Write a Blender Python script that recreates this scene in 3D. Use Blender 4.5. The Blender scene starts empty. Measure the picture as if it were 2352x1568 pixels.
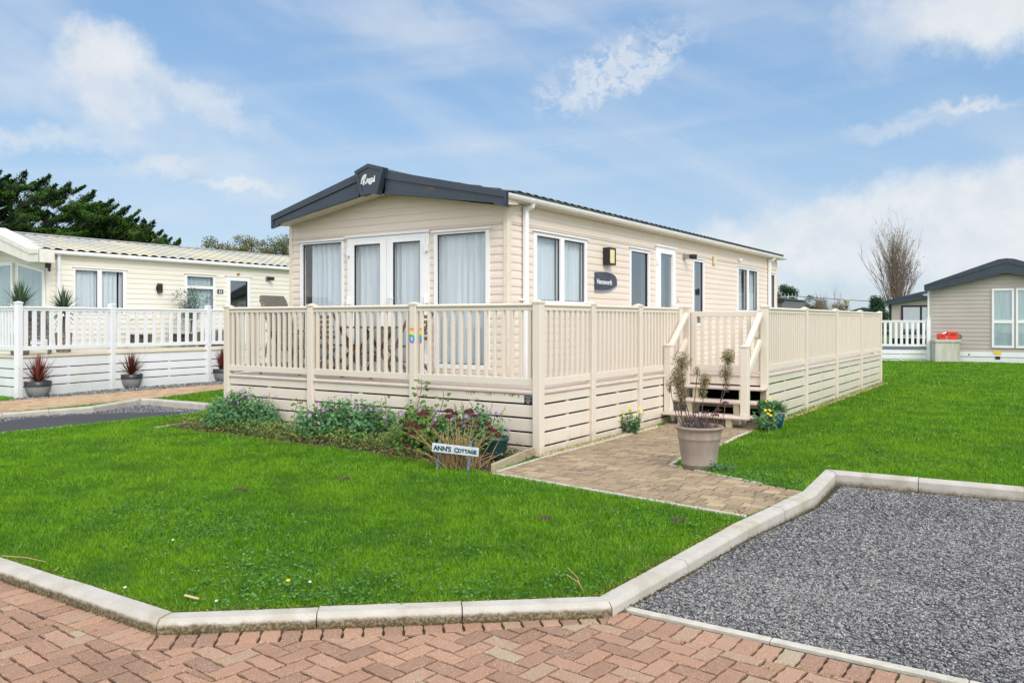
import bpy, math, random
import numpy as np
from mathutils import Vector, Matrix
from mathutils.geometry import tessellate_polygon
R = math.radians
sc = bpy.context.scene
col = sc.collection
rnd = random.Random(7)
rng = np.random.default_rng(11)

# ---------------------------------------------------------------- camera
H_CAM, FPX, HZ = 1.55, 1880.0, 737.0          # eye height, focal length and horizon row of the 2352 px wide photograph
cam_d = bpy.data.cameras.new("camera"); cam = bpy.data.objects.new("camera", cam_d); col.objects.link(cam)
cam.location = (0, 0, H_CAM); cam.rotation_euler = (R(90), 0, 0)
cam_d.sensor_width = 36; cam_d.lens = 36*FPX/2352; cam_d.shift_y = (HZ-784)/2352
cam_d.clip_start = 0.1; cam_d.clip_end = 3000
sc.camera = cam
sc.view_settings.view_transform = 'Standard'; sc.view_settings.look = 'None'
sc.view_settings.gamma = 1; sc.view_settings.exposure = 0.80
sc.cycles.max_bounces = 6; sc.cycles.transparent_max_bounces = 12; sc.cycles.diffuse_bounces = 3

def G(x, y, z=0.0):
    """ground point (height z) seen at a row and column of the photograph"""
    Y = (z-H_CAM)/(-(y-HZ)/FPX); return Vector(((x-1176)/FPX*Y, Y, z))
def at(x, y, Y): return Vector(((x-1176)/FPX*Y, Y, H_CAM-(y-HZ)/FPX*Y))

# ---------------------------------------------------------------- node helpers
class NT:
    def __init__(s, tree): s.t = tree; s.n = tree.nodes; s.l = tree.links
    def new(s, typ, **kw):
        n = s.n.new(typ)
        for k, v in kw.items(): setattr(n, k, v)
        return n
    def link(s, a, b): s.l.new(a, b)
    def val(s, sock, v):
        if hasattr(v, 'is_output') or isinstance(v, bpy.types.NodeSocket): s.l.new(v, sock)
        else: sock.default_value = v
    def math(s, op, a, b=0.0, c=0.0, clamp=False):
        n = s.n.new('ShaderNodeMath'); n.operation = op; n.use_clamp = clamp
        for i, v in enumerate((a, b, c)): s.val(n.inputs[i], v)
        return n.outputs[0]
    def mix(s, f, a, b, blend='MIX'):
        n = s.n.new('ShaderNodeMix'); n.data_type = 'RGBA'; n.blend_type = blend
        s.val(n.inputs[0], f)
        for i, v in ((6, a), (7, b)):
            if isinstance(v, (tuple, list)): n.inputs[i].default_value = (*v[:3], 1)
            else: s.l.new(v, n.inputs[i])
        return n.outputs[2]
    def noise(s, vec, scale, detail=4, rough=0.55, dist=0.0):
        n = s.n.new('ShaderNodeTexNoise'); n.inputs['Scale'].default_value = scale
        n.inputs['Detail'].default_value = detail; n.inputs['Roughness'].default_value = rough
        n.inputs['Distortion'].default_value = dist
        if vec is not None: s.l.new(vec, n.inputs['Vector'])
        return n
    def ramp(s, f, stops, interp='LINEAR'):
        n = s.n.new('ShaderNodeValToRGB'); r = n.color_ramp; r.interpolation = interp
        while len(r.elements) > 1: r.elements.remove(r.elements[-1])
        r.elements[0].position = stops[0][0]; r.elements[0].color = (*stops[0][1][:3], 1)
        for p, c in stops[1:]:
            e = r.elements.new(p); e.color = (*c[:3], 1)
        s.val(n.inputs[0], f); return n.outputs[0]
    def smooth(s, x, lo, hi):
        n = s.n.new('ShaderNodeMapRange'); n.interpolation_type = 'SMOOTHSTEP'
        s.val(n.inputs[0], x); n.inputs[1].default_value = lo; n.inputs[2].default_value = hi
        n.inputs[3].default_value = 0; n.inputs[4].default_value = 1; return n.outputs[0]

# ---------------------------------------------------------------- sky and sun
SUN_EL, SUN_AZ = 40.0, 152.0      # azimuth clockwise from the viewing direction (+Y)
wd = bpy.data.worlds.new("World"); sc.world = wd; wd.use_nodes = True
w = NT(wd.node_tree); w.n.clear()
tc = w.new('ShaderNodeTexCoord'); sep = w.new('ShaderNodeSeparateXYZ'); w.link(tc.outputs['Generated'], sep.inputs[0])
X, Y, Z = sep.outputs
sky = w.new('ShaderNodeTexSky', sky_type='NISHITA'); sky.sun_disc = False
sky.sun_elevation = R(SUN_EL); sky.sun_rotation = R(SUN_AZ); sky.air_density = 1.0; sky.dust_density = 0.6; sky.ozone_density = 1.6
az = w.math('ARCTAN2', X, Y); el = w.math('ARCSINE', Z)
def comb(a, b, c=0.0):
    n = w.new('ShaderNodeCombineXYZ'); w.val(n.inputs[0], a); w.val(n.inputs[1], b); w.val(n.inputs[2], c); return n.outputs[0]
P = comb(az, el)
n1 = w.noise(P, 9, 6, 0.62); n2 = w.noise(comb(w.math('ADD', az, 3.1), w.math('ADD', el, 1.7)), 9, 6, 0.62)
n3 = w.noise(P, 38, 6, 0.65)
waz = w.math('ADD', az, w.math('ADD', w.math('MULTIPLY', w.math('SUBTRACT', n1.outputs[0], 0.5), 0.10), w.math('MULTIPLY', w.math('SUBTRACT', n3.outputs[0], 0.5), 0.055)))
n4 = w.noise(comb(w.math('ADD', az, 5.3), w.math('ADD', el, 2.9)), 38, 6, 0.65)
wel = w.math('ADD', el, w.math('ADD', w.math('MULTIPLY', w.math('SUBTRACT', n2.outputs[0], 0.5), 0.07), w.math('MULTIPLY', w.math('SUBTRACT', n4.outputs[0], 0.5), 0.040)))
def dirof(px, py):
    a = math.atan((px-1176)/FPX); return a, math.atan((HZ-py)/FPX*math.cos(a))
def blob(px, py, rx, ry, rot, lo, hi, warp=1.0):
    """soft elliptical patch of cloud in the sky: centre, half sizes, tilt, softness"""
    a0, e0 = dirof(px, py); ra, re = rx/FPX, ry/FPX
    A = w.math('SUBTRACT', waz if warp else az, a0); E = w.math('SUBTRACT', wel if warp else el, e0)
    c, s_ = math.cos(R(rot)), math.sin(R(rot))
    u = w.math('DIVIDE', w.math('ADD', w.math('MULTIPLY', A, c), w.math('MULTIPLY', E, s_)), ra)
    v = w.math('DIVIDE', w.math('SUBTRACT', w.math('MULTIPLY', E, c), w.math('MULTIPLY', A, s_)), re)
    d = w.math('SQRT', w.math('ADD', w.math('MULTIPLY', u, u), w.math('MULTIPLY', v, v)))
    return w.math('SUBTRACT', 1.0, w.smooth(d, lo, hi))
fine = w.noise(P, 26, 7, 0.6).outputs[0]
def wisps(rot, sx, sy, scale, lo, hi, off=0.0):
    c, s_ = math.cos(R(rot)), math.sin(R(rot))
    u = w.math('MULTIPLY', w.math('ADD', w.math('MULTIPLY', az, c), w.math('MULTIPLY', el, s_)), sx)
    v = w.math('MULTIPLY', w.math('SUBTRACT', w.math('MULTIPLY', el, c), w.math('MULTIPLY', az, s_)), sy)
    n = w.noise(comb(u, v, off), scale, 5, 0.5, 0.4)
    return w.smooth(n.outputs[0], lo, hi)
def over(a, b): return w.math('SUBTRACT', 1.0, w.math('MULTIPLY', w.math('SUBTRACT', 1.0, a), w.math('SUBTRACT', 1.0, b)))
def mul(a, b): return w.math('MULTIPLY', a, b)
puffs = over(mul(blob(232, 135, 118, 76, 22, .30, 1.10), .85), mul(blob(268, 245, 80, 66, 0, .10, 1.25), .66))
puffs = over(puffs, mul(blob(60, 325, 290, 30, 4, .0, 1.3), .50))
puffs = over(puffs, mul(blob(370, 385, 120, 26, 8, .1, 1.2), .6))
puffs = over(puffs, mul(blob(560, 438, 110, 15, -2, .1, 1.2), .65))
puffs = over(puffs, mul(blob(430, 215, 260, 34, -22, .1, 1.3), .5))
puffs = over(puffs, mul(blob(60, 160, 150, 80, 0, .0, 1.4), .26))
puffs = over(puffs, mul(blob(2300, 25, 270, 78, -4, .35, 1.2), .93))
puffs = over(puffs, mul(blob(2215, 236, 95, 13, -3, .1, 1.3), .6))
puffs = over(puffs, mul(blob(2080, 280, 130, 22, 6, .1, 1.4), .4))
puffs = over(puffs, mul(blob(1990, 100, 60, 75, 50, .1, 1.4), .28))
puffs = over(puffs, mul(blob(950, 60, 250, 60, -18, .1, 1.4), .3))
bank = over(blob(2150, 560, 820, 150, 7, .55, 1.1, 1), mul(blob(2330, 470, 520, 90, 5, .3, 1.25), .8))
bank = mul(bank, w.smooth(wel, dirof(1176, 700)[1], dirof(1176, 600)[1]))
bank = mul(bank, w.math('ADD', .74, mul(w.smooth(fine, .3, .7), .18)))
vor = w.new('ShaderNodeTexVoronoi'); vor.feature = 'SMOOTH_F1'; vor.inputs['Scale'].default_value = 105; vor.inputs['Smoothness'].default_value = .5
w.link(comb(waz, w.math('MULTIPLY', wel, 1.5)), vor.inputs['Vector'])
dapple = mul(blob(1408, 158, 215, 66, 21, .55, 1.12, 1), w.math('SUBTRACT', 1.0, w.smooth(vor.outputs['Distance'], .35, .95)))
dapple = mul(dapple, w.smooth(fine, .30, .52))
cir = mul(wisps(-24, .8, 4.2, 2.6, .40, .82), .50)
cir = over(cir, mul(wisps(6, .7, 6.0, 2.6, .42, .85, 4.0), .40))
lowveil = mul(w.math('SUBTRACT', 1.0, w.smooth(el, 0.0, .30)), .22)
away = over(w.smooth(Y, .30, -.35), w.smooth(el, .50, .95))           # brighter overcast added out of view, behind and overhead, as soft fill light
over_ = mul(away, w.math('ADD', .55, mul(n1.outputs[0], .5)))
cloud = over(over(over(puffs, bank), mul(dapple, .62)), over(over(cir, lowveil), over_))
blue = w.ramp(w.math('DIVIDE', el, 1.2), [(0, (.53, .67, .80)), (.07, (.395, .585, .82)), (.17, (.33, .54, .81)), (.31, (.265, .465, .77)), (.8, (.13, .28, .60))])
blue = w.mix(1.0, blue, (5.15, 5.3, 5.4), 'MULTIPLY')
clearsky = w.mix(.78, sky.outputs[0], blue)
shade = w.mix(w.smooth(fine, .25, .75), (4.45, 4.65, 4.85), (4.9, 5.05, 5.2))
shade = w.mix(away, shade, (10.6, 10.6, 10.8))
full = w.mix(cloud, clearsky, shade)
bg = w.new('ShaderNodeBackground'); w.link(full, bg.inputs[0]); bg.inputs[1].default_value = 0.10
wo = w.new('ShaderNodeOutputWorld'); w.link(bg.outputs[0], wo.inputs[0])

sd = bpy.data.lights.new("sun", 'SUN'); sd.energy = 1.15; sd.angle = R(22); sd.color = (1, .955, .89)
so = bpy.data.objects.new("sun", sd); col.objects.link(so); so.location = (10, -8, 20)
sv = Vector((math.sin(R(SUN_AZ))*math.cos(R(SUN_EL)), math.cos(R(SUN_AZ))*math.cos(R(SUN_EL)), math.sin(R(SUN_EL))))
so.rotation_euler = sv.to_track_quat('Z', 'Y').to_euler()

# ---------------------------------------------------------------- materials
MATS = {}
def mat(name, c1, c2=None, rough=.6, scale=8, bump=0.0, bscale=None, spec=.4, metal=0, coords='Object', detail=5, lo=.35, hi=.65, stretch=None, c3=None, s3=1.2):
    if name in MATS: return MATS[name]
    m = bpy.data.materials.new(name); m.use_nodes = True; t = NT(m.node_tree)
    b = t.n['Principled BSDF']; b.inputs['Roughness'].default_value = rough
    b.inputs['Specular IOR Level'].default_value = spec; b.inputs['Metallic'].default_value = metal
    tcn = t.new('ShaderNodeTexCoord'); v = tcn.outputs[coords]
    if stretch:
        mp = t.new('ShaderNodeMapping'); mp.inputs['Scale'].default_value = stretch; t.link(v, mp.inputs[0]); v = mp.outputs[0]
    if c2 is None: c2 = tuple(x*.9 for x in c1)
    n = t.noise(v, scale, detail)
    c = t.mix(t.smooth(n.outputs[0], lo, hi), c2, c1)
    if c3: c = t.mix(t.smooth(t.noise(v, s3, 4).outputs[0], .52, .72), c, c3)
    t.link(c, b.inputs['Base Color'])
    if bump:
        bn = t.new('ShaderNodeBump'); bn.inputs['Strength'].default_value = bump; bn.inputs['Distance'].default_value = .01
        t.link(t.noise(v, bscale or scale*6, 4).outputs[0], bn.inputs['Height']); t.link(bn.outputs[0], b.inputs['Normal'])
    MATS[name] = m; return m

def tint_mat(name, stops, rough=.65, trans=.25, spec=.25, low=None, lows=.6):
    """colour by the random 'tint' of each leaf, blade or stone; low: second colour in large drifts"""
    m = bpy.data.materials.new(name); m.use_nodes = True; t = NT(m.node_tree)
    b = t.n['Principled BSDF']; b.inputs['Roughness'].default_value = rough; b.inputs['Specular IOR Level'].default_value = spec
    a = t.new('ShaderNodeAttribute'); a.attribute_name = 'tint'
    c = t.ramp(a.outputs['Fac'], stops)
    if low:
        geo = t.new('ShaderNodeNewGeometry')
        f = t.smooth(t.noise(geo.outputs['Position'], lows, 5, .6).outputs[0], .42, .66)
        c = t.mix(f, c, t.mix(.62, c, low))
    t.link(c, b.inputs['Base Color'])
    if trans:
        tr = t.new('ShaderNodeBsdfTranslucent'); t.link(c, tr.inputs[0])
        mx = t.new('ShaderNodeMixShader'); mx.inputs[0].default_value = trans
        t.link(b.outputs[0], mx.inputs[1]); t.link(tr.outputs[0], mx.inputs[2])
        t.link(mx.outputs[0], t.n['Material Output'].inputs[0])
    MATS[name] = m; return m

def glass_mat(name, tint=(.80, .88, .90), base=.10):
    m = bpy.data.materials.new(name); m.use_nodes = True; t = NT(m.node_tree); t.n.remove(t.n['Principled BSDF'])
    tr = t.new('ShaderNodeBsdfTransparent'); tr.inputs[0].default_value = (*tint, 1)
    gl = t.new('ShaderNodeBsdfGlossy'); gl.inputs['Roughness'].default_value = .02
    lw = t.new('ShaderNodeLayerWeight'); lw.inputs[0].default_value = .5       # facing term, the same from both sides of the pane
    mx = t.new('ShaderNodeMixShader'); t.link(t.math('ADD', t.math('MULTIPLY', t.math('POWER', lw.outputs['Facing'], 4.0), .9), base, clamp=True), mx.inputs[0])
    t.link(tr.outputs[0], mx.inputs[1]); t.link(gl.outputs[0], mx.inputs[2]); t.link(mx.outputs[0], t.n['Material Output'].inputs[0])
    MATS[name] = m; return m

# ---------------------------------------------------------------- object helpers
def tag(o, label=None, cat=None, group=None, kind=None):
    if label: o['label'] = label
    if cat: o['category'] = cat
    if group: o['group'] = group
    if kind: o['kind'] = kind
    return o
def empty(name, loc, rz=0.0, label=None, cat=None, group=None):
    o = bpy.data.objects.new(name, None); col.objects.link(o); o.location = loc; o.rotation_euler = (0, 0, rz)
    o.empty_display_size = .1
    return tag(o, label, cat, group)
def raw_mesh(name, verts, faces_list, m, tint=None, smooth=False):
    """verts (n,3); faces_list: list of (k) index arrays (f,k)"""
    me = bpy.data.meshes.new(name); verts = np.asarray(verts, dtype=np.float32)
    me.vertices.add(len(verts)); me.vertices.foreach_set('co', verts.ravel())
    loops = np.concatenate([np.asarray(f, dtype=np.int32).ravel() for f in faces_list])
    tot = np.concatenate([np.full(len(f), np.asarray(f).shape[1], dtype=np.int32) for f in faces_list])
    start = np.concatenate([[0], np.cumsum(tot)[:-1]]).astype(np.int32)
    me.loops.add(len(loops)); me.loops.foreach_set('vertex_index', loops)
    me.polygons.add(len(tot)); me.polygons.foreach_set('loop_start', start)
    if smooth: me.polygons.foreach_set('use_smooth', np.ones(len(tot), dtype=bool))
    if tint is not None:
        a = me.attributes.new('tint', 'FLOAT', 'POINT'); a.data.foreach_set('value', np.asarray(tint, dtype=np.float32))
    me.update(calc_edges=True); me.materials.append(m); return me
def link_mesh(name, me, parent=None):
    o = bpy.data.objects.new(name, me); col.objects.link(o)
    if parent is not None: o.parent = parent
    return o

class MB:
    """collects boxes, tubes, rings and plates; build() links them as one mesh object"""
    def __init__(s): s.v = []; s.f = []; s.t = []
    def add(s, vs, fs, tint=.5):
        n = len(s.v); s.v += [tuple(v) for v in vs]; s.f += [tuple(i+n for i in f) for f in fs]; s.t += [tint]*len(vs)
    def box(s, x0, x1, y0, y1, z0, z1, c=0.0, M=None, tint=.5):
        if x1 < x0: x0, x1 = x1, x0
        if y1 < y0: y0, y1 = y1, y0
        if z1 < z0: z0, z1 = z1, z0
        c = min(c, (x1-x0)*.4, (y1-y0)*.4, (z1-z0)*.4)
        if c <= 0:
            vs = [(x, y, z) for x in (x0, x1) for y in (y0, y1) for z in (z0, z1)]
            fs = [(0, 1, 3, 2), (4, 6, 7, 5), (0, 4, 5, 1), (2, 3, 7, 6), (0, 2, 6, 4), (1, 5, 7, 3)]
        else:
            vs = []; idx = {}
            for ix, x in enumerate((x0, x1)):
                for iy, y in enumerate((y0, y1)):
                    for iz, z in enumerate((z0, z1)):
                        sx, sy, sz = (1, -1)[ix], (1, -1)[iy], (1, -1)[iz]
                        idx[ix, iy, iz] = len(vs)
                        vs += [(x, y+sy*c, z+sz*c), (x+sx*c, y, z+sz*c), (x+sx*c, y+sy*c, z)]
            I = lambda a, b, d, k: idx[a, b, d]+k
            fs = [(I(0,0,0,0), I(0,0,1,0), I(0,1,1,0), I(0,1,0,0)), (I(1,0,0,0), I(1,1,0,0), I(1,1,1,0), I(1,0,1,0)),
                  (I(0,0,0,1), I(1,0,0,1), I(1,0,1,1), I(0,0,1,1)), (I(0,1,0,1), I(0,1,1,1), I(1,1,1,1), I(1,1,0,1)),
                  (I(0,0,0,2), I(0,1,0,2), I(1,1,0,2), I(1,0,0,2)), (I(0,0,1,2), I(1,0,1,2), I(1,1,1,2), I(0,1,1,2))]
            for a in (0, 1):
                for b in (0, 1):
                    fs.append((I(a,b,0,0), I(a,b,0,1), I(a,b,1,1), I(a,b,1,0)))
                    fs.append((I(a,0,b,0), I(a,0,b,2), I(a,1,b,2), I(a,1,b,0)))
                    fs.append((I(0,a,b,1), I(0,a,b,2), I(1,a,b,2), I(1,a,b,1)))
                    for d in (0, 1): fs.append((I(a,b,d,0), I(a,b,d,1), I(a,b,d,2)))
        if M is not None: vs = [tuple(M @ Vector(v)) for v in vs]
        s.add(vs, fs, tint); return s
    def bar(s, a, b, wd_, ht, c=0.0, up=(0, 0, 1), tint=.5):
        """box from a to b; wd_ sideways, ht along up"""
        a, b = Vector(a), Vector(b); d = (b-a); L = d.length; d.normalize(); up = Vector(up)
        sd_ = d.cross(up); sd_ = sd_.normalized() if sd_.length > 1e-5 else Vector((1, 0, 0)); u = sd_.cross(d)
        M = Matrix((( d.x, sd_.x, u.x, a.x), (d.y, sd_.y, u.y, a.y), (d.z, sd_.z, u.z, a.z), (0, 0, 0, 1)))
        return s.box(0, L, -wd_/2, wd_/2, -ht/2, ht/2, c, M, tint)
    def tube(s, pts, r, n=6, cap=True, tint=.5):
        pts = [Vector(p) for p in pts]; rs = r if isinstance(r, (list, tuple)) else [r]*len(pts)
        rings = []; prev = None
        for i, p in enumerate(pts):
            d = (pts[min(i+1, len(pts)-1)]-pts[max(i-1, 0)]).normalized()
            a = prev if prev is not None else (Vector((0, 0, 1)) if abs(d.z) < .9 else Vector((1, 0, 0)))
            x = (a-d*a.dot(d)); x = x.normalized() if x.length > 1e-6 else d.orthogonal().normalized(); prev = x; y = d.cross(x)
            rings.append([p+x*rs[i]*math.cos(2*math.pi*k/n)+y*rs[i]*math.sin(2*math.pi*k/n) for k in range(n)])
        vs = [v for rg in rings for v in rg]
        fs = [(i*n+k, i*n+(k+1) % n, (i+1)*n+(k+1) % n, (i+1)*n+k) for i in range(len(pts)-1) for k in range(n)]
        if cap: fs += [tuple(range(n))[::-1], tuple((len(pts)-1)*n+k for k in range(n))]
        s.add(vs, fs, tint); return s
    def lathe(s, prof, n=32, c=(0, 0), tint=.5):
        vs = [(c[0]+r*math.cos(2*math.pi*k/n), c[1]+r*math.sin(2*math.pi*k/n), z) for r, z in prof for k in range(n)]
        fs = [(i*n+k, i*n+(k+1) % n, (i+1)*n+(k+1) % n, (i+1)*n+k) for i in range(len(prof)-1) for k in range(n)]
        s.add(vs, fs, tint); return s
    def prism(s, poly, fn, d0, d1):
        """poly 2D points; fn(a, b, d) -> 3D; extruded from d0 to d1"""
        n = len(poly); vs = [fn(a, b, d0) for a, b in poly]+[fn(a, b, d1) for a, b in poly]
        tri = tessellate_polygon([[Vector((a, b, 0)) for a, b in poly]])
        fs = [tuple(t) for t in tri]+[tuple(i+n for i in t)[::-1] for t in tri]
        fs += [(i, (i+1) % n, n+(i+1) % n, n+i) for i in range(n)]
        s.add(vs, fs); return s
    def build(s, name, m, parent=None, smooth=False, tint=False):
        me = bpy.data.meshes.new(name); me.from_pydata([tuple(v) for v in s.v], [], s.f)
        if smooth: me.polygons.foreach_set('use_smooth', [True]*len(me.polygons))
        if tint:
            a = me.attributes.new('tint', 'FLOAT', 'POINT'); a.data.foreach_set('value', s.t)
        me.materials.append(m); me.update()
        return link_mesh(name, me, parent)

def text_mesh(name, body, size, m, parent, matrix, shear=0, depth=.002, bold=0.0, spacing=1.0, align='LEFT'):
    cu = bpy.data.curves.new(name, 'FONT'); cu.body = body; cu.size = size; cu.shear = shear; cu.extrude = depth
    cu.offset = bold; cu.space_character = spacing; cu.align_x = align; cu.resolution_u = 3
    tmp = bpy.data.objects.new(name, cu); col.objects.link(tmp)
    me = bpy.data.meshes.new_from_object(tmp.evaluated_get(bpy.context.evaluated_depsgraph_get()))
    bpy.data.objects.remove(tmp); me.materials.clear(); me.materials.append(m)
    me.transform(matrix); me.name = name
    return link_mesh(name, me, parent)
def frame_matrix(o, xdir, ydir):
    x = Vector(xdir).normalized(); y = Vector(ydir).normalized(); z = x.cross(y)
    return Matrix(((x.x, y.x, z.x, o[0]), (x.y, y.y, z.y, o[1]), (x.z, y.z, z.z, o[2]), (0, 0, 0, 1)))

def pip(pts, poly):
    """points (n,2) in polygon mask"""
    x, y = pts[:, 0], pts[:, 1]; inside = np.zeros(len(pts), bool); n = len(poly)
    for i in range(n):
        x1, y1 = poly[i][0], poly[i][1]; x2, y2 = poly[(i+1) % n][0], poly[(i+1) % n][1]
        if y1 == y2: continue
        c = ((y1 > y) != (y2 > y)) & (x < (x2-x1)*(y-y1)/(y2-y1)+x1); inside ^= c
    return inside
def unit(v): return v/np.maximum(np.linalg.norm(v, axis=1, keepdims=True), 1e-9)
def cards(cent, nrm, size, shape, tint, name, m, parent=None, axis=None, fold=0.0):
    """one small leaf per centre; shape = outline in the leaf plane (k,2)"""
    n = len(cent); nrm = unit(nrm)
    a = axis if axis is not None else rng.normal(size=(n, 3))
    a = unit(a-nrm*np.sum(a*nrm, axis=1, keepdims=True)); b = np.cross(nrm, a)
    sh = np.asarray(shape, float); k = len(sh); size = np.broadcast_to(size, (n,))[:, None, None]
    P_ = cent[:, None, :]+size*(sh[None, :, :1]*a[:, None, :]+sh[None, :, 1:2]*b[:, None, :])
    if fold: P_ = P_+size*fold*np.abs(sh[None, :, 1:2])*nrm[:, None, :]
    me = raw_mesh(name, P_.reshape(-1, 3), [np.arange(n*k).reshape(n, k)], m, np.repeat(tint, k))
    return link_mesh(name, me, parent)
LEAF = [(0, 0), (.35, .28), (.75, .2), (1, 0), (.75, -.2), (.35, -.28)]
NEEDLE = [(0, .05), (1, 0), (0, -.05)]
LOBED = [(0, 0)]+[(.5+(.5 if i % 2 else .27)*math.cos(a), (.52 if i % 2 else .28)*math.sin(a)) for i, a in enumerate(np.linspace(-2.6, 2.6, 11))]

# ---------------------------------------------------------------- palette
VINYL = mat('beige_vinyl', (.715, .645, .55), (.69, .62, .525), rough=.42, scale=2.2, bump=.05, bscale=30, stretch=(1, 1, .3))
VINYL_ALGAE = mat('beige_vinyl_with_algae', (.67, .61, .515), (.63, .59, .48), rough=.5, scale=1.6, lo=.3, hi=.6, c3=(.56, .56, .42), s3=2.2)
NOSING = mat('deck_board', (.66, .56, .49), (.60, .51, .44), rough=.55, scale=5, bump=.25, bscale=60, stretch=(1, 1, 1))
SIDING = mat('beige_siding', (.74, .65, .56), (.71, .62, .53), rough=.45, scale=1.3, bump=.06, bscale=90, stretch=(.4, .4, 3))
TRIM = mat('beige_trim', (.74, .66, .54), rough=.4)
CREAM = mat('cream_siding', (.80, .765, .67), (.77, .735, .635), rough=.5, scale=1.5)
GREYS = mat('grey_siding', (.47, .425, .39), (.44, .395, .36), rough=.5, scale=1.5)
DGREYS = mat('dark_grey_siding', (.17, .17, .19), rough=.5)
WHITE = mat('white_upvc', (.83, .84, .84), (.80, .81, .82), rough=.3, scale=3)
WHITEV = mat('white_vinyl', (.80, .82, .84), (.76, .79, .80), rough=.4, scale=2.5, c3=(.70, .74, .68), s3=1.2)
CHAR = mat('charcoal_moulding', (.036, .052, .072), (.030, .045, .063), rough=.38, scale=3, bump=.05, bscale=120)
BLACK = mat('black_plastic', (.02, .021, .023), rough=.4)
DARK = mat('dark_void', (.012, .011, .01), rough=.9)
CURT = mat('net_curtain', (.66, .715, .75), (.59, .65, .69), rough=.9, scale=3, stretch=(6, 6, .4))
CURTD = mat('grey_curtain', (.44, .535, .56), (.37, .46, .48), rough=.9, scale=3, stretch=(6, 6, .4))
ROOFG = mat('grey_green_tile', (.50, .48, .37), (.36, .375, .36), rough=.6, scale=.7, bump=.1, c3=(.46, .44, .30), s3=3.5)
ROOFD = mat('dark_tile', (.075, .085, .08), (.05, .06, .06), rough=.6, scale=4, c3=(.13, .15, .09), s3=6)
ROOFB = mat('slate_blue_roof', (.19, .22, .26), rough=.6)
CONC = mat('kerb_concrete', (.50, .475, .425), (.44, .42, .37), rough=.85, scale=7, bump=.6, bscale=90, c3=(.40, .365, .285), s3=3.0)
EDGE = mat('edging_concrete', (.54, .51, .44), (.44, .42, .35), rough=.85, scale=14, bump=.4)
TIMBER = mat('weathered_timber', (.42, .36, .24), (.33, .28, .18), rough=.8, scale=6, bump=.4, stretch=(1, 1, 6), c3=(.34, .36, .20), s3=3)
TERRA = mat('taupe_terracotta', (.32, .255, .205), (.25, .205, .17), rough=.62, scale=5, bump=.15, stretch=(1.5, 1.5, .4), c3=(.21, .185, .16), s3=3)
WICKER = mat('grey_wicker', (.26, .235, .21), (.10, .09, .08), rough=.7, scale=28, bump=.8, bscale=70, lo=.45, hi=.55)
WICKERB = mat('brown_wicker', (.30, .24, .19), (.11, .09, .07), rough=.7, scale=26, bump=.8, bscale=60, lo=.45, hi=.55)
WOOD = mat('teak', (.20, .135, .085), (.14, .095, .06), rough=.6, scale=10, stretch=(1, 1, 6))
SOIL = mat('soil_earth', (.075, .055, .035), (.04, .03, .02), rough=.95, scale=20, bump=1, bscale=40)
BARK = mat('bark', (.16, .125, .09), (.10, .08, .06), rough=.9, scale=9, bump=.5)
TWIG = mat('dry_twig', (.22, .16, .115), (.13, .10, .085), rough=.9, scale=20)
GALV = mat('grey_metal', (.42, .43, .44), rough=.35, metal=.7)
GLASS = glass_mat('window_glass', (.97, .985, .99), .04); GLASSD = glass_mat('dark_window_glass', (.70, .78, .80), .26)

GREEN = [(0, (.035, .12, .008)), (.3, (.095, .25, .010)), (.65, (.165, .37, .012)), (.92, (.24, .46, .03)), (1, (.40, .44, .14))]
GRASS = tint_mat('grass_blade', GREEN, rough=.55, trans=.35, low=(.22, .42, .010), lows=.75)
_t = NT(GRASS.node_tree); _g = _t.new('ShaderNodeNewGeometry'); _b = _t.n['Principled BSDF']; _s = _b.inputs['Base Color'].links[0].from_socket
_d = _t.mix(_t.math('MULTIPLY', _t.smooth(_t.noise(_g.outputs['Position'], 1.7, 6, .65).outputs[0], .46, .66), .75), _s, (.075, .20, .020))
_t.link(_d, _b.inputs['Base Color'])
for _n in _t.n:
    if _n.type == 'BSDF_TRANSLUCENT': _t.link(_d, _n.inputs[0])
LAWNB = mat('lawn_turf', (.075, .17, .010), (.05, .12, .008), rough=.9, scale=30, bump=1, bscale=60, c3=(.07, .14, .012), s3=.8)

def weather(m, z0, z1, dirt, amt, per=.05):
    """rain splash stains near the ground and a slight difference from board panel to board panel"""
    t = NT(m.node_tree); b = t.n['Principled BSDF']; s_ = b.inputs['Base Color'].links[0].from_socket
    g = t.new('ShaderNodeNewGeometry'); sp = t.new('ShaderNodeSeparateXYZ'); t.link(g.outputs['Position'], sp.inputs[0])
    mp = t.new('ShaderNodeMapping'); mp.inputs['Scale'].default_value = (1, 1, .35); t.link(g.outputs['Position'], mp.inputs[0])
    n = t.noise(mp.outputs[0], 9, 6, .7).outputs[0]; h = t.math('ADD', sp.outputs[2], t.math('MULTIPLY', t.math('SUBTRACT', n, .5), .5))
    f = t.math('MULTIPLY', t.smooth(h, z1, z0), amt); c = t.mix(f, s_, dirt)
    st = t.noise(mp.outputs[0], 24, 5, .75).outputs[0]; c = t.mix(t.math('MULTIPLY', t.smooth(st, .62, .74), .22), c, dirt)
    oi = t.new('ShaderNodeObjectInfo'); v = t.math('ADD', 1-per/2, t.math('MULTIPLY', oi.outputs['Random'], per)); cc = t.new('ShaderNodeCombineColor')
    for i in range(3): t.link(v, cc.inputs[i])
    t.link(t.mix(1.0, c, cc.outputs[0], 'MULTIPLY'), b.inputs['Base Color'])
weather(VINYL, .02, .20, (.42, .36, .24), .45); weather(VINYL_ALGAE, .05, .45, (.40, .42, .27), .45); weather(WHITEV, .05, .35, (.55, .58, .50), .35)

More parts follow.
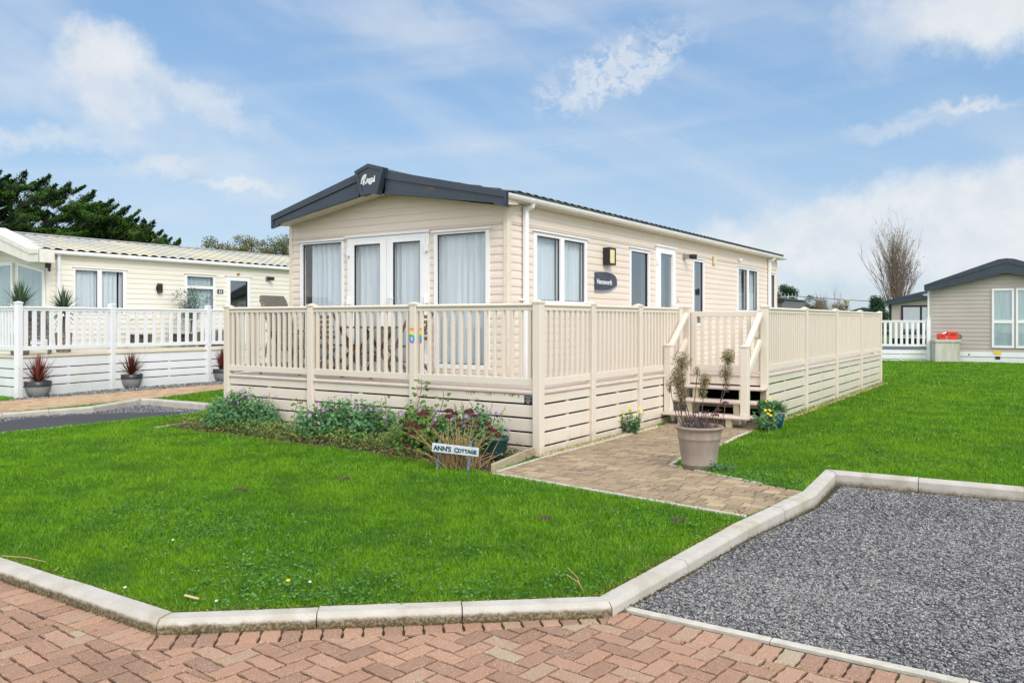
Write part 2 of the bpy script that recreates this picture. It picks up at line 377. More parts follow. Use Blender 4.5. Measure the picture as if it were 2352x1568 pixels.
# ---------------------------------------------------------------- frames of the plot (all caravans stand on one grid)
TH = 33.6
ROT = R(90-TH)                                   # local x runs along the caravan, local y across its front
Rv = Vector((math.sin(R(TH)), math.cos(R(TH)), 0)); Lv = Vector((-math.cos(R(TH)), math.sin(R(TH)), 0))
C0 = G(1237, 1047)                               # foot of the corner post of the deck
def FW(u, v, z=0.0): p = C0+Rv*u+Lv*v; return Vector((p.x, p.y, z))

# ---------------------------------------------------------------- ground: lawn, road, gravel bays, paths
ZR = -.06
K = [G(395, 1411), G(1376, 1375.3), G(1541, 1285), G(1686, 1205), G(1841, 1133), G(1896, 1080.3), G(2352, 1120.3)]
Kl = K[0]+(G(0, 1283)-K[0])*3.2; Kr = K[-2]+(K[-1]-K[-2])*3.0
K[1] = G(1374, 1375)
kerb_line = [Kl, K[0], K[1], K[2], K[3], K[4], K[5], Kr]
lawn_outer = kerb_line+[Vector((70, 4, 0)), Vector((70, 75, 0)), Vector((-70, 75, 0)), Vector((-70, 4, 0)), Vector((Kl.x-6, Kl.y+3.6, 0))]
KB = [G(-330, 981), G(0, 951.5), G(205, 935.5), G(316, 917.8), G(350, 917), G(500, 929.5)]      # kerb of the left gravel bay
lg = [KB[0]+Vector((.03, -.05, 0)), KB[1]+Vector((.03, -.05, 0)), KB[2]+Vector((.03, -.05, 0)), KB[3]+Vector((.02, -.05, 0)), KB[4]+Vector((0, -.05, 0)), KB[5]+Vector((-.10, -.06, 0)), G(462, 947.5), G(0, 995), G(-330, 1029)]
def sheet(name, outer, holes, m, z, kind='structure'):
    polys = [[Vector((p[0], p[1], 0)) for p in outer]]+[[Vector((p[0], p[1], 0)) for p in h] for h in holes]
    tri = tessellate_polygon(polys); vs = [(p.x, p.y, z) for pl in polys for p in pl]
    me = bpy.data.meshes.new(name); me.from_pydata(vs, [], [tuple(t) for t in tri]); me.materials.append(m); me.update()
    for p in me.polygons:
        if p.normal.z < 0: p.flip()
    o = link_mesh(name, me); return tag(o, kind=kind)
sheet('lawn', lawn_outer, [lg], LAWNB, 0.0)
GFAR = mat('far_field', (.10, .15, .04), (.07, .11, .03), rough=.95, scale=.3)
sheet('ground', [(-900, -60), (900, -60), (900, 1500), (-900, 1500)], [], GFAR, -.22)

# red block road: sand bed sheet, then every block
BED = mat('joint_sand', (.05, .042, .03), (.025, .022, .016), rough=.95, scale=25, bump=.6, c3=(.08, .13, .02), s3=5)
e1, e2 = G(1421, 1392.8, ZR), G(2226, 1567.8, ZR)            # flush edging between road and parking bay
edir = (e2-e1).normalized(); e0 = e1-edir*.12; e3 = e1+edir*14
kb0 = G(-330, 1211, 0)
sheet('road', [(-40, -12), (40, -12), (e3.x, e3.y), (e1.x, e1.y), (G(1400, 1388).x, G(1400, 1388).y), (G(395, 1425).x, G(395, 1425).y), (Kl.x, Kl.y-.05), (-40, Kl.y+10)], [], BED, ZR-.014)

def clip(poly, a, b, keep_left=True):
    """clip a convex polygon by the line a->b"""
    out = []; n = len(poly)
    def side(p): s_ = (b[0]-a[0])*(p[1]-a[1])-(b[1]-a[1])*(p[0]-a[0]); return s_ if keep_left else -s_
    for i in range(n):
        p, q = poly[i], poly[(i+1) % n]; sp, sq = side(p), side(q)
        if sp >= 0: out.append(p)
        if sp*sq < 0: t = sp/(sp-sq); out.append((p[0]+(q[0]-p[0])*t, p[1]+(q[1]-p[1])*t))
    return out
def area(p): return abs(sum(p[i][0]*p[(i+1) % len(p)][1]-p[(i+1) % len(p)][0]*p[i][1] for i in range(len(p))))/2
def blocks(name, polys, z, m, bev=.005, jit=.003, drop=.03):
    mb = MB()
    for p in polys:
        if len(p) < 3 or area(p) < .0008: continue
        cx_ = sum(q[0] for q in p)/len(p); cy_ = sum(q[1] for q in p)/len(p)
        zz = z+rnd.uniform(-jit, jit); tx, ty = rnd.uniform(-.012, .012), rnd.uniform(-.012, .012)
        def ring(d, h):
            o = []
            for q in p:
                vx, vy = q[0]-cx_, q[1]-cy_; L = math.hypot(vx, vy) or 1
                f = max(0, L-d)/L; x, y = cx_+vx*f, cy_+vy*f
                o.append((x, y, zz+h+(x-cx_)*tx+(y-cy_)*ty))
            return o
        n = len(p); vs = ring(.0, -drop)+ring(.0, -.004)+ring(bev, 0)
        fs = [(k*n+i, k*n+(i+1) % n, (k+1)*n+(i+1) % n, (k+1)*n+i) for k in (0, 1) for i in range(n)]+[tuple(2*n+i for i in range(n))]
        if sum(p[i][0]*p[(i+1) % n][1]-p[(i+1) % n][0]*p[i][1] for i in range(n)) < 0: fs = [f[::-1] for f in fs]
        mb.add(vs, fs, rnd.random())
    return mb.build(name, m, tint=True)
def block_mat(name, stops, moss=(.10, .14, .02)):
    m = tint_mat(name, stops, rough=.85, trans=0, spec=.2); t = NT(m.node_tree); b = t.n['Principled BSDF']
    src = b.inputs['Base Color'].links[0].from_socket
    g = t.new('ShaderNodeNewGeometry'); pos = g.outputs['Position']
    sp = t.noise(pos, 170, 2, .7).outputs[0]
    c = t.mix(t.math('MULTIPLY', t.smooth(sp, .58, .68), .55), src, (.80, .74, .68))
    c = t.mix(t.math('MULTIPLY', t.smooth(sp, .42, .30), .5), c, t.mix(1.0, c, (.35, .33, .32), 'MULTIPLY'))
    c = t.mix(t.math('MULTIPLY', t.smooth(t.noise(pos, 2.2, 5, .6).outputs[0], .45, .75), .45), c, t.mix(1.0, c, (.72, .70, .66), 'MULTIPLY'))
    c = t.mix(t.math('MULTIPLY', t.smooth(t.noise(pos, 9, 5, .7).outputs[0], .66, .76), .5), c, moss)
    t.link(c, b.inputs['Base Color'])
    bn = t.new('ShaderNodeBump'); bn.inputs['Strength'].default_value = .6; bn.inputs['Distance'].default_value = .004
    t.link(t.noise(pos, 150, 3, .7).outputs[0], bn.inputs['Height']); t.link(bn.outputs[0], b.inputs['Normal'])
    return m
REDB = block_mat('red_block', [(0, (.265, .160, .108)), (.4, (.345, .200, .132)), (.75, (.395, .232, .155)), (.96, (.35, .245, .165)), (1, (.37, .295, .205))])
TANB = block_mat('buff_block', [(0, (.22, .17, .11)), (.4, (.335, .25, .16)), (.75, (.29, .215, .145)), (1, (.42, .32, .20))])
ORAB = block_mat('orange_block', [(0, (.34, .22, .13)), (.5, (.44, .30, .18)), (1, (.50, .37, .23))])

def worn(x0, x1, y0, y1, g=.0050, a=.0035):
    """block outline with slightly toothed long sides"""
    x0 += g; x1 -= g; y0 += g; y1 -= g; pts = []
    lx, ly = x1-x0, y1-y0
    def side(p, q, n):
        for k in range(n):
            t = k/n; s_ = (0 if k == 0 else (a if k % 2 else -a)); dx, dy = q[0]-p[0], q[1]-p[1]; L = math.hypot(dx, dy)
            pts.append((p[0]+dx*t-dy/L*s_, p[1]+dy*t+dx/L*s_))
    nx = 4 if lx > .12 else 2; ny = 4 if ly > .12 else 2
    side((x0, y0), (x1, y0), nx); side((x1, y0), (x1, y1), ny); side((x1, y1), (x0, y1), nx); side((x0, y1), (x0, y0), ny)
    return pts
b0 = G(395, 1411); base1a, base1b = G(0, 1325.8, ZR), G(365, 1454.3, ZR)
base2b = G(1404, 1398, ZR)
d1 = (base1b-base1a).normalized(); d2 = (base2b-base1b).normalized(); d3 = edir
def nrm_(d): return Vector((d.y, -d.x, 0))          # to the road side (right of the travel direction)
SOL = .205
def offl(a, d, w_): p = a+nrm_(d)*w_; return p, p+d
L1 = offl(base1b, d1, SOL); L2 = offl(base1b, d2, SOL); L3 = offl(e1-nrm_(d3)*-.05, d3, SOL)
red = []
ang = R(50); ca, sa = math.cos(ang), math.sin(ang)
for j in range(-70, 70):
    for i in range(-70, 70):
        k = (i-j) % 4
        if k == 0: rc = worn(i*.1, i*.1+.2, j*.1, j*.1+.1)
        elif k == 3: rc = worn(i*.1, i*.1+.1, j*.1, j*.1+.2)
        else: continue
        cx_, cy_ = i*.1*ca-j*.1*sa+0.4, i*.1*sa+j*.1*ca+3.4
        if not (1.6 < cy_ < 7.0 and abs(cx_) < 1.5+cy_*.85): continue
        p = [(x*ca-y*sa+.4, x*sa+y*ca+3.4) for x, y in rc]
        q = clip(p, L1[0], L1[1], False); q = clip(q, L3[0], L3[1], False) if q else q
        if q: red.append(q)
        q = clip(p, L1[0], L1[1], True); q = clip(q, L2[0], L2[1], False) if q else q; q = clip(q, L3[0], L3[1], False) if q else q
        if q: red.append(q)
def soldier(a, d, n0, n1, ca_=None):
    nn = nrm_(d)
    for k in range(n0, n1):
        rc = worn(k*.104, k*.104+.104, 0.004, SOL-.002); p = [tuple((a+d*x+nn*y)[:2]) for x, y in rc]
        for (A, B, kl) in (ca_ or []):
            p = clip(p, A, B, kl)
            if not p: break
        if p: red.append(p)
mit = (nrm_(d1)+nrm_(d2)).normalized()
soldier(base1b, d1, -60, 3, [(base1b, base1b+mit, False)])
soldier(base1b, d2, -3, 32, [(base1b, base1b+mit, True), (e1+nrm_(d3)*.052, e1+nrm_(d3)*.052+d3, False), (base2b, base2b+(nrm_(d2)+nrm_(d3)), False)])
soldier(e1+nrm_(d3)*.052, d3, -3, 60, [(base2b, base2b+(nrm_(d2)+nrm_(d3)), True)])
o = blocks('road_paving', red, ZR, REDB); tag(o, kind='structure')

# kerb along the lawn: bullnosed stones with joints
def kerb(name, line, w_, side_sign, zf, zbot, step=.915, segs=None, m_at=None):
    mb = MB()
    ns = []
    for i in range(len(line)):
        a = line[max(0, i-1)]; b = line[min(len(line)-1, i+1)]; p = line[i]
        da = (p-a).normalized() if i else (b-p).normalized(); db = (b-p).normalized() if i < len(line)-1 else da
        m_ = (nrm_(da)+nrm_(db)); m_ = m_.normalized(); ns.append(m_/max(.5, m_.dot(nrm_(db)))*side_sign)
    for i in (segs if segs is not None else range(len(line)-1)):
        a, b = line[i], line[i+1]; L = (b-a).length; n = max(1, round(L/step)); gap = .0032/L
        for k in range(n):
            t0 = k/n+(gap if k or i else 0); t1 = (k+1)/n-gap
            jt = rnd.uniform(-.003, .003)
            prof = [(0, -.05), (0, .012), (.004, .016), (w_-.026, .0165), (w_-.022, .0150), (w_-.003, -.007), (w_, -.014), (w_+.004, -.30)]
            vs = []
            sub = 4
            for q in range(sub+1):
                t = t0+(t1-t0)*q/sub; p = a.lerp(b, t); nn = ns[i].lerp(ns[i+1], t)
                if 0 < i and i < len(line)-2 or True: nn = nn if (t < .001 or t > .999) else (nrm_((b-a).normalized())*side_sign).lerp(nn, max(0, 1-min(t, 1-t)*8) if True else 0)
                z0 = zf(p)
                for (o_, z) in prof: vs.append((p.x+nn.x*o_, p.y+nn.y*o_, max(z+z0+jt, zbot)+(rnd.uniform(-.001, .001) if 0 < q < sub else 0)))
            m_ = len(prof)
            fs = [(q*m_+r, q*m_+r+1, (q+1)*m_+r+1, (q+1)*m_+r) for q in range(sub) for r in range(m_-1)]
            fs += [tuple(range(m_)), tuple(sub*m_+r for r in range(m_))[::-1]]
            mb.add(vs, fs)
    return tag(mb.build(name, m_at or CONC), kind='structure')
def stained(name, z0, z1, amp):
    m = CONC.copy(); m.name = name; t = NT(m.node_tree); b = t.n['Principled BSDF']; s_ = b.inputs['Base Color'].links[0].from_socket; g = t.new('ShaderNodeNewGeometry'); sp = t.new('ShaderNodeSeparateXYZ'); t.link(g.outputs['Position'], sp.inputs[0])
    h = t.math('ADD', sp.outputs[2], t.math('MULTIPLY', t.math('SUBTRACT', t.noise(g.outputs['Position'], 16, 6, .7).outputs[0], .5), amp))
    dirt = t.mix(t.smooth(t.noise(g.outputs['Position'], 60, 4, .7).outputs[0], .42, .62), (.10, .075, .04), (.26, .22, .14))
    t.link(t.mix(t.smooth(h, z1, z0), dirt, s_), b.inputs['Base Color']); return m
kerb('kerb', kerb_line, .118, 1, lambda p: 0.0, -.3, segs=(0, 1), m_at=stained('road_kerb_concrete', -.004, -.030, .05))
kerb('kerb', kerb_line, .118, 1, lambda p: 0.0, -.3, segs=(2, 3, 4, 5, 6), m_at=stained('bay_kerb_concrete', -.05, -.12, .10))
kerb('kerb', KB, .11, 1, lambda p: 0.01, -.3)

def strip(name, pts, w_, ztop, m, th=.05, z0f=None):
    mb = MB()
    for a, b in zip(pts[:-1], pts[1:]):
        L = (b-a).length; n = max(1, round(L/.9))
        for k in range(n):
            p, q = a.lerp(b, k/n), a.lerp(b, (k+1)/n-.004/L)
            mb.bar(Vector((p.x, p.y, ztop-th/2)), Vector((q.x, q.y, ztop-th/2)), w_, th, .004)
    return tag(mb.build(name, m), kind='structure')
strip('road_edging', [Vector((e1.x, e1.y, 0))-edir*.02, Vector((e3.x, e3.y, 0))], .055, ZR+.006, EDGE)

# parking gravel: tilted sheet, then loose chippings
gv = [Vector((e1.x, e1.y, ZR-.01)), Vector((e3.x, e3.y, ZR-.01)), Vector((Kr.x+8, Kr.y+1, -.13)), Vector((Kr.x, Kr.y, -.13)), G(1896, 1080.3, 0), G(1841, 1133, 0), G(1376, 1375.3, 0)]
def gz(x, y): return ZR-.008-np.clip((y-4.6)/3.6, 0, 1)*.062
me = bpy.data.meshes.new('gravel'); vs = []; nx, ny = 26, 14
for j in range(ny+1):
    for i in range(nx+1):
        x = .55+i*.75; y = -2+j*1.0; vs.append((x, y, float(gz(x, y))))
fs = [(j*(nx+1)+i, j*(nx+1)+i+1, (j+1)*(nx+1)+i+1, (j+1)*(nx+1)+i) for j in range(ny) for i in range(nx)]
me.from_pydata(vs, [], fs)
import bmesh
bm = bmesh.new(); bm.from_mesh(me)
def cut(a, b, keep_left):
    d = (b-a).normalized(); nn = Vector((-d.y, d.x, 0)); nn = nn if keep_left else -nn
    bmesh.ops.bisect_plane(bm, geom=bm.verts[:]+bm.edges[:]+bm.faces[:], plane_co=(a.x, a.y, 0), plane_no=nn, clear_inner=True)
cut(e1, e3, True)
bm.to_mesh(me); bm.free()
GRAV = mat('gravel_base', (.07, .07, .08), (.03, .03, .036), rough=.9, scale=60, bump=1, bscale=90)
me.materials.append(GRAV); tag(link_mesh('gravel_bay', me), kind='structure')
# tuck the gravel sheet under the lawn edge by drawing the lawn over it (lawn stands 0.07 to 0.13 m higher)
STONE = tint_mat('grey_chipping', [(0, (.07, .07, .076)), (.3, (.155, .155, .162)), (.6, (.245, .244, .245)), (.86, (.34, .337, .33)), (.93, (.47, .46, .44)), (.97, (.33, .28, .21)), (1, (.15, .19, .08))], rough=.8, trans=0, spec=.3)
def stones(name, pts, z, size, m, flat=.6, kind='stuff', label=None, cat=None):
    n = len(pts)
    base = np.array([(1, 0, 0), (0, 1, 0), (-1, 0, 0), (0, -1, 0), (0, 0, 1), (0, 0, -1)], float)
    size = np.broadcast_to(np.asarray(size, float), (n,)); s_ = size[:, None, None]*rng.uniform(.55, 1.25, (n, 1, 1)); jit = rng.uniform(.6, 1.3, (n, 6, 1))
    v = base[None]*jit*s_; v[:, :, 2] *= flat
    a = rng.uniform(0, 6.28, n); ca_, sa_ = np.cos(a), np.sin(a); tl = rng.normal(0, .35, (n, 2))
    x = v[:, :, 0]*ca_[:, None]-v[:, :, 1]*sa_[:, None]; y = v[:, :, 0]*sa_[:, None]+v[:, :, 1]*ca_[:, None]
    zz = v[:, :, 2]+x*tl[:, :1]+y*tl[:, 1:]
    zc = np.asarray(z)+rng.uniform(-.3, .7, n)*size*flat
    vv = np.stack([x+pts[:, :1], y+pts[:, 1:2], zz+zc[:, None]], -1).reshape(-1, 3)
    f = np.array([(0, 1, 4), (1, 2, 4), (2, 3, 4), (3, 0, 4), (1, 0, 5), (2, 1, 5), (3, 2, 5), (0, 3, 5)])
    F_ = (f[None]+(np.arange(n)*6)[:, None, None]).reshape(-1, 3)
    o = link_mesh(name, raw_mesh(name, vv, [F_], m, np.repeat(rng.random(n), 6)))
    return tag(o, label, cat, kind=kind)
def in_view(p, m_=.12):
    t = p[:, 0]/np.maximum(p[:, 1], .1); return (np.abs(t) < 1176/FPX+m_*.5+1.6/np.maximum(p[:, 1], 1))
bay = [(e1.x+edir.x*.0+.02, e1.y), (e3.x, e3.y), (Kr.x+2, Kr.y-.2), (Kr.x, Kr.y-.12), (K[5].x+.12, K[5].y-.14), (K[4].x+.1, K[4].y-.12), (K[3].x+.1, K[3].y-.08), (K[2].x+.1, K[2].y-.08), (K[1].x+.12, K[1].y-.04)]
cand = rng.uniform((.4, 1.5), (10, 9.5), (1400000, 2)); cand = cand[in_view(cand) & pip(cand, bay)]
keep = rng.random(len(cand)) < np.clip((4.6/np.maximum(cand[:, 1], 3))**1.5, .28, 1)
_a = cand[:, 0]*edir.x+cand[:, 1]*edir.y; _b2 = -cand[:, 0]*edir.y+cand[:, 1]*edir.x
row = ((_b2+.009*np.sin(_a*6.283/.058))/.058) % 1; patchy = .35+.55*(np.sin(cand[:, 0]*1.3+2)*np.sin(cand[:, 1]*1.7) > -.2)+.1
keep &= ~((row < .24) & (rng.random(len(cand)) < .45*patchy)); cand = cand[keep]
stones('gravel', cand, gz(cand[:, 0], cand[:, 1])+.002, .0068+.0005*cand[:, 1].clip(0, 9), STONE, label='loose grey chippings filling the parking bay on the right', cat='gravel')
# plastic honeycomb grid whose dark rims stand through the chippings
def grid_rims():
    V = []; sp_ = .052; rows = int(9/sp_); n = int(11/.026)
    t = np.arange(n)*.026; zig = np.where(np.arange(n) % 2 == 0, -.011, .011)
    for k in range(rows):
        off = .05+k*sp_; base = np.array(e1[:2])+np.outer(t-1.0, np.array(edir[:2]))+np.outer(off+zig*(1 if k % 2 else -1), np.array([-edir.y, edir.x]))
        V.append(base)
    A, B = np.vstack([v[:-1] for v in V]), np.vstack([v[1:] for v in V]); c = (A+B)/2; ok = pip(c, bay) & in_view(c)
    nz_ = np.sin(c[:, 0]*2.1+1)*np.sin(c[:, 1]*2.9)+.5*np.sin(c[:, 0]*7.3)*np.sin(c[:, 1]*6.1+2); ok &= rng.random(len(c)) < np.clip(.52+.30*nz_, .18, .92)
    A, B = A[ok], B[ok]; nn = np.array([-edir.y, edir.x])*.0022; n = len(A)
    za, zb = gz(A[:, 0], A[:, 1])+.0115+rng.uniform(-.003, .003, n), gz(B[:, 0], B[:, 1])+.0115+rng.uniform(-.003, .003, n)
    def P(X_, z, s_): return np.stack([X_[:, 0]+nn[0]*s_, X_[:, 1]+nn[1]*s_, z], -1)
    VV = np.stack([P(A, za-.016, -1), P(B, zb-.016, -1), P(B, zb, -1), P(A, za, -1), P(A, za, 1), P(B, zb, 1), P(B, zb-.016, 1), P(A, za-.016, 1)], 1).reshape(-1, 3); b = np.arange(n)*8
    F_ = np.vstack([np.stack([b+i for i in q_], -1) for q_ in ((0, 1, 2, 3), (3, 2, 5, 4), (4, 5, 6, 7))])
    o_ = link_mesh('gravel_grid', raw_mesh('gravel_grid', VV, [F_], mat('navy_grid_plastic', (.045, .047, .06), rough=.6))); tag(o_, 'dark plastic honeycomb grid showing through the grey chippings', 'gravel grid', kind='stuff')
grid_rims()
# left bay
LA, LB = G(462, 947.5), G(0, 995); _d = (LB-LA).normalized(); _n = Vector((_d.y, -_d.x, 0)); _n = _n if _n.dot(KB[3]-LA) > 0 else -_n
def gz2(x, y): return -.015-.095*np.clip(((x-LA.x)*_n.x+(y-LA.y)*_n.y)/1.1, 0, 1)*np.clip((x+9.2)/2.2, .15, 1)
o_ = sheet('gravel_bay', lg, [], GRAV, 0)
for v in o_.data.vertices: v.co.z = float(gz2(v.co.x, v.co.y))-.012
STONED = tint_mat('dark_chipping', [(0, (.05, .05, .06)), (.4, (.14, .14, .155)), (.8, (.26, .26, .27)), (1, (.42, .42, .41))], rough=.8, trans=0)
cand = rng.uniform((-13, 10), (-4, 16.6), (110000, 2)); cand = cand[in_view(cand) & pip(cand, [(p.x, p.y) for p in lg])]
stones('gravel', cand, gz2(cand[:, 0], cand[:, 1]), .016, STONED, label='dark grey chippings in the small bay before the white fence', cat='gravel')
strip('bay_edging', [G(462, 947.5), G(0, 995), G(-330, 1029)], .05, .008, EDGE)

# ---------------------------------------------------------------- buff path to the steps
pathpoly = [G(1136, 1089), G(1713.5, 1190), G(1841, 1132.8), G(1749, 1117), G(1540, 1073.4), G(1570, 1052), G(1666, 1022), G(1724, 995.5), FW(3.5, -1.42), FW(4.3, -1.3), FW(4.3, -.05), FW(3.0, -.13), FW(-.15, -.17)]
pp2 = [(p.x, p.y) for p in pathpoly]
sheet('path', [(p.x, p.y) for p in pathpoly], [], BED, .004)
def convex_clip(poly, region):
    # region split in convex pieces by fan of triangles
    out = []
    for t in tessellate_polygon([[Vector((a, b, 0)) for a, b in region]]):
        T = [region[i] for i in t]
        if (T[1][0]-T[0][0])*(T[2][1]-T[0][1])-(T[1][1]-T[0][1])*(T[2][0]-T[0][0]) < 0: T = T[::-1]
        q = poly
        for i in range(3):
            q = clip(q, T[i], T[(i+1) % 3], True)
            if not q: break
        if q: out.append(q)
    return out
def pave_rows(region, frame, widths, lens, u0, u1, v0, v1):
    polys = []; v = v0; reg = [tuple(p) for p in region]
    arr = np.array(reg)
    while v < v1:
        w_ = rnd.choice(widths); u = u0+rnd.uniform(0, .1)
        while u < u1:
            L = rnd.choice(lens); rc = worn(u, u+L, v, v+w_, .0055, .002)
            p = [tuple(frame(a, b)[:2]) for a, b in rc]; u += L
            c = np.array([p[0], p[len(p)//2], p[len(p)//4], p[3*len(p)//4]]); ins = pip(c, reg)
            if ins.all(): polys.append(p)
            elif ins.any(): polys += convex_clip(p, reg)
        v += w_
    return polys
TANP = pave_rows(pp2, lambda a, b: FW(b, a), (.13,), (.10, .16, .16, .21), -3.2, 1.2, -2.6, 4.4)
tag(blocks('path_paving', TANP, .020, TANB, .006, .0035, .02), kind='structure')
strip('path_edging', [G(1132, 1091), G(1176, 1097), G(1713.5, 1191)], .045, .026, EDGE)
strip('path_edging', [G(1749, 1115), G(1540, 1071.5), G(1572, 1050)], .045, .026, EDGE)
strip('path_edging', [G(1666, 1020), G(1692, 1006), G(1724, 993.5)], .045, .026, EDGE)
strip('path_edging', [G(1140, 1088), FW(-.2, -.16), FW(3.0, -.16)], .035, .030, EDGE)
# pebbles along the deck
PEB = tint_mat('golden_pebble', [(0, (.30, .17, .07)), (.4, (.50, .32, .14)), (.75, (.60, .46, .28)), (1, (.62, .58, .50))], rough=.6, trans=0)
q = np.array([(*FW(u, v)[:2],) for u, v in zip(rng.uniform(-.14, 3.1, 2400), rng.uniform(-.14, -.055, 2400))])
q = np.vstack([q, np.array([(*FW(u, v)[:2],) for u, v in zip(rng.uniform(4.6, 14, 1500), rng.uniform(-1.5, -1.36, 1500))]), np.array([(*FW(u, v)[:2],) for u, v in zip(rng.uniform(-.12, -.06, 260), rng.uniform(-.1, .7, 260))])])
stones('pebbles', q, .022, .014, PEB, .6, label='golden pebbles strewn along the foot of the beige deck', cat='pebbles')
# orange path and dark chippings by the white fence
bl, br = G(0, 923.9), G(516.7, 883.5); fl0, fr = G(0, 951), G(517, 894.7)
ob = [G(-330, 947), bl, br, br+Vector((3.8, 5.8, 0)), br+Vector((4.3, 5.1, 0)), fr, G(358, 915.5), G(316, 919.5), fl0, G(-330, 982)]
ob2 = [(p.x, p.y) for p in ob]
sheet('path', ob2, [], BED, .006)
tag(blocks('path_paving', pave_rows(ob2, lambda a, b: Vector((-9, 13, 0))+Vector((.46, .888, 0))*a+Vector((-.888, .46, 0))*b, (.1,), (.2, .2, .2, .1), -2, 13, -2.5, 4), .022, ORAB, .004, .003, .02), kind='structure')
NP = [Vector((-9.86, 16.35, 0)), Vector((-9.02, 18.45, 0)), Vector((-7.68, 20.68, 0))]   # foot of the white fence
NP.append(NP[2]+Vector((1.28, 2.0, 0))); NP.append(NP[3]+Vector((1.28, 2.0, 0)))
ns_ = [G(-330, 945)+Vector((0, .1, 0)), bl, br, br+Vector((3, 4.5, 0)), NP[3]+Vector((.02, 0, 0)), NP[2], NP[1], NP[0]]
cand = rng.uniform((-12.5, 13), (-3, 27), (90000, 2)); cand = cand[pip(cand, [(p.x, p.y) for p in ns_[1:]]) & in_view(cand)]
sheet('gravel_strip', [(p.x, p.y) for p in ns_[1:]], [], GRAV, .005)
stones('gravel', cand, .014, .02, STONE, label='dark chippings along the foot of the white fence', cat='gravel')

# planting bed in front of the deck
bed = [G(1132, 1088), G(930, 1052), G(644, 1014), G(400, 985), FW(-.1, 6.1), FW(0, 5.6), FW(0, 0), FW(-.1, -.06)]
bed2 = [(p.x, p.y) for p in bed]
sheet('flower_bed', bed2, [], SOIL, .012)
t = empty('bed_edging', G(1132, 1088), 0, 'weathered timber board edging the flower bed beside the path', 'edging')
def world_child(mb, name, m, parent, **k):
    """vertices given in world space, moved into the parent's own space"""
    Mi = (Matrix.Translation(parent.location) @ Matrix.Rotation(parent.rotation_euler.z, 4, 'Z')).inverted()
    mb.v = [tuple(Mi @ Vector(v)) for v in mb.v]; return mb.build(name, m, parent, **k)
mb = MB(); a, b = G(1131, 1089), G(1229, 1046)
mb.bar(Vector((a.x, a.y, .05)), Vector((b.x, b.y, .05)), .035, .115, .004); world_child(mb, 'side_board', TIMBER, t)
mb = MB(); pts = [G(1131, 1089)-Vector((.03, 0, 0)), G(930, 1053), G(644, 1015), G(404, 986)]
for p, q_ in zip(pts[:-1], pts[1:]): mb.bar(Vector((p.x, p.y, -.005)), Vector((q_.x, q_.y, -.005)), .018, .05, .003)
world_child(mb, 'front_board', mat('dark_timber', (.16, .14, .08), (.10, .09, .05), rough=.9), t)
mb = MB(); a, b = G(357, 985), G(440, 972); mb.bar(Vector((a.x, a.y, .012)), Vector((b.x, b.y, .012)), .10, .03, .003); world_child(mb, 'end_board', TIMBER, t)

# ---------------------------------------------------------------- wall cladding with openings
def profile_lap(p_=.107): return [(0, .0105), (.010, .0135), (.050, .0125), (.080, .0080), (.098, .0045), (.107, .0045)], p_
def siding(mb, T, s0, s1, z0, ztop, holes, prof=None, pitch=.107, peak=None):
    """T(s, d, z) -> point; d outward. ztop: eave height, peak=(s, z) makes a gable. holes: [s0, s1, z0, z1]"""
    prof = prof or profile_lap()[0]
    k = 0
    zmax = peak[1] if peak else ztop
    def lim(z):
        if not peak or z <= ztop: return s0, s1
        f = (z-ztop)/(peak[1]-ztop); return s0+(peak[0]-s0)*f, s1+(peak[0]-s1)*f
    zb = z0
    while zb < zmax-.001:
        for i in range(len(prof)-1 if True else 0):
            za, zc = zb+prof[i][0], min(zb+prof[i+1][0], zmax)
            if za >= zmax: break
            da, dc = prof[i][1], prof[i+1][1]
            cuts = sorted({za, zc}|{h[k_] for h in holes for k_ in (2, 3) if za < h[k_] < zc}|({ztop} if peak and za < ztop < zc else set()))
            for p_, q_ in zip(cuts[:-1], cuts[1:]):
                dp = da+(dc-da)*(p_-za)/(zc-za); dq = da+(dc-da)*(q_-za)/(zc-za); m_ = (p_+q_)/2
                a0, a1 = lim(p_); b0_, b1 = lim(q_)
                hs_ = sorted([h for h in holes if h[2] < m_ < h[3]]); cur = None; segs = []
                x = None
                for h in hs_: segs.append((x, h[0])); x = h[1]
                segs.append((x, None))
                for l, r in segs:
                    la, lb = (a0, b0_) if l is None else (l, l); ra, rb = (a1, b1) if r is None else (r, r)
                    if ra-la < .002: continue
                    mb.add([T(la, dp, p_), T(ra, dp, p_), T(rb, dq, q_), T(lb, dq, q_)], [(0, 1, 2, 3)])
            # ledge closing to next board
        zb += pitch
        if zb < zmax:
            a0, a1 = lim(zb)
            hs_ = sorted([h for h in holes if h[2] < zb < h[3]]); x = a0
            for h in hs_+[[a1, a1, 0, 0]]:
                if h[0]-x > .002: mb.add([T(x, prof[-1][1], zb), T(h[0], prof[-1][1], zb), T(h[0], prof[0][1], zb), T(x, prof[0][1], zb)], [(0, 1, 2, 3)])
                x = h[1]
    return mb
def obox(mb, T, s0, s1, d0, d1, z0, z1, c=.003):
    o_ = Vector(T(0, 0, 0)); sx = Vector(T(1, 0, 0))-o_; dx = Vector(T(0, 1, 0))-o_; zx = Vector(T(0, 0, 1))-o_
    M = Matrix(((sx.x, dx.x, zx.x, o_.x), (sx.y, dx.y, zx.y, o_.y), (sx.z, dx.z, zx.z, o_.z), (0, 0, 0, 1)))
    mb.box(s0, s1, d0, d1, z0, z1, c, M)
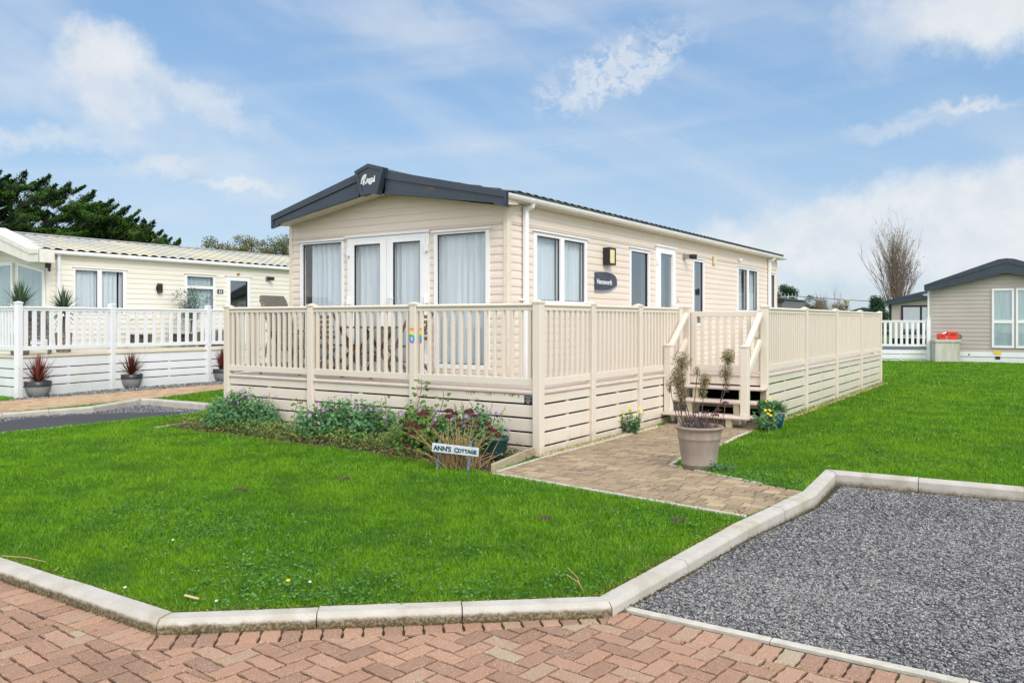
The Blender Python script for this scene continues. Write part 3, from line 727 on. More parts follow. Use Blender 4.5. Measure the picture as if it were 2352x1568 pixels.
def curtain(parent, T, s0, s1, z0, z1, m, d=-.09, amp=.030, wl=.125, gap=None, name='curtain'):
    mb = MB(); n = max(8, int((s1-s0)/.014)); ph = rnd.uniform(0, 6)
    for (a, b) in ([(s0, s1)] if not gap else [(s0, gap[0]), (gap[1], s1)]):
        n = max(6, int((b-a)/.014)); vs = []
        for zi, z in enumerate((z0, (z0+z1)/2, z1)):
            for i in range(n+1):
                s_ = a+(b-a)*i/n
                dd = d+amp*(.55+.45*math.sin(s_*6.1+ph))*math.sin(6.283*s_/wl+ph+1.1*math.sin(s_*9)+zi*.35)+amp*.25*math.sin(s_*141+zi)
                vs.append(T(s_, dd, z))
        mb.add(vs, [(r*(n+1)+i, r*(n+1)+i+1, (r+1)*(n+1)+i+1, (r+1)*(n+1)+i) for r in (0, 1) for i in range(n)])
    return mb.build(name, m, parent, smooth=True)
def window(root, T, s0, s1, z0, z1, panes, fm=WHITE, gm=GLASS, cm=CURT, fw=.055, name='window', head=True, gap=None, hdz=.045, headm=None, lab=None, inset=(0, 0)):
    """panes: list of (s0, s1, z0, z1); returns hole rectangle"""
    f = MB(); xs = sorted({s0, s1}|{v for p in panes for v in p[:2]}); zs = sorted({z0, z1}|{v for p in panes for v in p[2:4]})
    for xa, xb in zip(xs[:-1], xs[1:]):
        for za, zb in zip(zs[:-1], zs[1:]):
            cx_, cz_ = (xa+xb)/2, (za+zb)/2
            if any(p[0] < cx_ < p[1] and p[2] < cz_ < p[3] for p in panes): continue
            obox(f, T, xa, xb, -.05, .026, za, zb, 0)
    o = f.build(name, fm, root)
    if lab: o['label'] = lab
    for p in panes:   # bead round each pane
        g = MB(); obox(g, T, p[0], p[1], -.022, -.016, p[2], p[3], 0); g.build('pane', gm, o)
        bd = MB(); e_ = .010
        obox(bd, T, p[0], p[0]+e_, -.016, .002, p[2], p[3], 0); obox(bd, T, p[1]-e_, p[1], -.016, .002, p[2], p[3], 0)
        obox(bd, T, p[0]+e_, p[1]-e_, -.016, .002, p[2], p[2]+e_, 0); obox(bd, T, p[0]+e_, p[1]-e_, -.016, .002, p[3]-e_, p[3], 0)
        bd.build('bead', BLACK if fm is WHITE else CHAR, o)
    if cm is not None: curtain(o, T, s0+.03+inset[0], s1-.03-inset[1], z0+.02, z1-.02, cm, gap=gap)
    if head:
        h = MB(); obox(h, T, s0-.03, s1+.03, .0, .055, z1+.003, z1+hdz*.6, .004); h.build('drip_head', headm or WHITE, o)
    return [s0+.004, s1-.004, z0+.004, z1-.004]
def roof_sheet(x0, x1, ya, za, yb, zb, wave=.2, row=.33, amp=.014, step=.012, nper=8):
    """pressed pantile sheet between eave (ya, za) and ridge (yb, zb), running along x"""
    L = math.hypot(yb-ya, zb-za); n = max(1, round(L/row)); nxx = int((x1-x0)/wave*nper)
    dy, dz = (yb-ya)/L, (zb-za)/L; ny_, nz_ = (-dz, dy) if dy > 0 else (dz, -dy)
    xs = np.linspace(x0, x1, nxx+1); wv = amp*np.sin(xs/wave*2*np.pi)+amp*.3*np.sin(xs/wave*4*np.pi+1)
    V = []; Fs = []; c = 0
    for r in range(n):
        for t_, h in ((r/n, step+.004), (r/n+.02/n, step+.006), ((r+1)/n, 0.0)):
            y = ya+(yb-ya)*t_+ny_*(h+wv); z = za+(zb-za)*t_+nz_*(h+wv)
            V.append(np.stack([xs, y, z], -1))
        if r: # riser
            pass
    m_ = len(V); V = np.array(V).reshape(-1, 3); idx = np.arange(m_*(nxx+1)).reshape(m_, nxx+1)
    F_ = np.stack([idx[:-1, :-1], idx[:-1, 1:], idx[1:, 1:], idx[1:, :-1]], -1).reshape(-1, 4)
    return V, F_

# ================================================================ the beige holiday caravan
W_, LEN, Z0, ZE, ZR_, YM = 4.2, 12.5, .62, 3.07, 3.42, 2.1
P0 = FW(1.0, 1.1)
car = empty('holiday_caravan', P0, ROT, 'beige clad static caravan with charcoal gable fascia, standing behind the beige deck', 'caravan')
TF = lambda s, d, z: (-d, s, z)            # front wall: s across, d outward
TS = lambda s, d, z: (s, -d, z)            # side wall
TB = lambda s, d, z: (LEN+d, s, z); TL = lambda s, d, z: (s, W_+d, z)
hf = []; hs2 = []
hf.append(window(car, TF, 3.00, 3.96, .89, 2.78, [(3.045, 3.905, .955, 2.755)], inset=(.0, .12), lab='tall window with net curtain left of the glazed doors'))
hf.append(window(car, TF, .28, 1.235, .89, 2.78, [(.342, 1.178, .955, 2.755)], lab='tall window with net curtain right of the glazed doors'))
# french doors: outer frame and two leaves
f = MB(); T = TF
obox(f, T, 2.865, 2.915, -.05, .03, .80, 2.80, 0); obox(f, T, 1.32, 1.37, -.05, .03, .80, 2.80, 0); obox(f, T, 1.37, 2.865, -.05, .03, 2.755, 2.80, 0); obox(f, T, 1.32, 2.915, -.05, .06, .77, .80, 0)
fr_ = f.build('door_frame', WHITE, car)
h = MB(); obox(h, T, 1.30, 2.94, .0, .055, 2.803, 2.835, .004); h.build('drip_head', WHITE, fr_)
for (a, b, g0, g1, hs_) in ((2.12, 2.862, 2.24, 2.765, 2.875), (1.373, 2.113, 1.475, 1.99, 1.36)):
    d = MB()
    obox(d, T, a, g0, -.03, .040, .81, 2.752, .004); obox(d, T, g1, b, -.03, .040, .81, 2.752, .004)
    obox(d, T, g0, g1, -.03, .040, .81, .955, .004); obox(d, T, g0, g1, -.03, .040, 2.69, 2.752, .004)
    lf = d.build('door', WHITE, car)
    g = MB(); obox(g, T, g0, g1, -.005, .001, .955, 2.69, 0); g.build('pane', GLASS, lf)
    bd = MB(); e_ = .01
    obox(bd, T, g0, g0+e_, .001, .03, .955, 2.69, 0); obox(bd, T, g1-e_, g1, .001, .03, .955, 2.69, 0); obox(bd, T, g0+e_, g1-e_, .001, .03, 2.68, 2.69, 0); obox(bd, T, g0+e_, g1-e_, .001, .03, .955, .965, 0); bd.build('bead', BLACK, lf)
    curtain(lf, T, a+.04, b-.04, .93, 2.72, CURT)
    for z in (1.0, 1.85, 2.58):
        hg = MB(); sgn = 1 if a > 2 else -1; x = hs_
        obox(hg, T, x-.035, x+.035, .032, .062, z-.055, z+.055, .01); obox(hg, T, x-.012, x+.012, .062, .078, z-.07, z+.07, .006); hg.build('hinge', WHITE, lf)
hd = MB(); obox(hd, T, 2.015, 2.055, .04, .055, 1.72, 1.94, .006); hd.tube([(-.06, 2.035, 1.88), (-.095, 2.035, 1.88), (-.095, 1.93, 1.88)], .010, 8); hd.build('door_handle', WHITE, fr_)
hf.append([1.33, 2.905, .78, 2.80])
mb = MB(); siding(mb, TF, 0, W_, Z0, ZE, hf, peak=(YM, ZR_)); mb.build('front_wall', SIDING, car)
# side wall openings
w = window
hs2.append(w(car, TS, .615, 2.165, 1.78, 2.79, [(.70, 1.345, 1.84, 2.745), (1.46, 2.095, 1.84, 2.745)], gap=(1.39, 1.44), lab='two pane window nearest the front corner, pale curtains'))
hs2.append(w(car, TS, 3.69, 4.51, 1.45, 2.79, [(3.745, 4.445, 1.51, 2.745)], gm=GLASSD, cm=CURTD, gap=(3.8, 4.41), lab='tall single window left of the side door'))
hs2.append(w(car, TS, 6.60, 7.23, 1.45, 2.79, [(6.655, 7.17, 1.51, 2.745)], gm=GLASSD, cm=CURTD, inset=(0, .16), lab='narrow tall window right of the side door'))
hs2.append(w(car, TS, 9.34, 10.89, 1.75, 2.79, [(9.40, 10.05, 1.80, 2.745), (10.16, 10.83, 1.80, 2.745)], gap=(9.95, 10.4), lab='two pane bedroom window near the far end'))
hs2.append(w(car, TS, 11.80, 12.34, 1.75, 2.77, [(11.85, 12.29, 1.80, 2.725)], gm=GLASSD, cm=CURTD, lab='narrow window at the far corner'))
f = MB(); T = TS
obox(f, T, 4.775, 4.82, -.05, .03, .80, 2.90, 0); obox(f, T, 5.64, 5.685, -.05, .03, .80, 2.90, 0); obox(f, T, 4.82, 5.64, -.05, .03, 2.86, 2.90, 0)
sf = f.build('door_frame', WHITE, car)
h = MB(); obox(h, T, 4.74, 5.71, 0, .055, 2.903, 2.935, .004); h.build('drip_head', WHITE, sf)
d = MB(); obox(d, T, 4.82, 4.975, -.03, .038, .80, 2.857, .004); obox(d, T, 5.53, 5.64, -.03, .038, .80, 2.857, .004); obox(d, T, 4.975, 5.53, -.03, .038, 2.79, 2.857, .004); obox(d, T, 4.975, 5.53, -.03, .038, .80, 1.35, .004)
sdr = d.build('door', WHITE, car); sdr['label'] = 'white side door with a tall glass pane'
g = MB(); obox(g, T, 4.975, 5.53, -.005, .001, 1.35, 2.79, 0); g.build('pane', GLASSD, sdr); curtain(sdr, T, 4.99, 5.40, 1.37, 2.77, CURTD)
hd = MB(); obox(hd, T, 5.57, 5.61, .038, .05, 1.70, 1.92, .005); hd.tube([(5.59, -.05, 1.84), (5.59, -.085, 1.84), (5.46, -.085, 1.85)], .011, 8); hd.build('door_handle', WHITE, sdr)
for z in (1.3, 1.78, 2.62):
    hg = MB(); obox(hg, T, 4.79, 4.845, .03, .055, z-.06, z+.06, .008); hg.build('hinge', WHITE, sdr)
hs2.append([4.785, 5.675, .80, 2.895])
mb = MB(); siding(mb, TS, 0, LEN, Z0, ZE+.03, hs2); mb.build('side_wall', SIDING, car)
mb = MB(); siding(mb, TL, 0, LEN, Z0, ZE+.03, []); mb.build('side_wall', SIDING, car)
mb = MB(); siding(mb, TB, 0, W_, Z0, ZE, [], peak=(YM, ZR_)); mb.build('rear_wall', SIDING, car)
# horizontal joint line, corner trims
mb = MB()
for (s0, s1) in ((0.02, 2.95), (3.98, W_-.02)): pass
obox(mb, TF, 0, W_, .010, .019, 2.838, 2.842, 0)
mb.build('cladding_joint', mat('joint_line', (.40, .33, .26)), car)
for pr_ in (((TF, -.018, .055), (TS, -.018, .055)), ((TF, W_-.055, W_+.018),), ((TS, LEN-.055, LEN+.018),)):
    mb = MB()
    for (T, s0, s1) in pr_: obox(mb, T, s0, s1, .0, .024, Z0, ZE+.02, .004)
    mb.build('corner_trim', TRIM, car)
mb = MB(); obox(mb, TS, .06, LEN-.06, .009, .019, 2.838, 2.842, 0); mb.build('cladding_joint', mat('joint_line', (.40, .33, .26)), car)
# skirting and interior floor so that no light leaks
mb = MB(); mb.box(.1, LEN-.1, .1, W_-.1, .10, Z0+.02, 0); mb.box(.06, LEN-.06, .06, W_-.06, Z0+.03, Z0+.08, 0); mb.build('chassis', DARK, car)
mb = MB(); mb.box(1.7, 1.75, .08, W_-.08, Z0+.1, 3.0); mb.box(6.45, 6.5, .08, W_-.08, Z0+.1, 3.0); mb.box(3.4, 3.45, .9, W_-.08, Z0+.1, 3.0); mb.box(.08, LEN-.08, 1.5, 1.53, Z0+.1, 2.2); mb.build('inner_partition', mat('room_wall', (.42, .40, .36)), car)
# roof: two pantile slopes, soffit, gutter, downpipes
fx_g = -.325; pk = 3.72; ev = 3.20; yo = -.17; yo2 = W_+.03
V1, F1 = roof_sheet(-.06, LEN+.12, yo, ev+.034, YM, pk-.02, amp=.012); V2, F2 = roof_sheet(-.06, LEN+.12, yo2, ev+.034, YM, pk-.02, amp=.012)
link_mesh('roof', raw_mesh('roof', np.vstack([V1, V2]), [F1, F2[:, ::-1]+len(V1)], ROOFD, smooth=False), car)
mb = MB(); mb.box(-.05, LEN+.10, yo+.012, yo+.03, ev-.02, ev+.042, 0); mb.build('eave_strip', ROOFD, car)
mb = MB(); mb.tube([(-.10, YM, pk), (LEN+.12, YM, pk)], .05, 8); mb.build('ridge_cap', ROOFD, car)
mb = MB()
for y in (yo-.012, yo2+.012):
    prof = [(math.cos(a)*.058, math.sin(a)*.058) for a in np.linspace(math.pi, 2*math.pi, 9)]
    out = [(c_*1.0, s_) for c_, s_ in prof]; n = len(out)
    vs = []; 
    for x in (fx_g if y < 0 else .0, LEN+.14):
        vs += [(x, y+c_, ev-.012+s_-.0) for c_, s_ in out]+[(x, y+c_*.85, ev-.012+s_*.85) for c_, s_ in out[::-1]]
    m_ = 2*n; mb.add(vs, [(i, (i+1) % m_, m_+(i+1) % m_, m_+i) for i in range(m_)]+[tuple(range(m_)), tuple(range(m_, 2*m_))[::-1]])
    x = .25
    while x < LEN:
        vs = []
        for xx in (x, x+.045): vs += [(xx, y+c_*1.09, ev-.012+s_*1.09) for c_, s_ in out]+[(xx, y+c_*.95, ev-.012+s_*.95) for c_, s_ in out[::-1]]
        mb.add(vs, [(i, (i+1) % m_, m_+(i+1) % m_, m_+i) for i in range(m_)]+[tuple(range(m_)), tuple(range(m_, 2*m_))[::-1]]); x += 1.22
mb.build('gutter', WHITE, car)
for x in (.36, 11.72):
    mb = MB(); mb.tube([(x, yo, ev-.06), (x, yo+.01, ev-.10), (x, -.055, ev-.14)], .04, 8); mb.box(x-.04, x+.04, -.09, -.022, .15, ev-.10, .012); mb.box(x-.055, x+.055, -.07, -.01, 1.82, 1.85, .003); mb.box(x-.11, x-.04, -.05, -.02, 1.825, 1.845, .003)
    mb.build('downpipe', WHITE, car)
# fascia of charcoal moulding on the gable, with lower rim and centre badge
fx = -.36
def fascia(y0, y1, zt0, zb0, zt1, zb1, notch):
    m = MB()
    top = lambda t: zt0+(zt1-zt0)*t; bot = lambda t: zb0+(zb1-zb0)*t
    Y_ = lambda t: y0+(y1-y0)*t
    fn = lambda a, b, d_: (fx-d_, a, b)
    tn = .085
    outer = [(Y_(0), top(0)), (Y_(1), top(1)), (Y_(1), bot(1)), (Y_(tn+.015), bot(tn+.015)), (Y_(tn), bot(tn)-.03), (Y_(0), zb0-.035)]
    m.prism(outer, fn, -.02, .0)
    up = [(Y_(0), top(0)), (Y_(1), top(1)), (Y_(1), top(1)-.115), (Y_(.02), top(.02)-.085), (Y_(0), top(0)-.09)]
    m.prism(up, fn, .0, .022)
    low = [(Y_(.02), bot(.02)+.0), (Y_(1), bot(1)+.03), (Y_(1), bot(1)), (Y_(tn+.015), bot(tn+.015)), (Y_(tn), bot(tn)-.03), (Y_(0), zb0-.035), (Y_(0), zb0+.0)]
    m.prism(low, fn, .0, .016)
    m.prism([(Y_(0), top(0)-.08), (Y_(.02), top(.02)-.08), (Y_(.02), bot(.02)-.02), (Y_(0), bot(0)-.02)], fn, .0, .016)
    # return over the roof edge and round the end
    pts = [(Y_(0), top(0)), (Y_(1), top(1))]
    for (a, b) in (pts,):
        m.add([(fx, a[0], a[1]), (fx, b[0], b[1]), (-.10, b[0], b[1]+.005), (-.10, a[0], a[1]+.005), (fx-.022, a[0], a[1]), (fx-.022, b[0], b[1])], [(0, 1, 2, 3), (0, 4, 5, 1)])
    m.add([(fx-.02, y0, zt0), (fx+.03, y0, zt0), (fx+.03, y0, zb0-.035), (fx-.02, y0, zb0-.035)], [(0, 1, 2, 3)])
    return m
fascia(-.235, 1.84, 3.205, 3.035, 3.675, 3.345, 0).build('fascia', CHAR, car)
fascia(4.225+.0, 2.34, 3.205, 3.035, 3.685, 3.345, 0).build('fascia', CHAR, car)
mb = MB(); fn = lambda a, b, d_: (fx-d_, a, b)
badge = [(1.80, 3.70), (2.095, 3.785), (2.36, 3.70), (2.235, 3.335), (2.095, 3.365), (1.925, 3.335)]
mb.prism(badge, fn, -.02, .075)
mb.add([(fx-.075, y, z) for y, z in badge[:3]]+[(-.1, y, z) for y, z in badge[:3]], [(0, 1, 4, 3), (1, 2, 5, 4)])
rim_i = [(1.86, 3.665), (2.095, 3.73), (2.30, 3.665), (2.20, 3.39), (2.095, 3.405), (1.955, 3.39)]
for i in range(6):
    a, b = badge[i], badge[(i+1) % 6]; c_, d_ = rim_i[(i+1) % 6], rim_i[i]
    mb.prism([a, b, c_, d_], fn, .075, .088)
bdg = mb.build('badge', CHAR, car); bdg['label'] = 'charcoal keystone badge lettered Regal at the gable peak'
LET = mat('white_lettering', (.85, .86, .87), rough=.5)
text_mesh('lettering', 'egal', .128, LET, bdg, frame_matrix((fx-.0775, 2.135, 3.515), (0, -1, 0), (0, 0, 1)), shear=.05, bold=.002, spacing=.86)
mb = MB(); mm = frame_matrix((fx-.078, 2.235, 3.505), (0, -1, 0), (0, 0, 1)) @ Matrix.Diagonal((.80, .88, 1, 1))
def stroke(pts, wd0):
    for i, (a, b) in enumerate(zip(pts[:-1], pts[1:])):
        t = i/(len(pts)-1); w0 = wd0*(.5+1.0*math.sin(math.pi*min(1, t+.15)))
        A, B = mm @ Vector((*a, 0)), mm @ Vector((*b, 0)); mb.bar(A, B, w0, .003, 0, up=(1, 0, 0))
stroke([(0, 0), (.02, .06), (.06, .12), (.11, .145), (.125, .13), (.11, .09), (.075, .06)], .016)
stroke([(.085, .12), (.06, .04), (.055, .0), (.075, -.02)], .016); stroke([(.075, .06), (.095, .02), (.12, .0), (.135, .004)], .014); mb.build('lettering', LET, bdg)
st = MB()
for k in range(26): y = 1.02+max(-.04, min(.04, rnd.gauss(0, .02))); z = 3.40+max(-.03, min(.03, rnd.gauss(0, .02))); st.bar((fx-.0015, y, z), (fx-.0015, y-rnd.uniform(-.03, .06), z-rnd.uniform(.03, .1)), .004, .0015, 0, up=(1, 0, 0))
st.build('bird_dropping', mat('bird_dropping', (.20, .15, .10)), car)
# soffit under the overhang
mb = MB(); 
for a, b in (((-.20, 3.04), (2.1, 3.375)), ((4.19, 3.04), (2.1, 3.375))):
    mb.add([(fx+.005, a[0], a[1]), (fx+.005, b[0], b[1]), (.02, b[0], b[1]+.035), (.02, a[0], a[1]+.03)], [(0, 1, 2, 3)])
mb.add([(.0, -.17, ev-.07), (LEN+.1, -.17, ev-.07), (LEN+.1, 0, ev-.07), (0, 0, ev-.07)], [(0, 1, 2, 3)]); mb.add([(.0, W_+.17, ev-.07), (LEN+.1, W_+.17, ev-.07), (LEN+.1, W_, ev-.07), (0, W_, ev-.07)], [(0, 1, 2, 3)])
mb.add([(0, -.01, 3.05), (LEN, -.01, 3.05), (LEN, -.01, ev), (0, -.01, ev)], [(0, 1, 2, 3)]); mb.add([(fx+.02, -.15, 3.04), (.0, -.15, 3.07), (.0, -.15, ev), (fx+.02, -.15, ev)], [(0, 1, 2, 3)]); mb.add([(.0, -.17, 3.055), (.0, 0, 3.055), (.0, 0, ev), (.0, -.17, ev)], [(0, 1, 2, 3)])
mb.build('soffit', TRIM, car)
# fittings on the side wall
LAMPG = mat('lamp_glass', (.80, .68, .34), rough=.35)
def lamp_box(x, z):
    m = MB(); T = TS
    obox(m, T, x-.12, x+.12, .01, .03, z-.14, z+.14, .004); obox(m, T, x-.12, x-.085, .03, .13, z-.14, z+.14, .004); obox(m, T, x+.085, x+.12, .03, .13, z-.14, z+.14, .004); obox(m, T, x-.085, x+.085, .03, .13, z+.11, z+.14, .004); obox(m, T, x-.085, x+.085, .03, .13, z-.14, z-.11, .004)
    o_ = m.build('wall_lamp', BLACK, car); g_ = MB(); obox(g_, T, x-.085, x+.085, .03, .122, z-.11, z+.11, .003); g_.build('lamp_glass', LAMPG, o_)
lamp_box(2.83, 2.585)
m = MB(); sh = [(2.42, 2.035), (2.42, 2.315), (2.80, 2.335), (3.03, 2.315), (3.12, 2.29), (3.185, 2.24), (3.19, 2.14), (2.95, 2.06), (2.70, 2.035)]
m.prism(sh, lambda a, b, d_: (a, -d_, b), .018, .028); sg = m.build('name_plate', mat('navy_plate', (.03, .036, .06), (.05, .055, .09), rough=.25, scale=5, c3=(.10, .06, .09), s3=7), car); sg['label'] = 'dark navy name plate reading Hemsworth'
text_mesh('lettering', 'Hemsworth', .118, LET, sg, frame_matrix((2.47, -.031, 2.135), (1, 0, 0), (0, 0, 1)), bold=.001, spacing=.92)
m = MB(); lo = [(2.42, 2.035), (2.70, 2.035), (2.95, 2.06), (3.19, 2.14), (3.19, 2.115), (2.95, 2.032), (2.70, 2.008), (2.42, 2.005)]
m.prism(lo, lambda a, b, d_: (a, -d_, b), .018, .03); m.build('silver_rim', GALV, sg)
m = MB(); m.tube([(6.13, -.015, 2.80), (6.13, -.035, 2.80)], .065, 14); m.tube([(6.13, -.035, 2.80), (6.14, -.13, 2.80)], .045, 12); cm_ = m.build('security_camera', GALV, car, smooth=False)
m = MB(); m.tube([(6.14, -.12, 2.80), (6.18, -.26, 2.79)], [.045, .05], 12); m.build('lens_hood', BLACK, cm_)
m = MB(); m.box(7.72, 7.84, -.075, -.015, 2.74, 2.92, .012); m.build('alarm_box', mat('pale_yellow', (.75, .66, .42)), car)
m = MB(); m.box(9.38, 9.52, -.08, -.015, 2.92, 2.97, .008); m.build('vent_cover', WHITE, car)
m = MB(); m.box(5.80, 5.87, -.045, -.015, 1.93, 2.0, .006); m.build('door_bell', TRIM, car)
# ================================================================ decking
deck = empty('veranda_deck', C0, ROT, 'beige plastic deck with slatted railings and boarded skirt around the Regal caravan', 'deck')
ZT = 1.795; ZD = .748
def post(x, y, zt=ZT, zb=-.05, w_=.105, m=VINYL, root=None, name='post'):
    root = root or deck
    p = MB(); p.box(x-w_/2, x+w_/2, y-w_/2, y+w_/2, zb, zt-.045, .006); o_ = p.build(name, m, root)
    c = MB(); e_ = w_/2+.008; c.box(x-e_, x+e_, y-e_, y+e_, zt-.045, zt-.022, .003)
    c.add([(x-e_, y-e_, zt-.022), (x+e_, y-e_, zt-.022), (x+e_, y+e_, zt-.022), (x-e_, y+e_, zt-.022), (x-.012, y-.012, zt), (x+.012, y-.012, zt), (x+.012, y+.012, zt), (x-.012, y+.012, zt)], [(0, 1, 5, 4), (1, 2, 6, 5), (2, 3, 7, 6), (3, 0, 4, 7), (4, 5, 6, 7)])
    c.build('post_cap', m, o_); return o_
def rail_panel(a, b, n, root=None, m=VINYL, zr=1.715, zb=.80, pw=.105, bw=.045, mr=None, skirt=True, ms=None, zd=ZD, gaps=(.587, .425, .262, .10), zlow=-.03, nosing=True, mn=None, out=1):
    """slatted panel, rails and skirt boards between post centres a and b (2D, local)"""
    root = root or deck; a = Vector((*a, 0)); b = Vector((*b, 0)); d = (b-a).normalized(); L = (b-a).length
    a2, b2 = a+d*pw/2, b-d*pw/2; up = Vector((0, 0, 1))
    pn = MB(); L2 = (b2-a2).length
    for i in range(n):
        p = a2+d*(L2*(i+.5)/n)
        ax = d; M = Matrix(((d.x, -d.y, 0, p.x), (d.y, d.x, 0, p.y), (0, 0, 1, 0), (0, 0, 0, 1)))
        pn.box(-bw/2, bw/2, -.019, .019, zb+.06, zr-.04, .004, M)
    o_ = pn.build('railing_panel', m, root)
    h = MB(); h.bar(a2+up*(zr-.022), b2+up*(zr-.022), .048, .044, .004); h.bar(a2+up*(zr+.022), b2+up*(zr+.022), .085, .042, .014); h.build('hand_rail', mr or m, o_)
    l = MB(); l.bar(a2+up*(zb+.042), b2+up*(zb+.042), .044, .086, .004)
    l.build('bottom_rail', m, o_)
    if skirt:
        s_ = MB(); zz = [zd-.048]+list(gaps)+[zlow]
        for k in range(len(zz)-1):
            t_ = zz[k]-(.010 if k else 0); b_ = zz[k+1]+(.010 if k < len(zz)-2 else 0)
            s_.bar(a2+up*((t_+b_)/2), b2+up*((t_+b_)/2), .024, t_-b_, .005)
        so_ = s_.build('skirting_panel', ms or m, root)
        bt = MB()
        for t in (.5,):
            p = a2.lerp(b2, t+rnd.uniform(-.1, .1)); nn = Vector((-d.y, d.x, 0))*.02*out
            bt.bar(Vector((p.x, p.y, zlow))+nn, Vector((p.x, p.y, zd-.05))+nn, .07, .02, up=(d.x, d.y, 0) if False else (-d.y, d.x, 0))
        bt.build('batten', m, so_)
    if nosing:
        ns_ = MB(); ns_.bar(a2+up*(zd-.023), b2+up*(zd-.023), .07, .044, .01); ns_.build('nosing', mn or NOSING, root)
FP = [0, 1.851, 3.726, 5.551]
FPO = [post(0, y) for y in FP]
for (a, b), n in zip(zip(FP[:-1], FP[1:]), (14, 14, 15)): rail_panel((0, b), (0, a), n)
SP = [0, 1.268, 2.695, 4.17]
for x in SP[1:]: post(x, 0)
for (a, b), n in zip(zip(SP[:-1], SP[1:]), (9, 11, 12)): rail_panel((a, 0), (b, 0), n, out=1)
GX = 4.36
post(GX, -.075); post(GX, -1.30)
QP = [GX, 6.72, 9.10, 11.56, 14.0]
for x in QP[1:]: post(x, -1.30)
for a, b in zip(QP[:-1], QP[1:]): rail_panel((a, -1.30), (b, -1.30), 18, ms=VINYL_ALGAE)
post(1.30, 5.551); rail_panel((0, 5.551), (1.30, 5.551), 9); post(1.3, 5.36) if False else None
post(14.0, 1.1); rail_panel((14.0, -1.3), (14.0, 1.1), 17)
# gate
g = MB(); y0, y1 = -.15, -1.235
g.box(GX-.022, GX+.022, y0-.0, y0-.085, .79, 1.70, .005); g.box(GX-.022, GX+.022, y1+.085, y1, .79, 1.70, .005); g.box(GX-.021, GX+.021, y1+.085, y0-.085, 1.615, 1.70, .005); g.box(GX-.021, GX+.021, y1+.085, y0-.085, .79, .875, .005)
for i in range(7): y = y0-.085-(i+.75)*(y0-y1-.17)/7.5; g.box(GX-.016, GX+.016, y-.028, y+.028, .87, 1.62, .004)
gt = g.build('gate', VINYL, deck); gt['label'] = 'slatted beige gate at the top of the steps'
m = MB(); m.box(GX-.05, GX-.022, y1+.02, y1+.10, 1.30, 1.36, .004); m.build('gate_latch', TRIM, gt)
# floor boards
fb = MB()
def boards(x0, x1, y0, y1):
    y = y0
    while y < y1-.01: fb.box(x0, x1, y, min(y+.138, y1), ZD-.03, ZD-.001, .003); y += .143
boards(.03, .98, .03, 5.52); boards(.98, 13.97, -.0+.03, 1.07); boards(GX+.03, 13.97, -1.27, .03)
fb.build('floor_boards', NOSING, deck)
m = MB(); m.box(GX-.035, GX+.03, -1.25, -.13, ZD-.044, ZD+.0, .01); m.build('nosing', NOSING, deck)
m = MB(); m.box(GX-.012, GX+.012, -1.25, -.13, .575, ZD-.046, .004); m.build('skirting_panel', VINYL, deck)
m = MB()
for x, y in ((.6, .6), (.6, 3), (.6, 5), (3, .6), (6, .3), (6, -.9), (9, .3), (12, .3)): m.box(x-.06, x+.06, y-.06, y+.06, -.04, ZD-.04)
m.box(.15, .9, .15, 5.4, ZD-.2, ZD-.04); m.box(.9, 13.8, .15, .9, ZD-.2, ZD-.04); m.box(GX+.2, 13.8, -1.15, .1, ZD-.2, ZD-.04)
m.box(.55, .57, .3, 5.4, -.04, ZD-.2); m.box(.6, 13.8, .62, .64, -.04, ZD-.2); m.build('underframe_shade', DARK, deck)  # near-black supports and sheets, standing in for the shade under the deck
# steps
steps = empty('step_flight', FW(3.45, -.68), ROT, 'three beige steps with handrails leading up to the gate', 'steps')
def sb(mb, name, m, par=steps):
    off = C0+Rv*3.45+Lv*-.68; mb.v = [(v[0]-3.45, v[1]+.68, v[2]) for v in mb.v]; return mb.build(name, m, par)
for (x0, x1, z, y0, y1) in ((3.45, 3.80, .185, -.03, -1.35), (3.78, 4.10, .37, -.03, -1.35), (4.05, 4.34, .556, -.03, -1.36)):
    m = MB(); m.box(x0, x0+.165, y0, y1, z-.04, z, .010); m.box(x0+.17, x1, y0, y1, z-.04, z, .006); sb(m, 'tread', NOSING)
m = MB()
for y in (-.30, -1.03):
    for (xa, xb, zb_) in ((3.52, 3.60, .143), (3.86, 3.94, .33), (4.12, 4.2, .515)): m = MB(); m.box(xa, xb, y-.045, y+.045, -.02, zb_, .004); sb(m, 'riser_block', mat('cream_block', (.66, .60, .42), rough=.6))
m = MB(); m.box(4.20, 4.24, -.05, -1.3, .0, .13, 0); m.box(4.20, 4.24, -.05, -1.3, .24, .33, 0); sb(m, 'back_board', mat('old_board', (.20, .165, .13), rough=.9))
for y in (-.08, -1.245):
    m = MB(); m.box(3.545, 3.655, y-.055, y+.055, .186, 1.17, .006); nw = sb(m, 'newel_post', VINYL)
    c = MB(); e_ = .063; c.box(3.6-e_, 3.6+e_, y-e_, y+e_, 1.17, 1.19, .003); c.add([(3.6-e_, y-e_, 1.19), (3.6+e_, y-e_, 1.19), (3.6+e_, y+e_, 1.19), (3.6-e_, y+e_, 1.19), (3.6, y, 1.212)], [(0, 1, 4), (1, 2, 4), (2, 3, 4), (3, 0, 4)]); sb(c, 'post_cap', VINYL, nw)
    m = MB(); m.bar((3.65, y, 1.145), (4.31, y, 1.66), .085, .085, .02); sb(m, 'hand_rail', VINYL)
    m = MB(); m.bar((3.65, y, .74), (4.31, y, 1.24), .05, .095, .006); sb(m, 'lower_rail', VINYL)
m = MB(); m.box(4.3, 4.345, -1.34, -1.25, .10, .515, .004); sb(m, 'side_block', TIMBER)
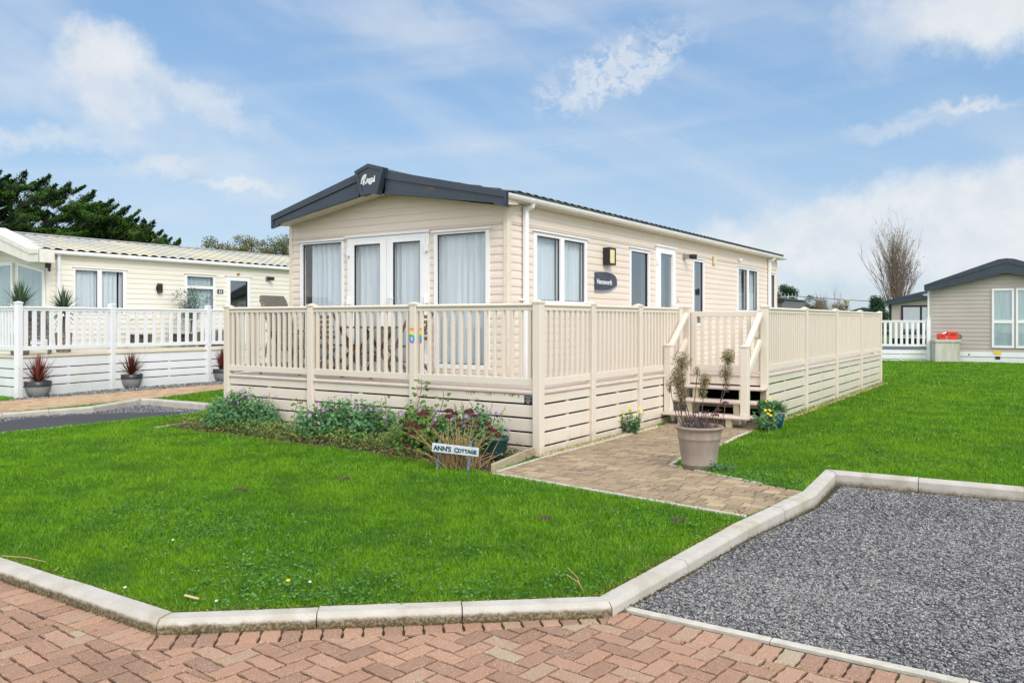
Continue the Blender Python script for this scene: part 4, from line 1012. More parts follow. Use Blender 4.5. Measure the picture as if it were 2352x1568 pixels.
# number stickers and small plate
def rainbow():
    m = bpy.data.materials.new('rainbow'); m.use_nodes = True; t = NT(m.node_tree); b = t.n['Principled BSDF']; b.inputs['Roughness'].default_value = .4
    tcn = t.new('ShaderNodeTexCoord'); s_ = t.new('ShaderNodeSeparateXYZ'); t.link(tcn.outputs['Generated'], s_.inputs[0])
    c = t.ramp(s_.outputs[2], [(0, (.30, .10, .55)), (.14, (.12, .18, .70)), (.30, (.0, .36, .80)), (.48, (.0, .45, .20)), (.62, (.62, .75, .05)), (.74, (.95, .75, .02)), (.87, (.95, .35, .02)), (1, (.80, .05, .03))])
    t.link(c, b.inputs['Base Color']); return m
RB = rainbow()
def fat(name, pts, w_, parent, closed=False):
    m = MB(); ps = [(-.0545, y, z) for y, z in pts]
    for a, b in zip(ps[:-1], ps[1:]): m.bar(a, b, w_, .003, 0, up=(1, 0, 0))
    for p in ps: m.tube([(p[0]-.0016, p[1], p[2]), (p[0]+.0016, p[1], p[2])], w_/2, 12)
    return m.build(name, RB, parent)
def nz(yc, zc, pts): return [(yc-a, zc+b) for a, b in pts]
p6 = FPO[1]
s6 = fat('number_sticker', nz(1.855, 1.365, [(.026, .066), (.014, .086), (-.014, .086), (-.028, .066), (-.030, 0), (-.030, -.058), (-.015, -.080), (.015, -.080), (.030, -.058), (.030, -.018), (.015, .004), (-.025, .002)]), .024, p6); s6['label'] = 'rainbow coloured figure 6'
m = fat('number_sticker', [(1.738, 1.45), (1.738, 1.39), (1.738, 1.33), (1.738, 1.285)], .028, deck); m.data.transform(Matrix.Translation((.031, 0, 0))); m['label'] = 'rainbow coloured figure 1'
pl = MB(); pl.box(-.0175, -.0125, .075, .185, .595, .69, .001); plo = pl.build('small_plate', mat('plate_black', (.02, .03, .04), rough=.3), deck)
LT2 = mat('pale_print', (.42, .48, .52))
for z, w_, hh, s_ in ((.665, .088, .0085, 'LINK SOLUTIONS'), (.647, .05, .004, 'Composite'), (.636, .07, .005, 'www.'), (.622, .095, .005, 'line')):
    q_ = MB()
    n = int(w_/.007)
    for i in range(n): 
        if rnd.random() < .9: q_.box(-.0182, -.0174, .13-w_/2+i*w_/n, .13-w_/2+(i+.8)*w_/n, z, z+hh)
    q_.build('print', LT2, plo)
q_ = MB(); q_.box(-.0185, -.0174, .112, .148, .600, .612); q_.build('print', mat('brass_print', (.55, .50, .30)), plo)
# green drips under the nosing
q_ = MB()
for k in range(34):
    y = rnd.choice([rnd.gauss(.95, .05), rnd.gauss(.62, .06), rnd.gauss(.33, .04)]); L_ = rnd.uniform(.01, .045); q_.box(-.0135, -.0124, y-.003, y+.003, .698-L_, .698)
q_.build('algae_drips', mat('algae_green', (.14, .20, .02)), deck)

# ================================================================ the cream caravan next door
N0 = Vector((-11.74, 20.43, 0)); RN = R(90-32)
nb = empty('holiday_caravan', N0, RN, 'cream caravan numbered 63 with pantile roof behind the white railings', 'caravan')
NW, NL = 3.9, 11.5; yw = .10; xf = .2
TSn = lambda s, d, z: (s, yw-d, z); TFn = lambda s, d, z: (xf-d, s, z)
lapn = [(0, .012), (.012, .015), (.07, .0135), (.105, .008), (.128, .005), (.14, 0.005)]
nh = []
nh.append(window(nb, TSn, .85, 2.33, 1.72, 2.93, [(.90, 1.50, 1.77, 2.88), (1.62, 2.23, 1.77, 2.88)], gap=(2.12, 2.17), headm=CREAM, lab='two pane window with tied back curtain'))
nh.append(window(nb, TSn, 4.17, 5.24, 1.72, 2.93, [(4.25, 5.16, 2.60, 2.87), (4.25, 5.16, 1.77, 2.51)], headm=CREAM, cm=CURTD, lab='window with a top opening light'))
d = MB(); obox(d, TSn, 5.66, 5.79, -.03, .035, .85, 2.92); obox(d, TSn, 6.45, 6.56, -.03, .035, .85, 2.92); obox(d, TSn, 5.79, 6.45, -.03, .035, 2.80, 2.92); obox(d, TSn, 5.79, 6.45, -.03, .035, .85, 1.5)
dn = d.build('door', WHITE, nb); g = MB(); obox(g, TSn, 5.79, 6.45, -.01, -.004, 1.5, 2.80, 0); g.build('pane', GLASSD, dn)
bd = MB(); obox(bd, TSn, 5.79, 5.80, -.004, .025, 1.5, 2.8, 0); obox(bd, TSn, 6.44, 6.45, -.004, .025, 1.5, 2.8, 0); obox(bd, TSn, 5.8, 6.44, -.004, .025, 2.79, 2.8, 0); bd.build('bead', BLACK, dn)
h = MB(); obox(h, TSn, 5.58, 6.64, 0, .05, 2.93, 2.96); h.build('drip_head', CREAM, dn)
nh.append([5.67, 6.55, .85, 2.92])
mb = MB(); siding(mb, TSn, xf, NL, .62, 3.27, nh, prof=lapn, pitch=.14); mb.build('side_wall', CREAM, nb)
mb = MB(); siding(mb, TFn, yw, yw+NW, .62, 3.22, [], prof=lapn, pitch=.14, peak=(2.05, 3.8)); mb.build('front_wall', CREAM, nb)
mb = MB(); siding(mb, lambda s, d, z: (NL+d, s, z), yw, yw+NW, .62, 3.22, [], prof=lapn, pitch=.14, peak=(2.05, 3.8)); mb.build('rear_wall', CREAM, nb)
mb = MB(); mb.box(xf+.1, NL-.1, yw+.1, yw+NW-.1, 0, .7); mb.box(xf+.05, NL-.05, yw+NW-.05, yw+NW, .6, 3.25); mb.box(2.9, 2.95, yw+.1, yw+NW-.1, .7, 3.2); mb.box(5.5, 5.55, yw+.1, yw+NW-.1, .7, 3.2); mb.build('inner_partition', MATS['room_wall'], nb)
mb = MB(); obox(mb, TFn, yw-.018, yw+.05, 0, .024, .62, 3.2); obox(mb, TSn, xf-.018, xf+.06, 0, .024, .62, 3.2); mb.build('corner_trim', CREAM, nb)
def slopewin(y0, y1, z0, za, zb, lab):
    m = MB(); fn = lambda a, b, d_: (xf-.02-d_, a, b); q = .075
    zt = lambda y: za+(zb-za)*(y-y0)/(y1-y0)
    m.prism([(y0, z0), (y0+q, z0), (y0+q, zt(y0+q)), (y0, za)], fn, 0, .05); m.prism([(y1-q, z0), (y1, z0), (y1, zb), (y1-q, zt(y1-q))], fn, 0, .05)
    m.prism([(y0+q, zt(y0+q)-q), (y1-q, zt(y1-q)-q), (y1-q, zt(y1-q)), (y0+q, zt(y0+q))], fn, 0, .05); m.prism([(y0+q, z0), (y1-q, z0), (y1-q, z0+q), (y0+q, z0+q)], fn, 0, .05)
    o_ = m.build('window', WHITE, nb); o_['label'] = lab
    g = MB(); g.prism([(y0+q, z0+q), (y1-q, z0+q), (y1-q, zt(y1-q)-q), (y0+q, zt(y0+q)-q)], fn, .036, .040); g.build('pane', GLASS, o_)
    c = MB(); n = 80; vs = []
    for k in (0, 1):
        for i in range(n+1): y = y0+q*.6+(y1-y0-q*1.2)*i/n; vs.append((xf-.034+.012*math.sin(y*55+.8*math.sin(y*17))+.003*math.sin(y*140), y, (z0+.05, zt(y)-q*.7)[k]))
    c.add(vs, [(i, i+1, n+2+i, n+1+i) for i in range(n)]); c.build('curtain', CURTD, o_, smooth=True)
slopewin(.16, 1.44, .95, 2.84, 3.08, 'front window with a sloping head next to the corner')
slopewin(1.68, 2.45, .95, 3.08, 3.08, 'centre front window')
V1, F1 = roof_sheet(-.1, NL+.15, -.06, 3.33, 2.03, 3.87, wave=.30, row=.27, amp=.024, step=.042); V2, F2 = roof_sheet(-.1, NL+.15, 4.15, 3.33, 2.03, 3.87, wave=.30, row=.27, amp=.02, step=.03)
link_mesh('roof', raw_mesh('roof', np.vstack([V1, V2]), [F1, F2[:, ::-1]+len(V1)], ROOFG), nb)
mb = MB(); mb.bar((-.1, 2.03, 3.905), (NL+.2, 2.03, 3.905), .16, .05, .02); mb.build('ridge_cap', mat('grey_ridge', (.33, .34, .34)), nb)
mb = MB(); mb.tube([(-.1, -.045, 3.285), (NL+.2, -.045, 3.285)], .055, 10); 
for k in range(7): mb.tube([(.95+k*1.5, -.045, 3.285), (1.0+k*1.5, -.045, 3.285)], .061, 10)
mb.build('gutter', WHITE, nb)
mb = MB(); mb.box(.40, .475, -.01, .075, .1, 3.25, .01); mb.build('downpipe', WHITE, nb)
CRF = mat('cream_moulding', (.76, .74, .66), rough=.4)
fn = lambda a, b, d_: (-.32-d_, a, b); m = MB()
fp = [(-.50, 3.285), (-.06, 3.335), (2.03, 3.99), (4.3, 3.33), (4.6, 3.29), (4.6, 2.99), (4.2, 3.02), (2.03, 3.53), (.02, 3.02), (-.08, 3.0), (-.50, 2.985)]
m.prism(fp, fn, 0, .03); m.prism([(-.50, 3.285), (-.06, 3.335), (2.03, 3.99), (2.03, 3.86), (-.02, 3.24), (-.1, 3.2), (-.50, 3.19)], fn, .03, .055)
m.add([(-.32, -.50, 3.285), (-.32, -.06, 3.335), (-.32, 2.03, 3.99), (.15, -.5, 3.285), (.15, -.06, 3.345), (.15, 2.03, 4.0)], [(0, 1, 4, 3), (1, 2, 5, 4)])
m.add([(-.35, -.5, 3.285), (.05, -.5, 3.285), (.05, -.5, 2.985), (-.35, -.5, 2.985)], [(0, 1, 2, 3)]); m.add([(-.35, -.5, 2.985), (.05, -.5, 2.985), (.05, .1, 3.0), (-.35, .1, 3.0)], [(0, 1, 2, 3)])
m.build('fascia', CRF, nb)
m = MB(); m.add([(-.33, -.1, 3.0), (-.33, 2.03, 3.53), (.2, 2.03, 3.56), (.2, -.1, 3.03)], [(0, 1, 2, 3)]); m.add([(-.1, -.03, 3.27), (NL+.1, -.03, 3.27), (NL+.1, .11, 3.27), (-.1, .11, 3.27)], [(0, 1, 2, 3)]); m.build('soffit', CRF, nb)
m = MB(); m.box(.12, .22, -.04, .08, 2.88, 3.0, .01); m.tube([(.17, -.02, 2.88), (.17, -.05, 2.80)], .03, 8); m.build('corner_spotlight', mat('brown_metal', (.07, .03, .02)), nb)
m = MB(); obox(m, TSn, 3.26, 3.38, .02, .12, 2.40, 2.56); obox(m, TSn, 3.23, 3.29, .02, .05, 2.42, 2.54); ol = m.build('wall_lamp', BLACK, nb)
m = MB(); obox(m, TSn, 3.265, 3.375, .022, .118, 2.345, 2.365); obox(m, TSn, 3.265, 3.375, .022, .118, 2.595, 2.615); obox(m, TSn, 3.26, 3.38, .02, .12, 2.365, 2.40); obox(m, TSn, 3.26, 3.38, .02, .12, 2.56, 2.595); m.build('lamp_ring', mat('dark_ring', (.06, .06, .065)), ol)
m = MB(); obox(m, TSn, 5.315, 5.525, .018, .03, 2.385, 2.515, .002); pn_ = m.build('number_plate', BLACK, nb); pn_['label'] = 'black plate with the number 63'
text_mesh('lettering', '63', .13, LET, pn_, frame_matrix((5.355, yw-.032, 2.405), (1, 0, 0), (0, 0, 1)), bold=.002)
m = MB(); m.tube([(7.27, yw-.01, 2.93), (7.27, yw-.05, 2.93)], .09, 14); cn = m.build('security_camera', GALV, nb)
m = MB(); m.tube([(7.27, yw-.05, 2.93), (7.36, yw-.22, 2.92)], .055, 12); m.build('lens_hood', BLACK, cn)
m = MB(); m.box(6.04, 6.14, yw-.07, yw-.015, 2.99, 3.04, .006); m.build('door_light', mat('amber_plastic', (.45, .25, .04)), nb)

# white railings and raised deck of the cream caravan
RD = math.atan2((NP[1]-NP[0]).y, (NP[1]-NP[0]).x)
nd = empty('veranda_deck', NP[0], RD, 'white plastic deck with flat railings in front of cream caravan 63', 'deck')
_Ri = Matrix.Rotation(-RD, 3, 'Z'); NPl = [_Ri @ (p-NP[0]) for p in NP]
for p in NPl[:4]: post(p.x, p.y, 1.945, -.08, .115, WHITEV, nd)
CRB = mat('cream_deck_board', (.62, .56, .42))
for a, b in zip(NPl[:3], NPl[1:4]):
    rail_panel((a.x, a.y), (b.x, b.y), 11, nd, WHITEV, zr=1.80, zb=.955, pw=.115, bw=.09, zd=.845, gaps=(.585, .40, .225), zlow=-.02, mn=CRB)
fl = _Ri @ Vector((-.845, .535, 0))
pl0 = NPl[0]+fl*2.2; post(pl0.x, pl0.y, 1.945, -.08, .115, WHITEV, nd)
rail_panel((pl0.x, pl0.y), (0, 0), 17, nd, WHITEV, zr=1.80, zb=.955, pw=.115, bw=.045, zd=.845, gaps=(.585, .40, .225), zlow=-.02, mn=CRB)
m = MB(); up_ = Vector((0, 0, 1))
m.add([tuple(p+up_*.82) for p in (NPl[0], NPl[1], NPl[2], NPl[3], NPl[3]+fl*2.2, NPl[2]+fl*2.4, NPl[1]+fl*2.6, NPl[0]+fl*2.2)], [tuple(range(8))]); m.build('floor_boards', CRB, nd)
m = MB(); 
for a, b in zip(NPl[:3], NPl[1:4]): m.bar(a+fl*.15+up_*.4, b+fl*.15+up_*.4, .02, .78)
m.bar(NPl[0]+_Ri @ Vector((-.1, .25, 0))+up_*.4, pl0+_Ri @ Vector((.05, .2, 0))+up_*.4, .02, .78); m.build('underframe_shade', DARK, nd)  # near-black sheets behind the skirt put shade into its gaps

def NFp(u, v, z): 
    r_ = Matrix.Rotation(RN, 3, 'Z') @ Vector((u, v, 0)); return Vector((N0.x+r_.x, N0.y+r_.y, z))

# ================================================================ generic far caravan
def flatwin(root, T, s0, s1, z0, z1, fm, panes, gm=GLASSD, cm=None, lab=None):
    f = MB(); xs = sorted({s0, s1}|{v for p in panes for v in p[:2]}); zs = sorted({z0, z1}|{v for p in panes for v in p[2:4]})
    for xa, xb in zip(xs[:-1], xs[1:]):
        for za, zb in zip(zs[:-1], zs[1:]):
            if any(p[0] < (xa+xb)/2 < p[1] and p[2] < (za+zb)/2 < p[3] for p in panes): continue
            obox(f, T, xa, xb, .012, .06, za, zb, 0)
    o_ = f.build('window', fm, root)
    if lab: o_['label'] = lab
    for p in panes:
        g = MB(); obox(g, T, p[0], p[1], .045, .05, p[2], p[3], 0); g.build('pane', gm, o_)
        b_ = MB(); obox(b_, T, p[0], p[1], .018, .022, p[2], p[3], 0); b_.build('pane_backing', DARK if cm is None else cm, o_)  # without a curtain, a near-black plate imitates the unlit interior
    return o_
def far_caravan(loc, rot, Wd, Ln, ze, zp, wallm, fasm, roofm, label, z0=.35, skirt=None, over=.3, fz=.36, name='holiday_caravan'):
    rt = empty(name, loc, rot, label, 'caravan', None)
    T1 = lambda s, d, z: (-d, s, z); T2 = lambda s, d, z: (s, -d, z)
    m = MB(); siding(m, T1, 0, Wd, z0, ze, [], pitch=.15, prof=[(0, .02), (.03, .018), (.12, .008), (.14, 0), (.15, 0)], peak=(Wd/2, zp-.05)); m.build('front_wall', wallm, rt); m = MB(); siding(m, lambda s, d, z: (Ln+d, s, z), 0, Wd, z0, ze, [], pitch=.15, prof=[(0, .02), (.15, 0)], peak=(Wd/2, zp-.05)); m.build('rear_wall', wallm, rt)
    m = MB(); siding(m, T2, 0, Ln, z0, ze, [], pitch=.15, prof=[(0, .02), (.15, 0)]); m.build('side_wall', wallm, rt); m = MB(); siding(m, lambda s, d, z: (s, Wd+d, z), 0, Ln, z0, ze, [], pitch=.15, prof=[(0, .02), (.15, 0)]); m.build('side_wall', wallm, rt)
    m = MB(); m.add([(-over, -.15, ze-.02), (Ln+.1, -.15, ze-.02), (Ln+.1, Wd/2, zp+.05), (-over, Wd/2, zp+.05)], [(0, 1, 2, 3)]); m.add([(-over, Wd+.15, ze-.02), (Ln+.1, Wd+.15, ze-.02), (Ln+.1, Wd/2, zp+.05), (-over, Wd/2, zp+.05)], [(3, 2, 1, 0)]); m.build('roof', roofm, rt)
    m = MB(); fn = lambda a, b, d_: (-over-d_, a, b); yl, yh = -.18, Wd+.18
    m.prism([(yl, ze+.0), (yl, ze-.22), (yl+.1, ze-.24), (Wd/2, zp-fz), (yh-.1, ze-.24), (yh, ze-.22), (yh, ze), (Wd/2+.25, zp+.07), (Wd/2, zp+.10), (Wd/2-.25, zp+.07)], fn, 0, .05)
    m.prism([(yl, ze+.0), (yl, ze-.07), (Wd/2, zp-.06), (yh, ze-.07), (yh, ze), (Wd/2+.25, zp+.075), (Wd/2, zp+.105), (Wd/2-.25, zp+.075)], fn, .05, .075); m.build('fascia', fasm, rt)
    if skirt:
        m = MB(); zz = np.linspace(0.0, z0+.02, 3)
        for a, b in zip(zz[:-1], zz[1:]): m.box(-.03, .0, 0, Wd, a+.02, b-.0, .003); m.box(0, Ln, -.03, 0, a+.02, b, .003)
        m.build('skirting_panel', skirt, rt)
    m = MB(); m.box(.05, Ln-.05, .05, Wd-.05, 0, z0+.05); m.build('chassis', DARK, rt)
    return rt, T1, T2
Rm = Vector((16.04, 31.37, 0)); LvW = 5.0
rc, T1, T2 = far_caravan(Rm-Lv*LvW, ROT, LvW, 12, 2.92, 3.72, GREYS, CHAR, ROOFD, 'taupe clad caravan with charcoal gable at the right edge, white skirt below', z0=.38, skirt=WHITEV, fz=.42)
for (a, b) in ((2.035, 2.735), (2.79, 3.6)):
    s0, s1 = LvW-b, LvW-a
    flatwin(rc, T1, s0, s1, .565, 2.745, WHITE, [(s0+.07, s1-.07, .64, 1.47), (s0+.07, s1-.07, 1.58, 2.665)], cm=CURTD, gm=GLASS)
m = MB(); m.box(-.03, .0, LvW-.06, LvW+.02, .38, 2.7, .004); m.build('corner_trim', GREYS, rc); m = MB(); m.box(-.05, .06, LvW+.03, LvW+.1, .3, 2.72, .01); m.build('downpipe', WHITE, rc)
m = MB(); m.box(-.05, -.03, LvW-2.33, LvW-2.10, .33, .45, .002); m.build('warning_sticker', mat('yellow_sticker', (.85, .62, .02)), rc); m = MB(); m.box(-.045, -.03, LvW-2.3, LvW-2.14, .14, .25, .002); m.box(-.045, -.03, LvW-1.32, LvW-1.27, .27, .32, .002); m.build('socket_box', BLACK, rc)
# grey caravan with the dark glazed front
Pc = at(2043, 692, 50); fcv, T1, T2 = far_caravan(Vector((Pc.x, Pc.y, 0))-Lv*4.1, ROT, 4.1, 12, 2.78, 3.22, GREYS, CHAR, ROOFD, 'small grey caravan with wide dark framed patio doors behind the white fence', z0=.5, fz=.34)
flatwin(fcv, T1, .3, 3.45, .75, 2.5, BLACK, [(.42, 1.3, .85, 2.38), (1.42, 2.3, .85, 2.38), (2.42, 3.33, .85, 2.38)], cm=CURTD, gm=GLASSD)
m = MB(); m.box(-.05, 0, 3.98, 4.12, .5, 2.75); m.build('corner_trim', BLACK, fcv)
m = MB(); m.tube([(-.376, 2.05, 3.1), (-.39, 2.05, 3.1)], .16, 20);
me_ = m.build('logo_oval', mat('logo_blue', (.12, .15, .20)), fcv); me_.data.transform(Matrix.Translation((0, 2.05, 3.1)) @ Matrix.Diagonal((1, 1.3, .62, 1)) @ Matrix.Translation((0, -2.05, -3.1)))
m = MB()
for k in range(5): m.box(-.396, -.391, 2.17-.055*k-.04, 2.17-.055*k, 3.075, 3.125)
m.build('lettering', LET, fcv)
Pb = at(1985, 706, 100); fb_, T1, T2 = far_caravan(Vector((Pb.x, Pb.y, 0))-Lv*-2.6-Lv*5.2, ROT, 5.2, 14, 2.5, 3.1, mat('pale_siding', (.50, .46, .40)), CHAR, ROOFB, 'distant beige caravan whose low dark trimmed gable shows above the rails', z0=.3, fz=.3)
Pa = at(1795.5, 682, 46); fa_, T1, T2 = far_caravan(Vector((Pa.x, Pa.y, 0)), ROT, 3.8, 5, 2.8, 3.05, DGREYS, BLACK, ROOFD, 'dark grey caravan edge just beyond the back corner of the beige caravan', z0=.3, over=.12, fz=.3)
Pd = at(1847, 705, 62); fd_, T1, T2 = far_caravan(Vector((Pd.x, Pd.y, 0)), R(90-22), 3.9, 6, 2.52, 3.22, mat('far_cream', (.62, .58, .46)), ROOFB, ROOFB, 'distant cream caravan with a slate blue roof left of the brown bushes', z0=.3, over=.1, fz=.12)
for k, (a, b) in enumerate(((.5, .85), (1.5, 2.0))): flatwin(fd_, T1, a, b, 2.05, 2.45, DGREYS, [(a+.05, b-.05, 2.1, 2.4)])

# white fence by the right caravan
RWF = math.atan2(31.35-32.0, 15.95-14.2)
wf = empty('white_fence', Vector((14.2, 32.0, 0)), RWF, 'white slatted deck railing between the beige deck and the taupe caravan', 'fence')
wa, wb_ = Vector((0, 0, 0)), Vector((math.hypot(1.75, .65), 0, 0))
post(wb_.x, wb_.y, 1.66, -.05, .13, WHITEV, wf); post(wa.x, wa.y, 1.66, -.05, .13, WHITEV, wf)
rail_panel((wa.x, wa.y), (wb_.x, wb_.y), 9, wf, WHITEV, zr=1.53, zb=.57, pw=.13, bw=.10, zd=.50, gaps=(.27, .07), mn=DGREYS)
m = MB(); bk = (wb_-wa).normalized(); nn = Vector((-bk.y, bk.x, 0)); m.add([tuple(p+up_*.47) for p in (wa, wb_, wb_+nn*5, wa+nn*5)], [(0, 1, 2, 3)]); m.bar(wa+nn*.3+up_*.2, wb_+nn*.3+up_*.2, .02, .5); m.build('floor_boards', DGREYS, wf)
for k in (1.2, 2.4, 3.6): p = wa+nn*k; post(p.x, p.y, 1.62, .4, .12, WHITEV, wf)
rail_panel((wa.x, wa.y), tuple((wa+nn*4.8)[:2]), 24, wf, WHITEV, zr=1.53, zb=.57, bw=.08, skirt=False, nosing=False)
# concrete base with red tools
BK = G(2170, 831); cb = empty('concrete_block', BK, R(-12), 'stained concrete block with a slab top standing before the taupe caravan', 'concrete block')
OLDC = mat('stained_concrete', (.52, .52, .47), (.44, .45, .37), rough=.9, scale=2.5, stretch=(2, 2, .5), c3=(.33, .36, .26), s3=1.6)
m = MB(); m.box(-.43, .43, -.35, .35, -.03, .74, .01); m.build('block', OLDC, cb); m = MB(); m.box(-.46, .46, -.38, .38, .74, .85, .015); m.build('slab', OLDC, cb)
REDT = mat('red_plastic', (.70, .045, .02), (.62, .04, .02), rough=.35)
def red_tool(x, s_, lab):
    t_ = empty('tool_case', BK+Vector((x, -.18, .85)), R(-12), lab, 'tool case', 'red tool cases on the concrete block')
    m = MB(); m.box(-.19*s_, .19*s_, -.10, .10, 0, .30*s_, .02)
    m.build('body', REDT, t_); m = MB(); m.box(-.08*s_, .10*s_, -.106, -.099, .15*s_, .22*s_, .002); m.build('grip_recess', mat('brown_recess', (.15, .05, .03)), t_)
    m = MB(); m.tube([(.18*s_, 0, .05), (.30*s_, 0, .05), (.34*s_, 0, .12), (.28*s_, 0, .19), (.18*s_, 0, .2)], .014, 8); m.build('hose', BLACK, t_)
red_tool(.17, 1.0, 'taller bright red tool case with hose, right on the concrete block'); red_tool(-.22, .75, 'lower red tool case, left on the concrete block')
m = MB(); m.box(-.05, .05, -.08, .08, .02, .16, .01); m.box(-.05, .05, -.08, .08, 0, .02); m.tube([(-.15, 0, .22), (0, 0, .26), (.12, 0, .24)], .03, 8); m.tube([(-.03, 0, .16), (-.03, 0, .25)], .02, 6)
o_ = m.build('metal_tool', GALV); o_.location = BK+Vector((-.02, -.15, .85)); tag(o_, 'grey metal tool between the two red cases', 'tool')
# street lamp, aerial, overhead cable
sl = empty('street_lamp', Vector((at(1945, 700, 80).x, 80, 0)), 0, 'slim street lamp with a cone shaped lantern beyond the deck railing', 'street lamp')
m = MB(); m.tube([(0, 0, 0), (0, 0, 3.0)], .055, 8); m.build('pole', GALV, sl); m = MB(); m.lathe([(.06, 2.75), (.12, 3.0), (.30, 3.55), (.30, 3.62), (0, 3.66)], 14); m.build('lantern', mat('lantern_glass', (.45, .42, .25)), sl); m = MB(); m.lathe([(.05, 2.7), (.13, 3.02), (.06, 3.1)], 12); m.build('collar', BLACK, sl)
m = MB(); A, B = at(1500, 640, 90), at(2120, 697, 90); m.tube([A.lerp(B, t)+Vector((0, 0, -1.2*math.sin(math.pi*t)*.4)) for t in np.linspace(0, 1, 14)], .035, 5); o_ = m.build('overhead_cable', BLACK)
tag(o_, 'thin overhead cable sagging across the far sky', 'cable')
for (px, py, Y_) in ((1500, 640, 90), (2120, 697, 90)):
    A = at(px, py, Y_); m = MB(); m.tube([(0, 0, 0), (0, 0, A.z+.3)], [.14, .10], 8); o_ = m.build('utility_pole', BARK); o_.location = (A.x, A.y, 0); tag(o_, 'wooden pole carrying the overhead cable behind the '+('beige' if px < 2000 else 'grey')+' caravan', 'pole')
ae = empty('roof_aerial', at(1810, 681, 60)-Vector((0, 0, .0)), 0, 'white television aerial above the cream caravan roof', 'aerial')
m = MB(); m.tube([(-.5, 0, 0), (.6, 0, 0)], .015, 5)
for k in range(5): m.tube([(-.5+k*.27, 0, -.02), (-.5+k*.27, 0, .22)], .011, 5)
m.tube([(0, 0, 0), (0, 0, -1.2)], .03, 5); m.build('aerial_array', WHITE, ae)

# ================================================================ trees
def leafy(name, label, loc, blobs, m, leaf, dens, cat='tree', group=None, trunk=None, branches=None, shape=LEAF, flat=.55, up=.35, bm_=BARK, sz=(.7, 1.3), part='crown'):
    """blobs: (x, y, z, rx, ry, rz, n) clumps of leaves in local metres"""
    t_ = empty(name, loc, 0, label, cat, group); C_, N_, T_ = [], [], []
    for (x, y, z, rx, ry, rz, n) in blobs:
        n = int(n*dens); p = rng.normal(size=(n, 3)); p = unit(p)*(rng.random((n, 1))**.45)
        C_.append(p*np.array([rx, ry, rz])+np.array([x, y, z])); nn = p.copy(); nn[:, 2] += up; nn += rng.normal(0, .45, (n, 3)); N_.append(nn)
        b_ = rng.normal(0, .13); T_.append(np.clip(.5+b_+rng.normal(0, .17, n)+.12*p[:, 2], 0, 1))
    C_ = np.vstack(C_); N_ = np.vstack(N_); T_ = np.concatenate(T_)
    cards(C_, N_, leaf*rng.uniform(*sz, len(C_)), shape, T_, part, m, t_)
    if trunk or branches:
        b = MB()
        for pts, rr in (trunk or []): b.tube(pts, rr, 7)
        b.build('trunk', bm_, t_)
        if branches:
            b = MB()
            for pts, rr in branches: b.tube(pts, rr, 5)
            b.build('limbs', bm_, t_)
    return t_
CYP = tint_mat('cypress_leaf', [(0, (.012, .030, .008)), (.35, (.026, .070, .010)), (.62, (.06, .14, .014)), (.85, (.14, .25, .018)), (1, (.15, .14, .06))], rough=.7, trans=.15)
def interp(px, L):
    for (x0, y0), (x1, y1) in zip(L[:-1], L[1:]):
        if x0 <= px <= x1: return y0+(y1-y0)*(px-x0)/(x1-x0)
    return L[-1][1]
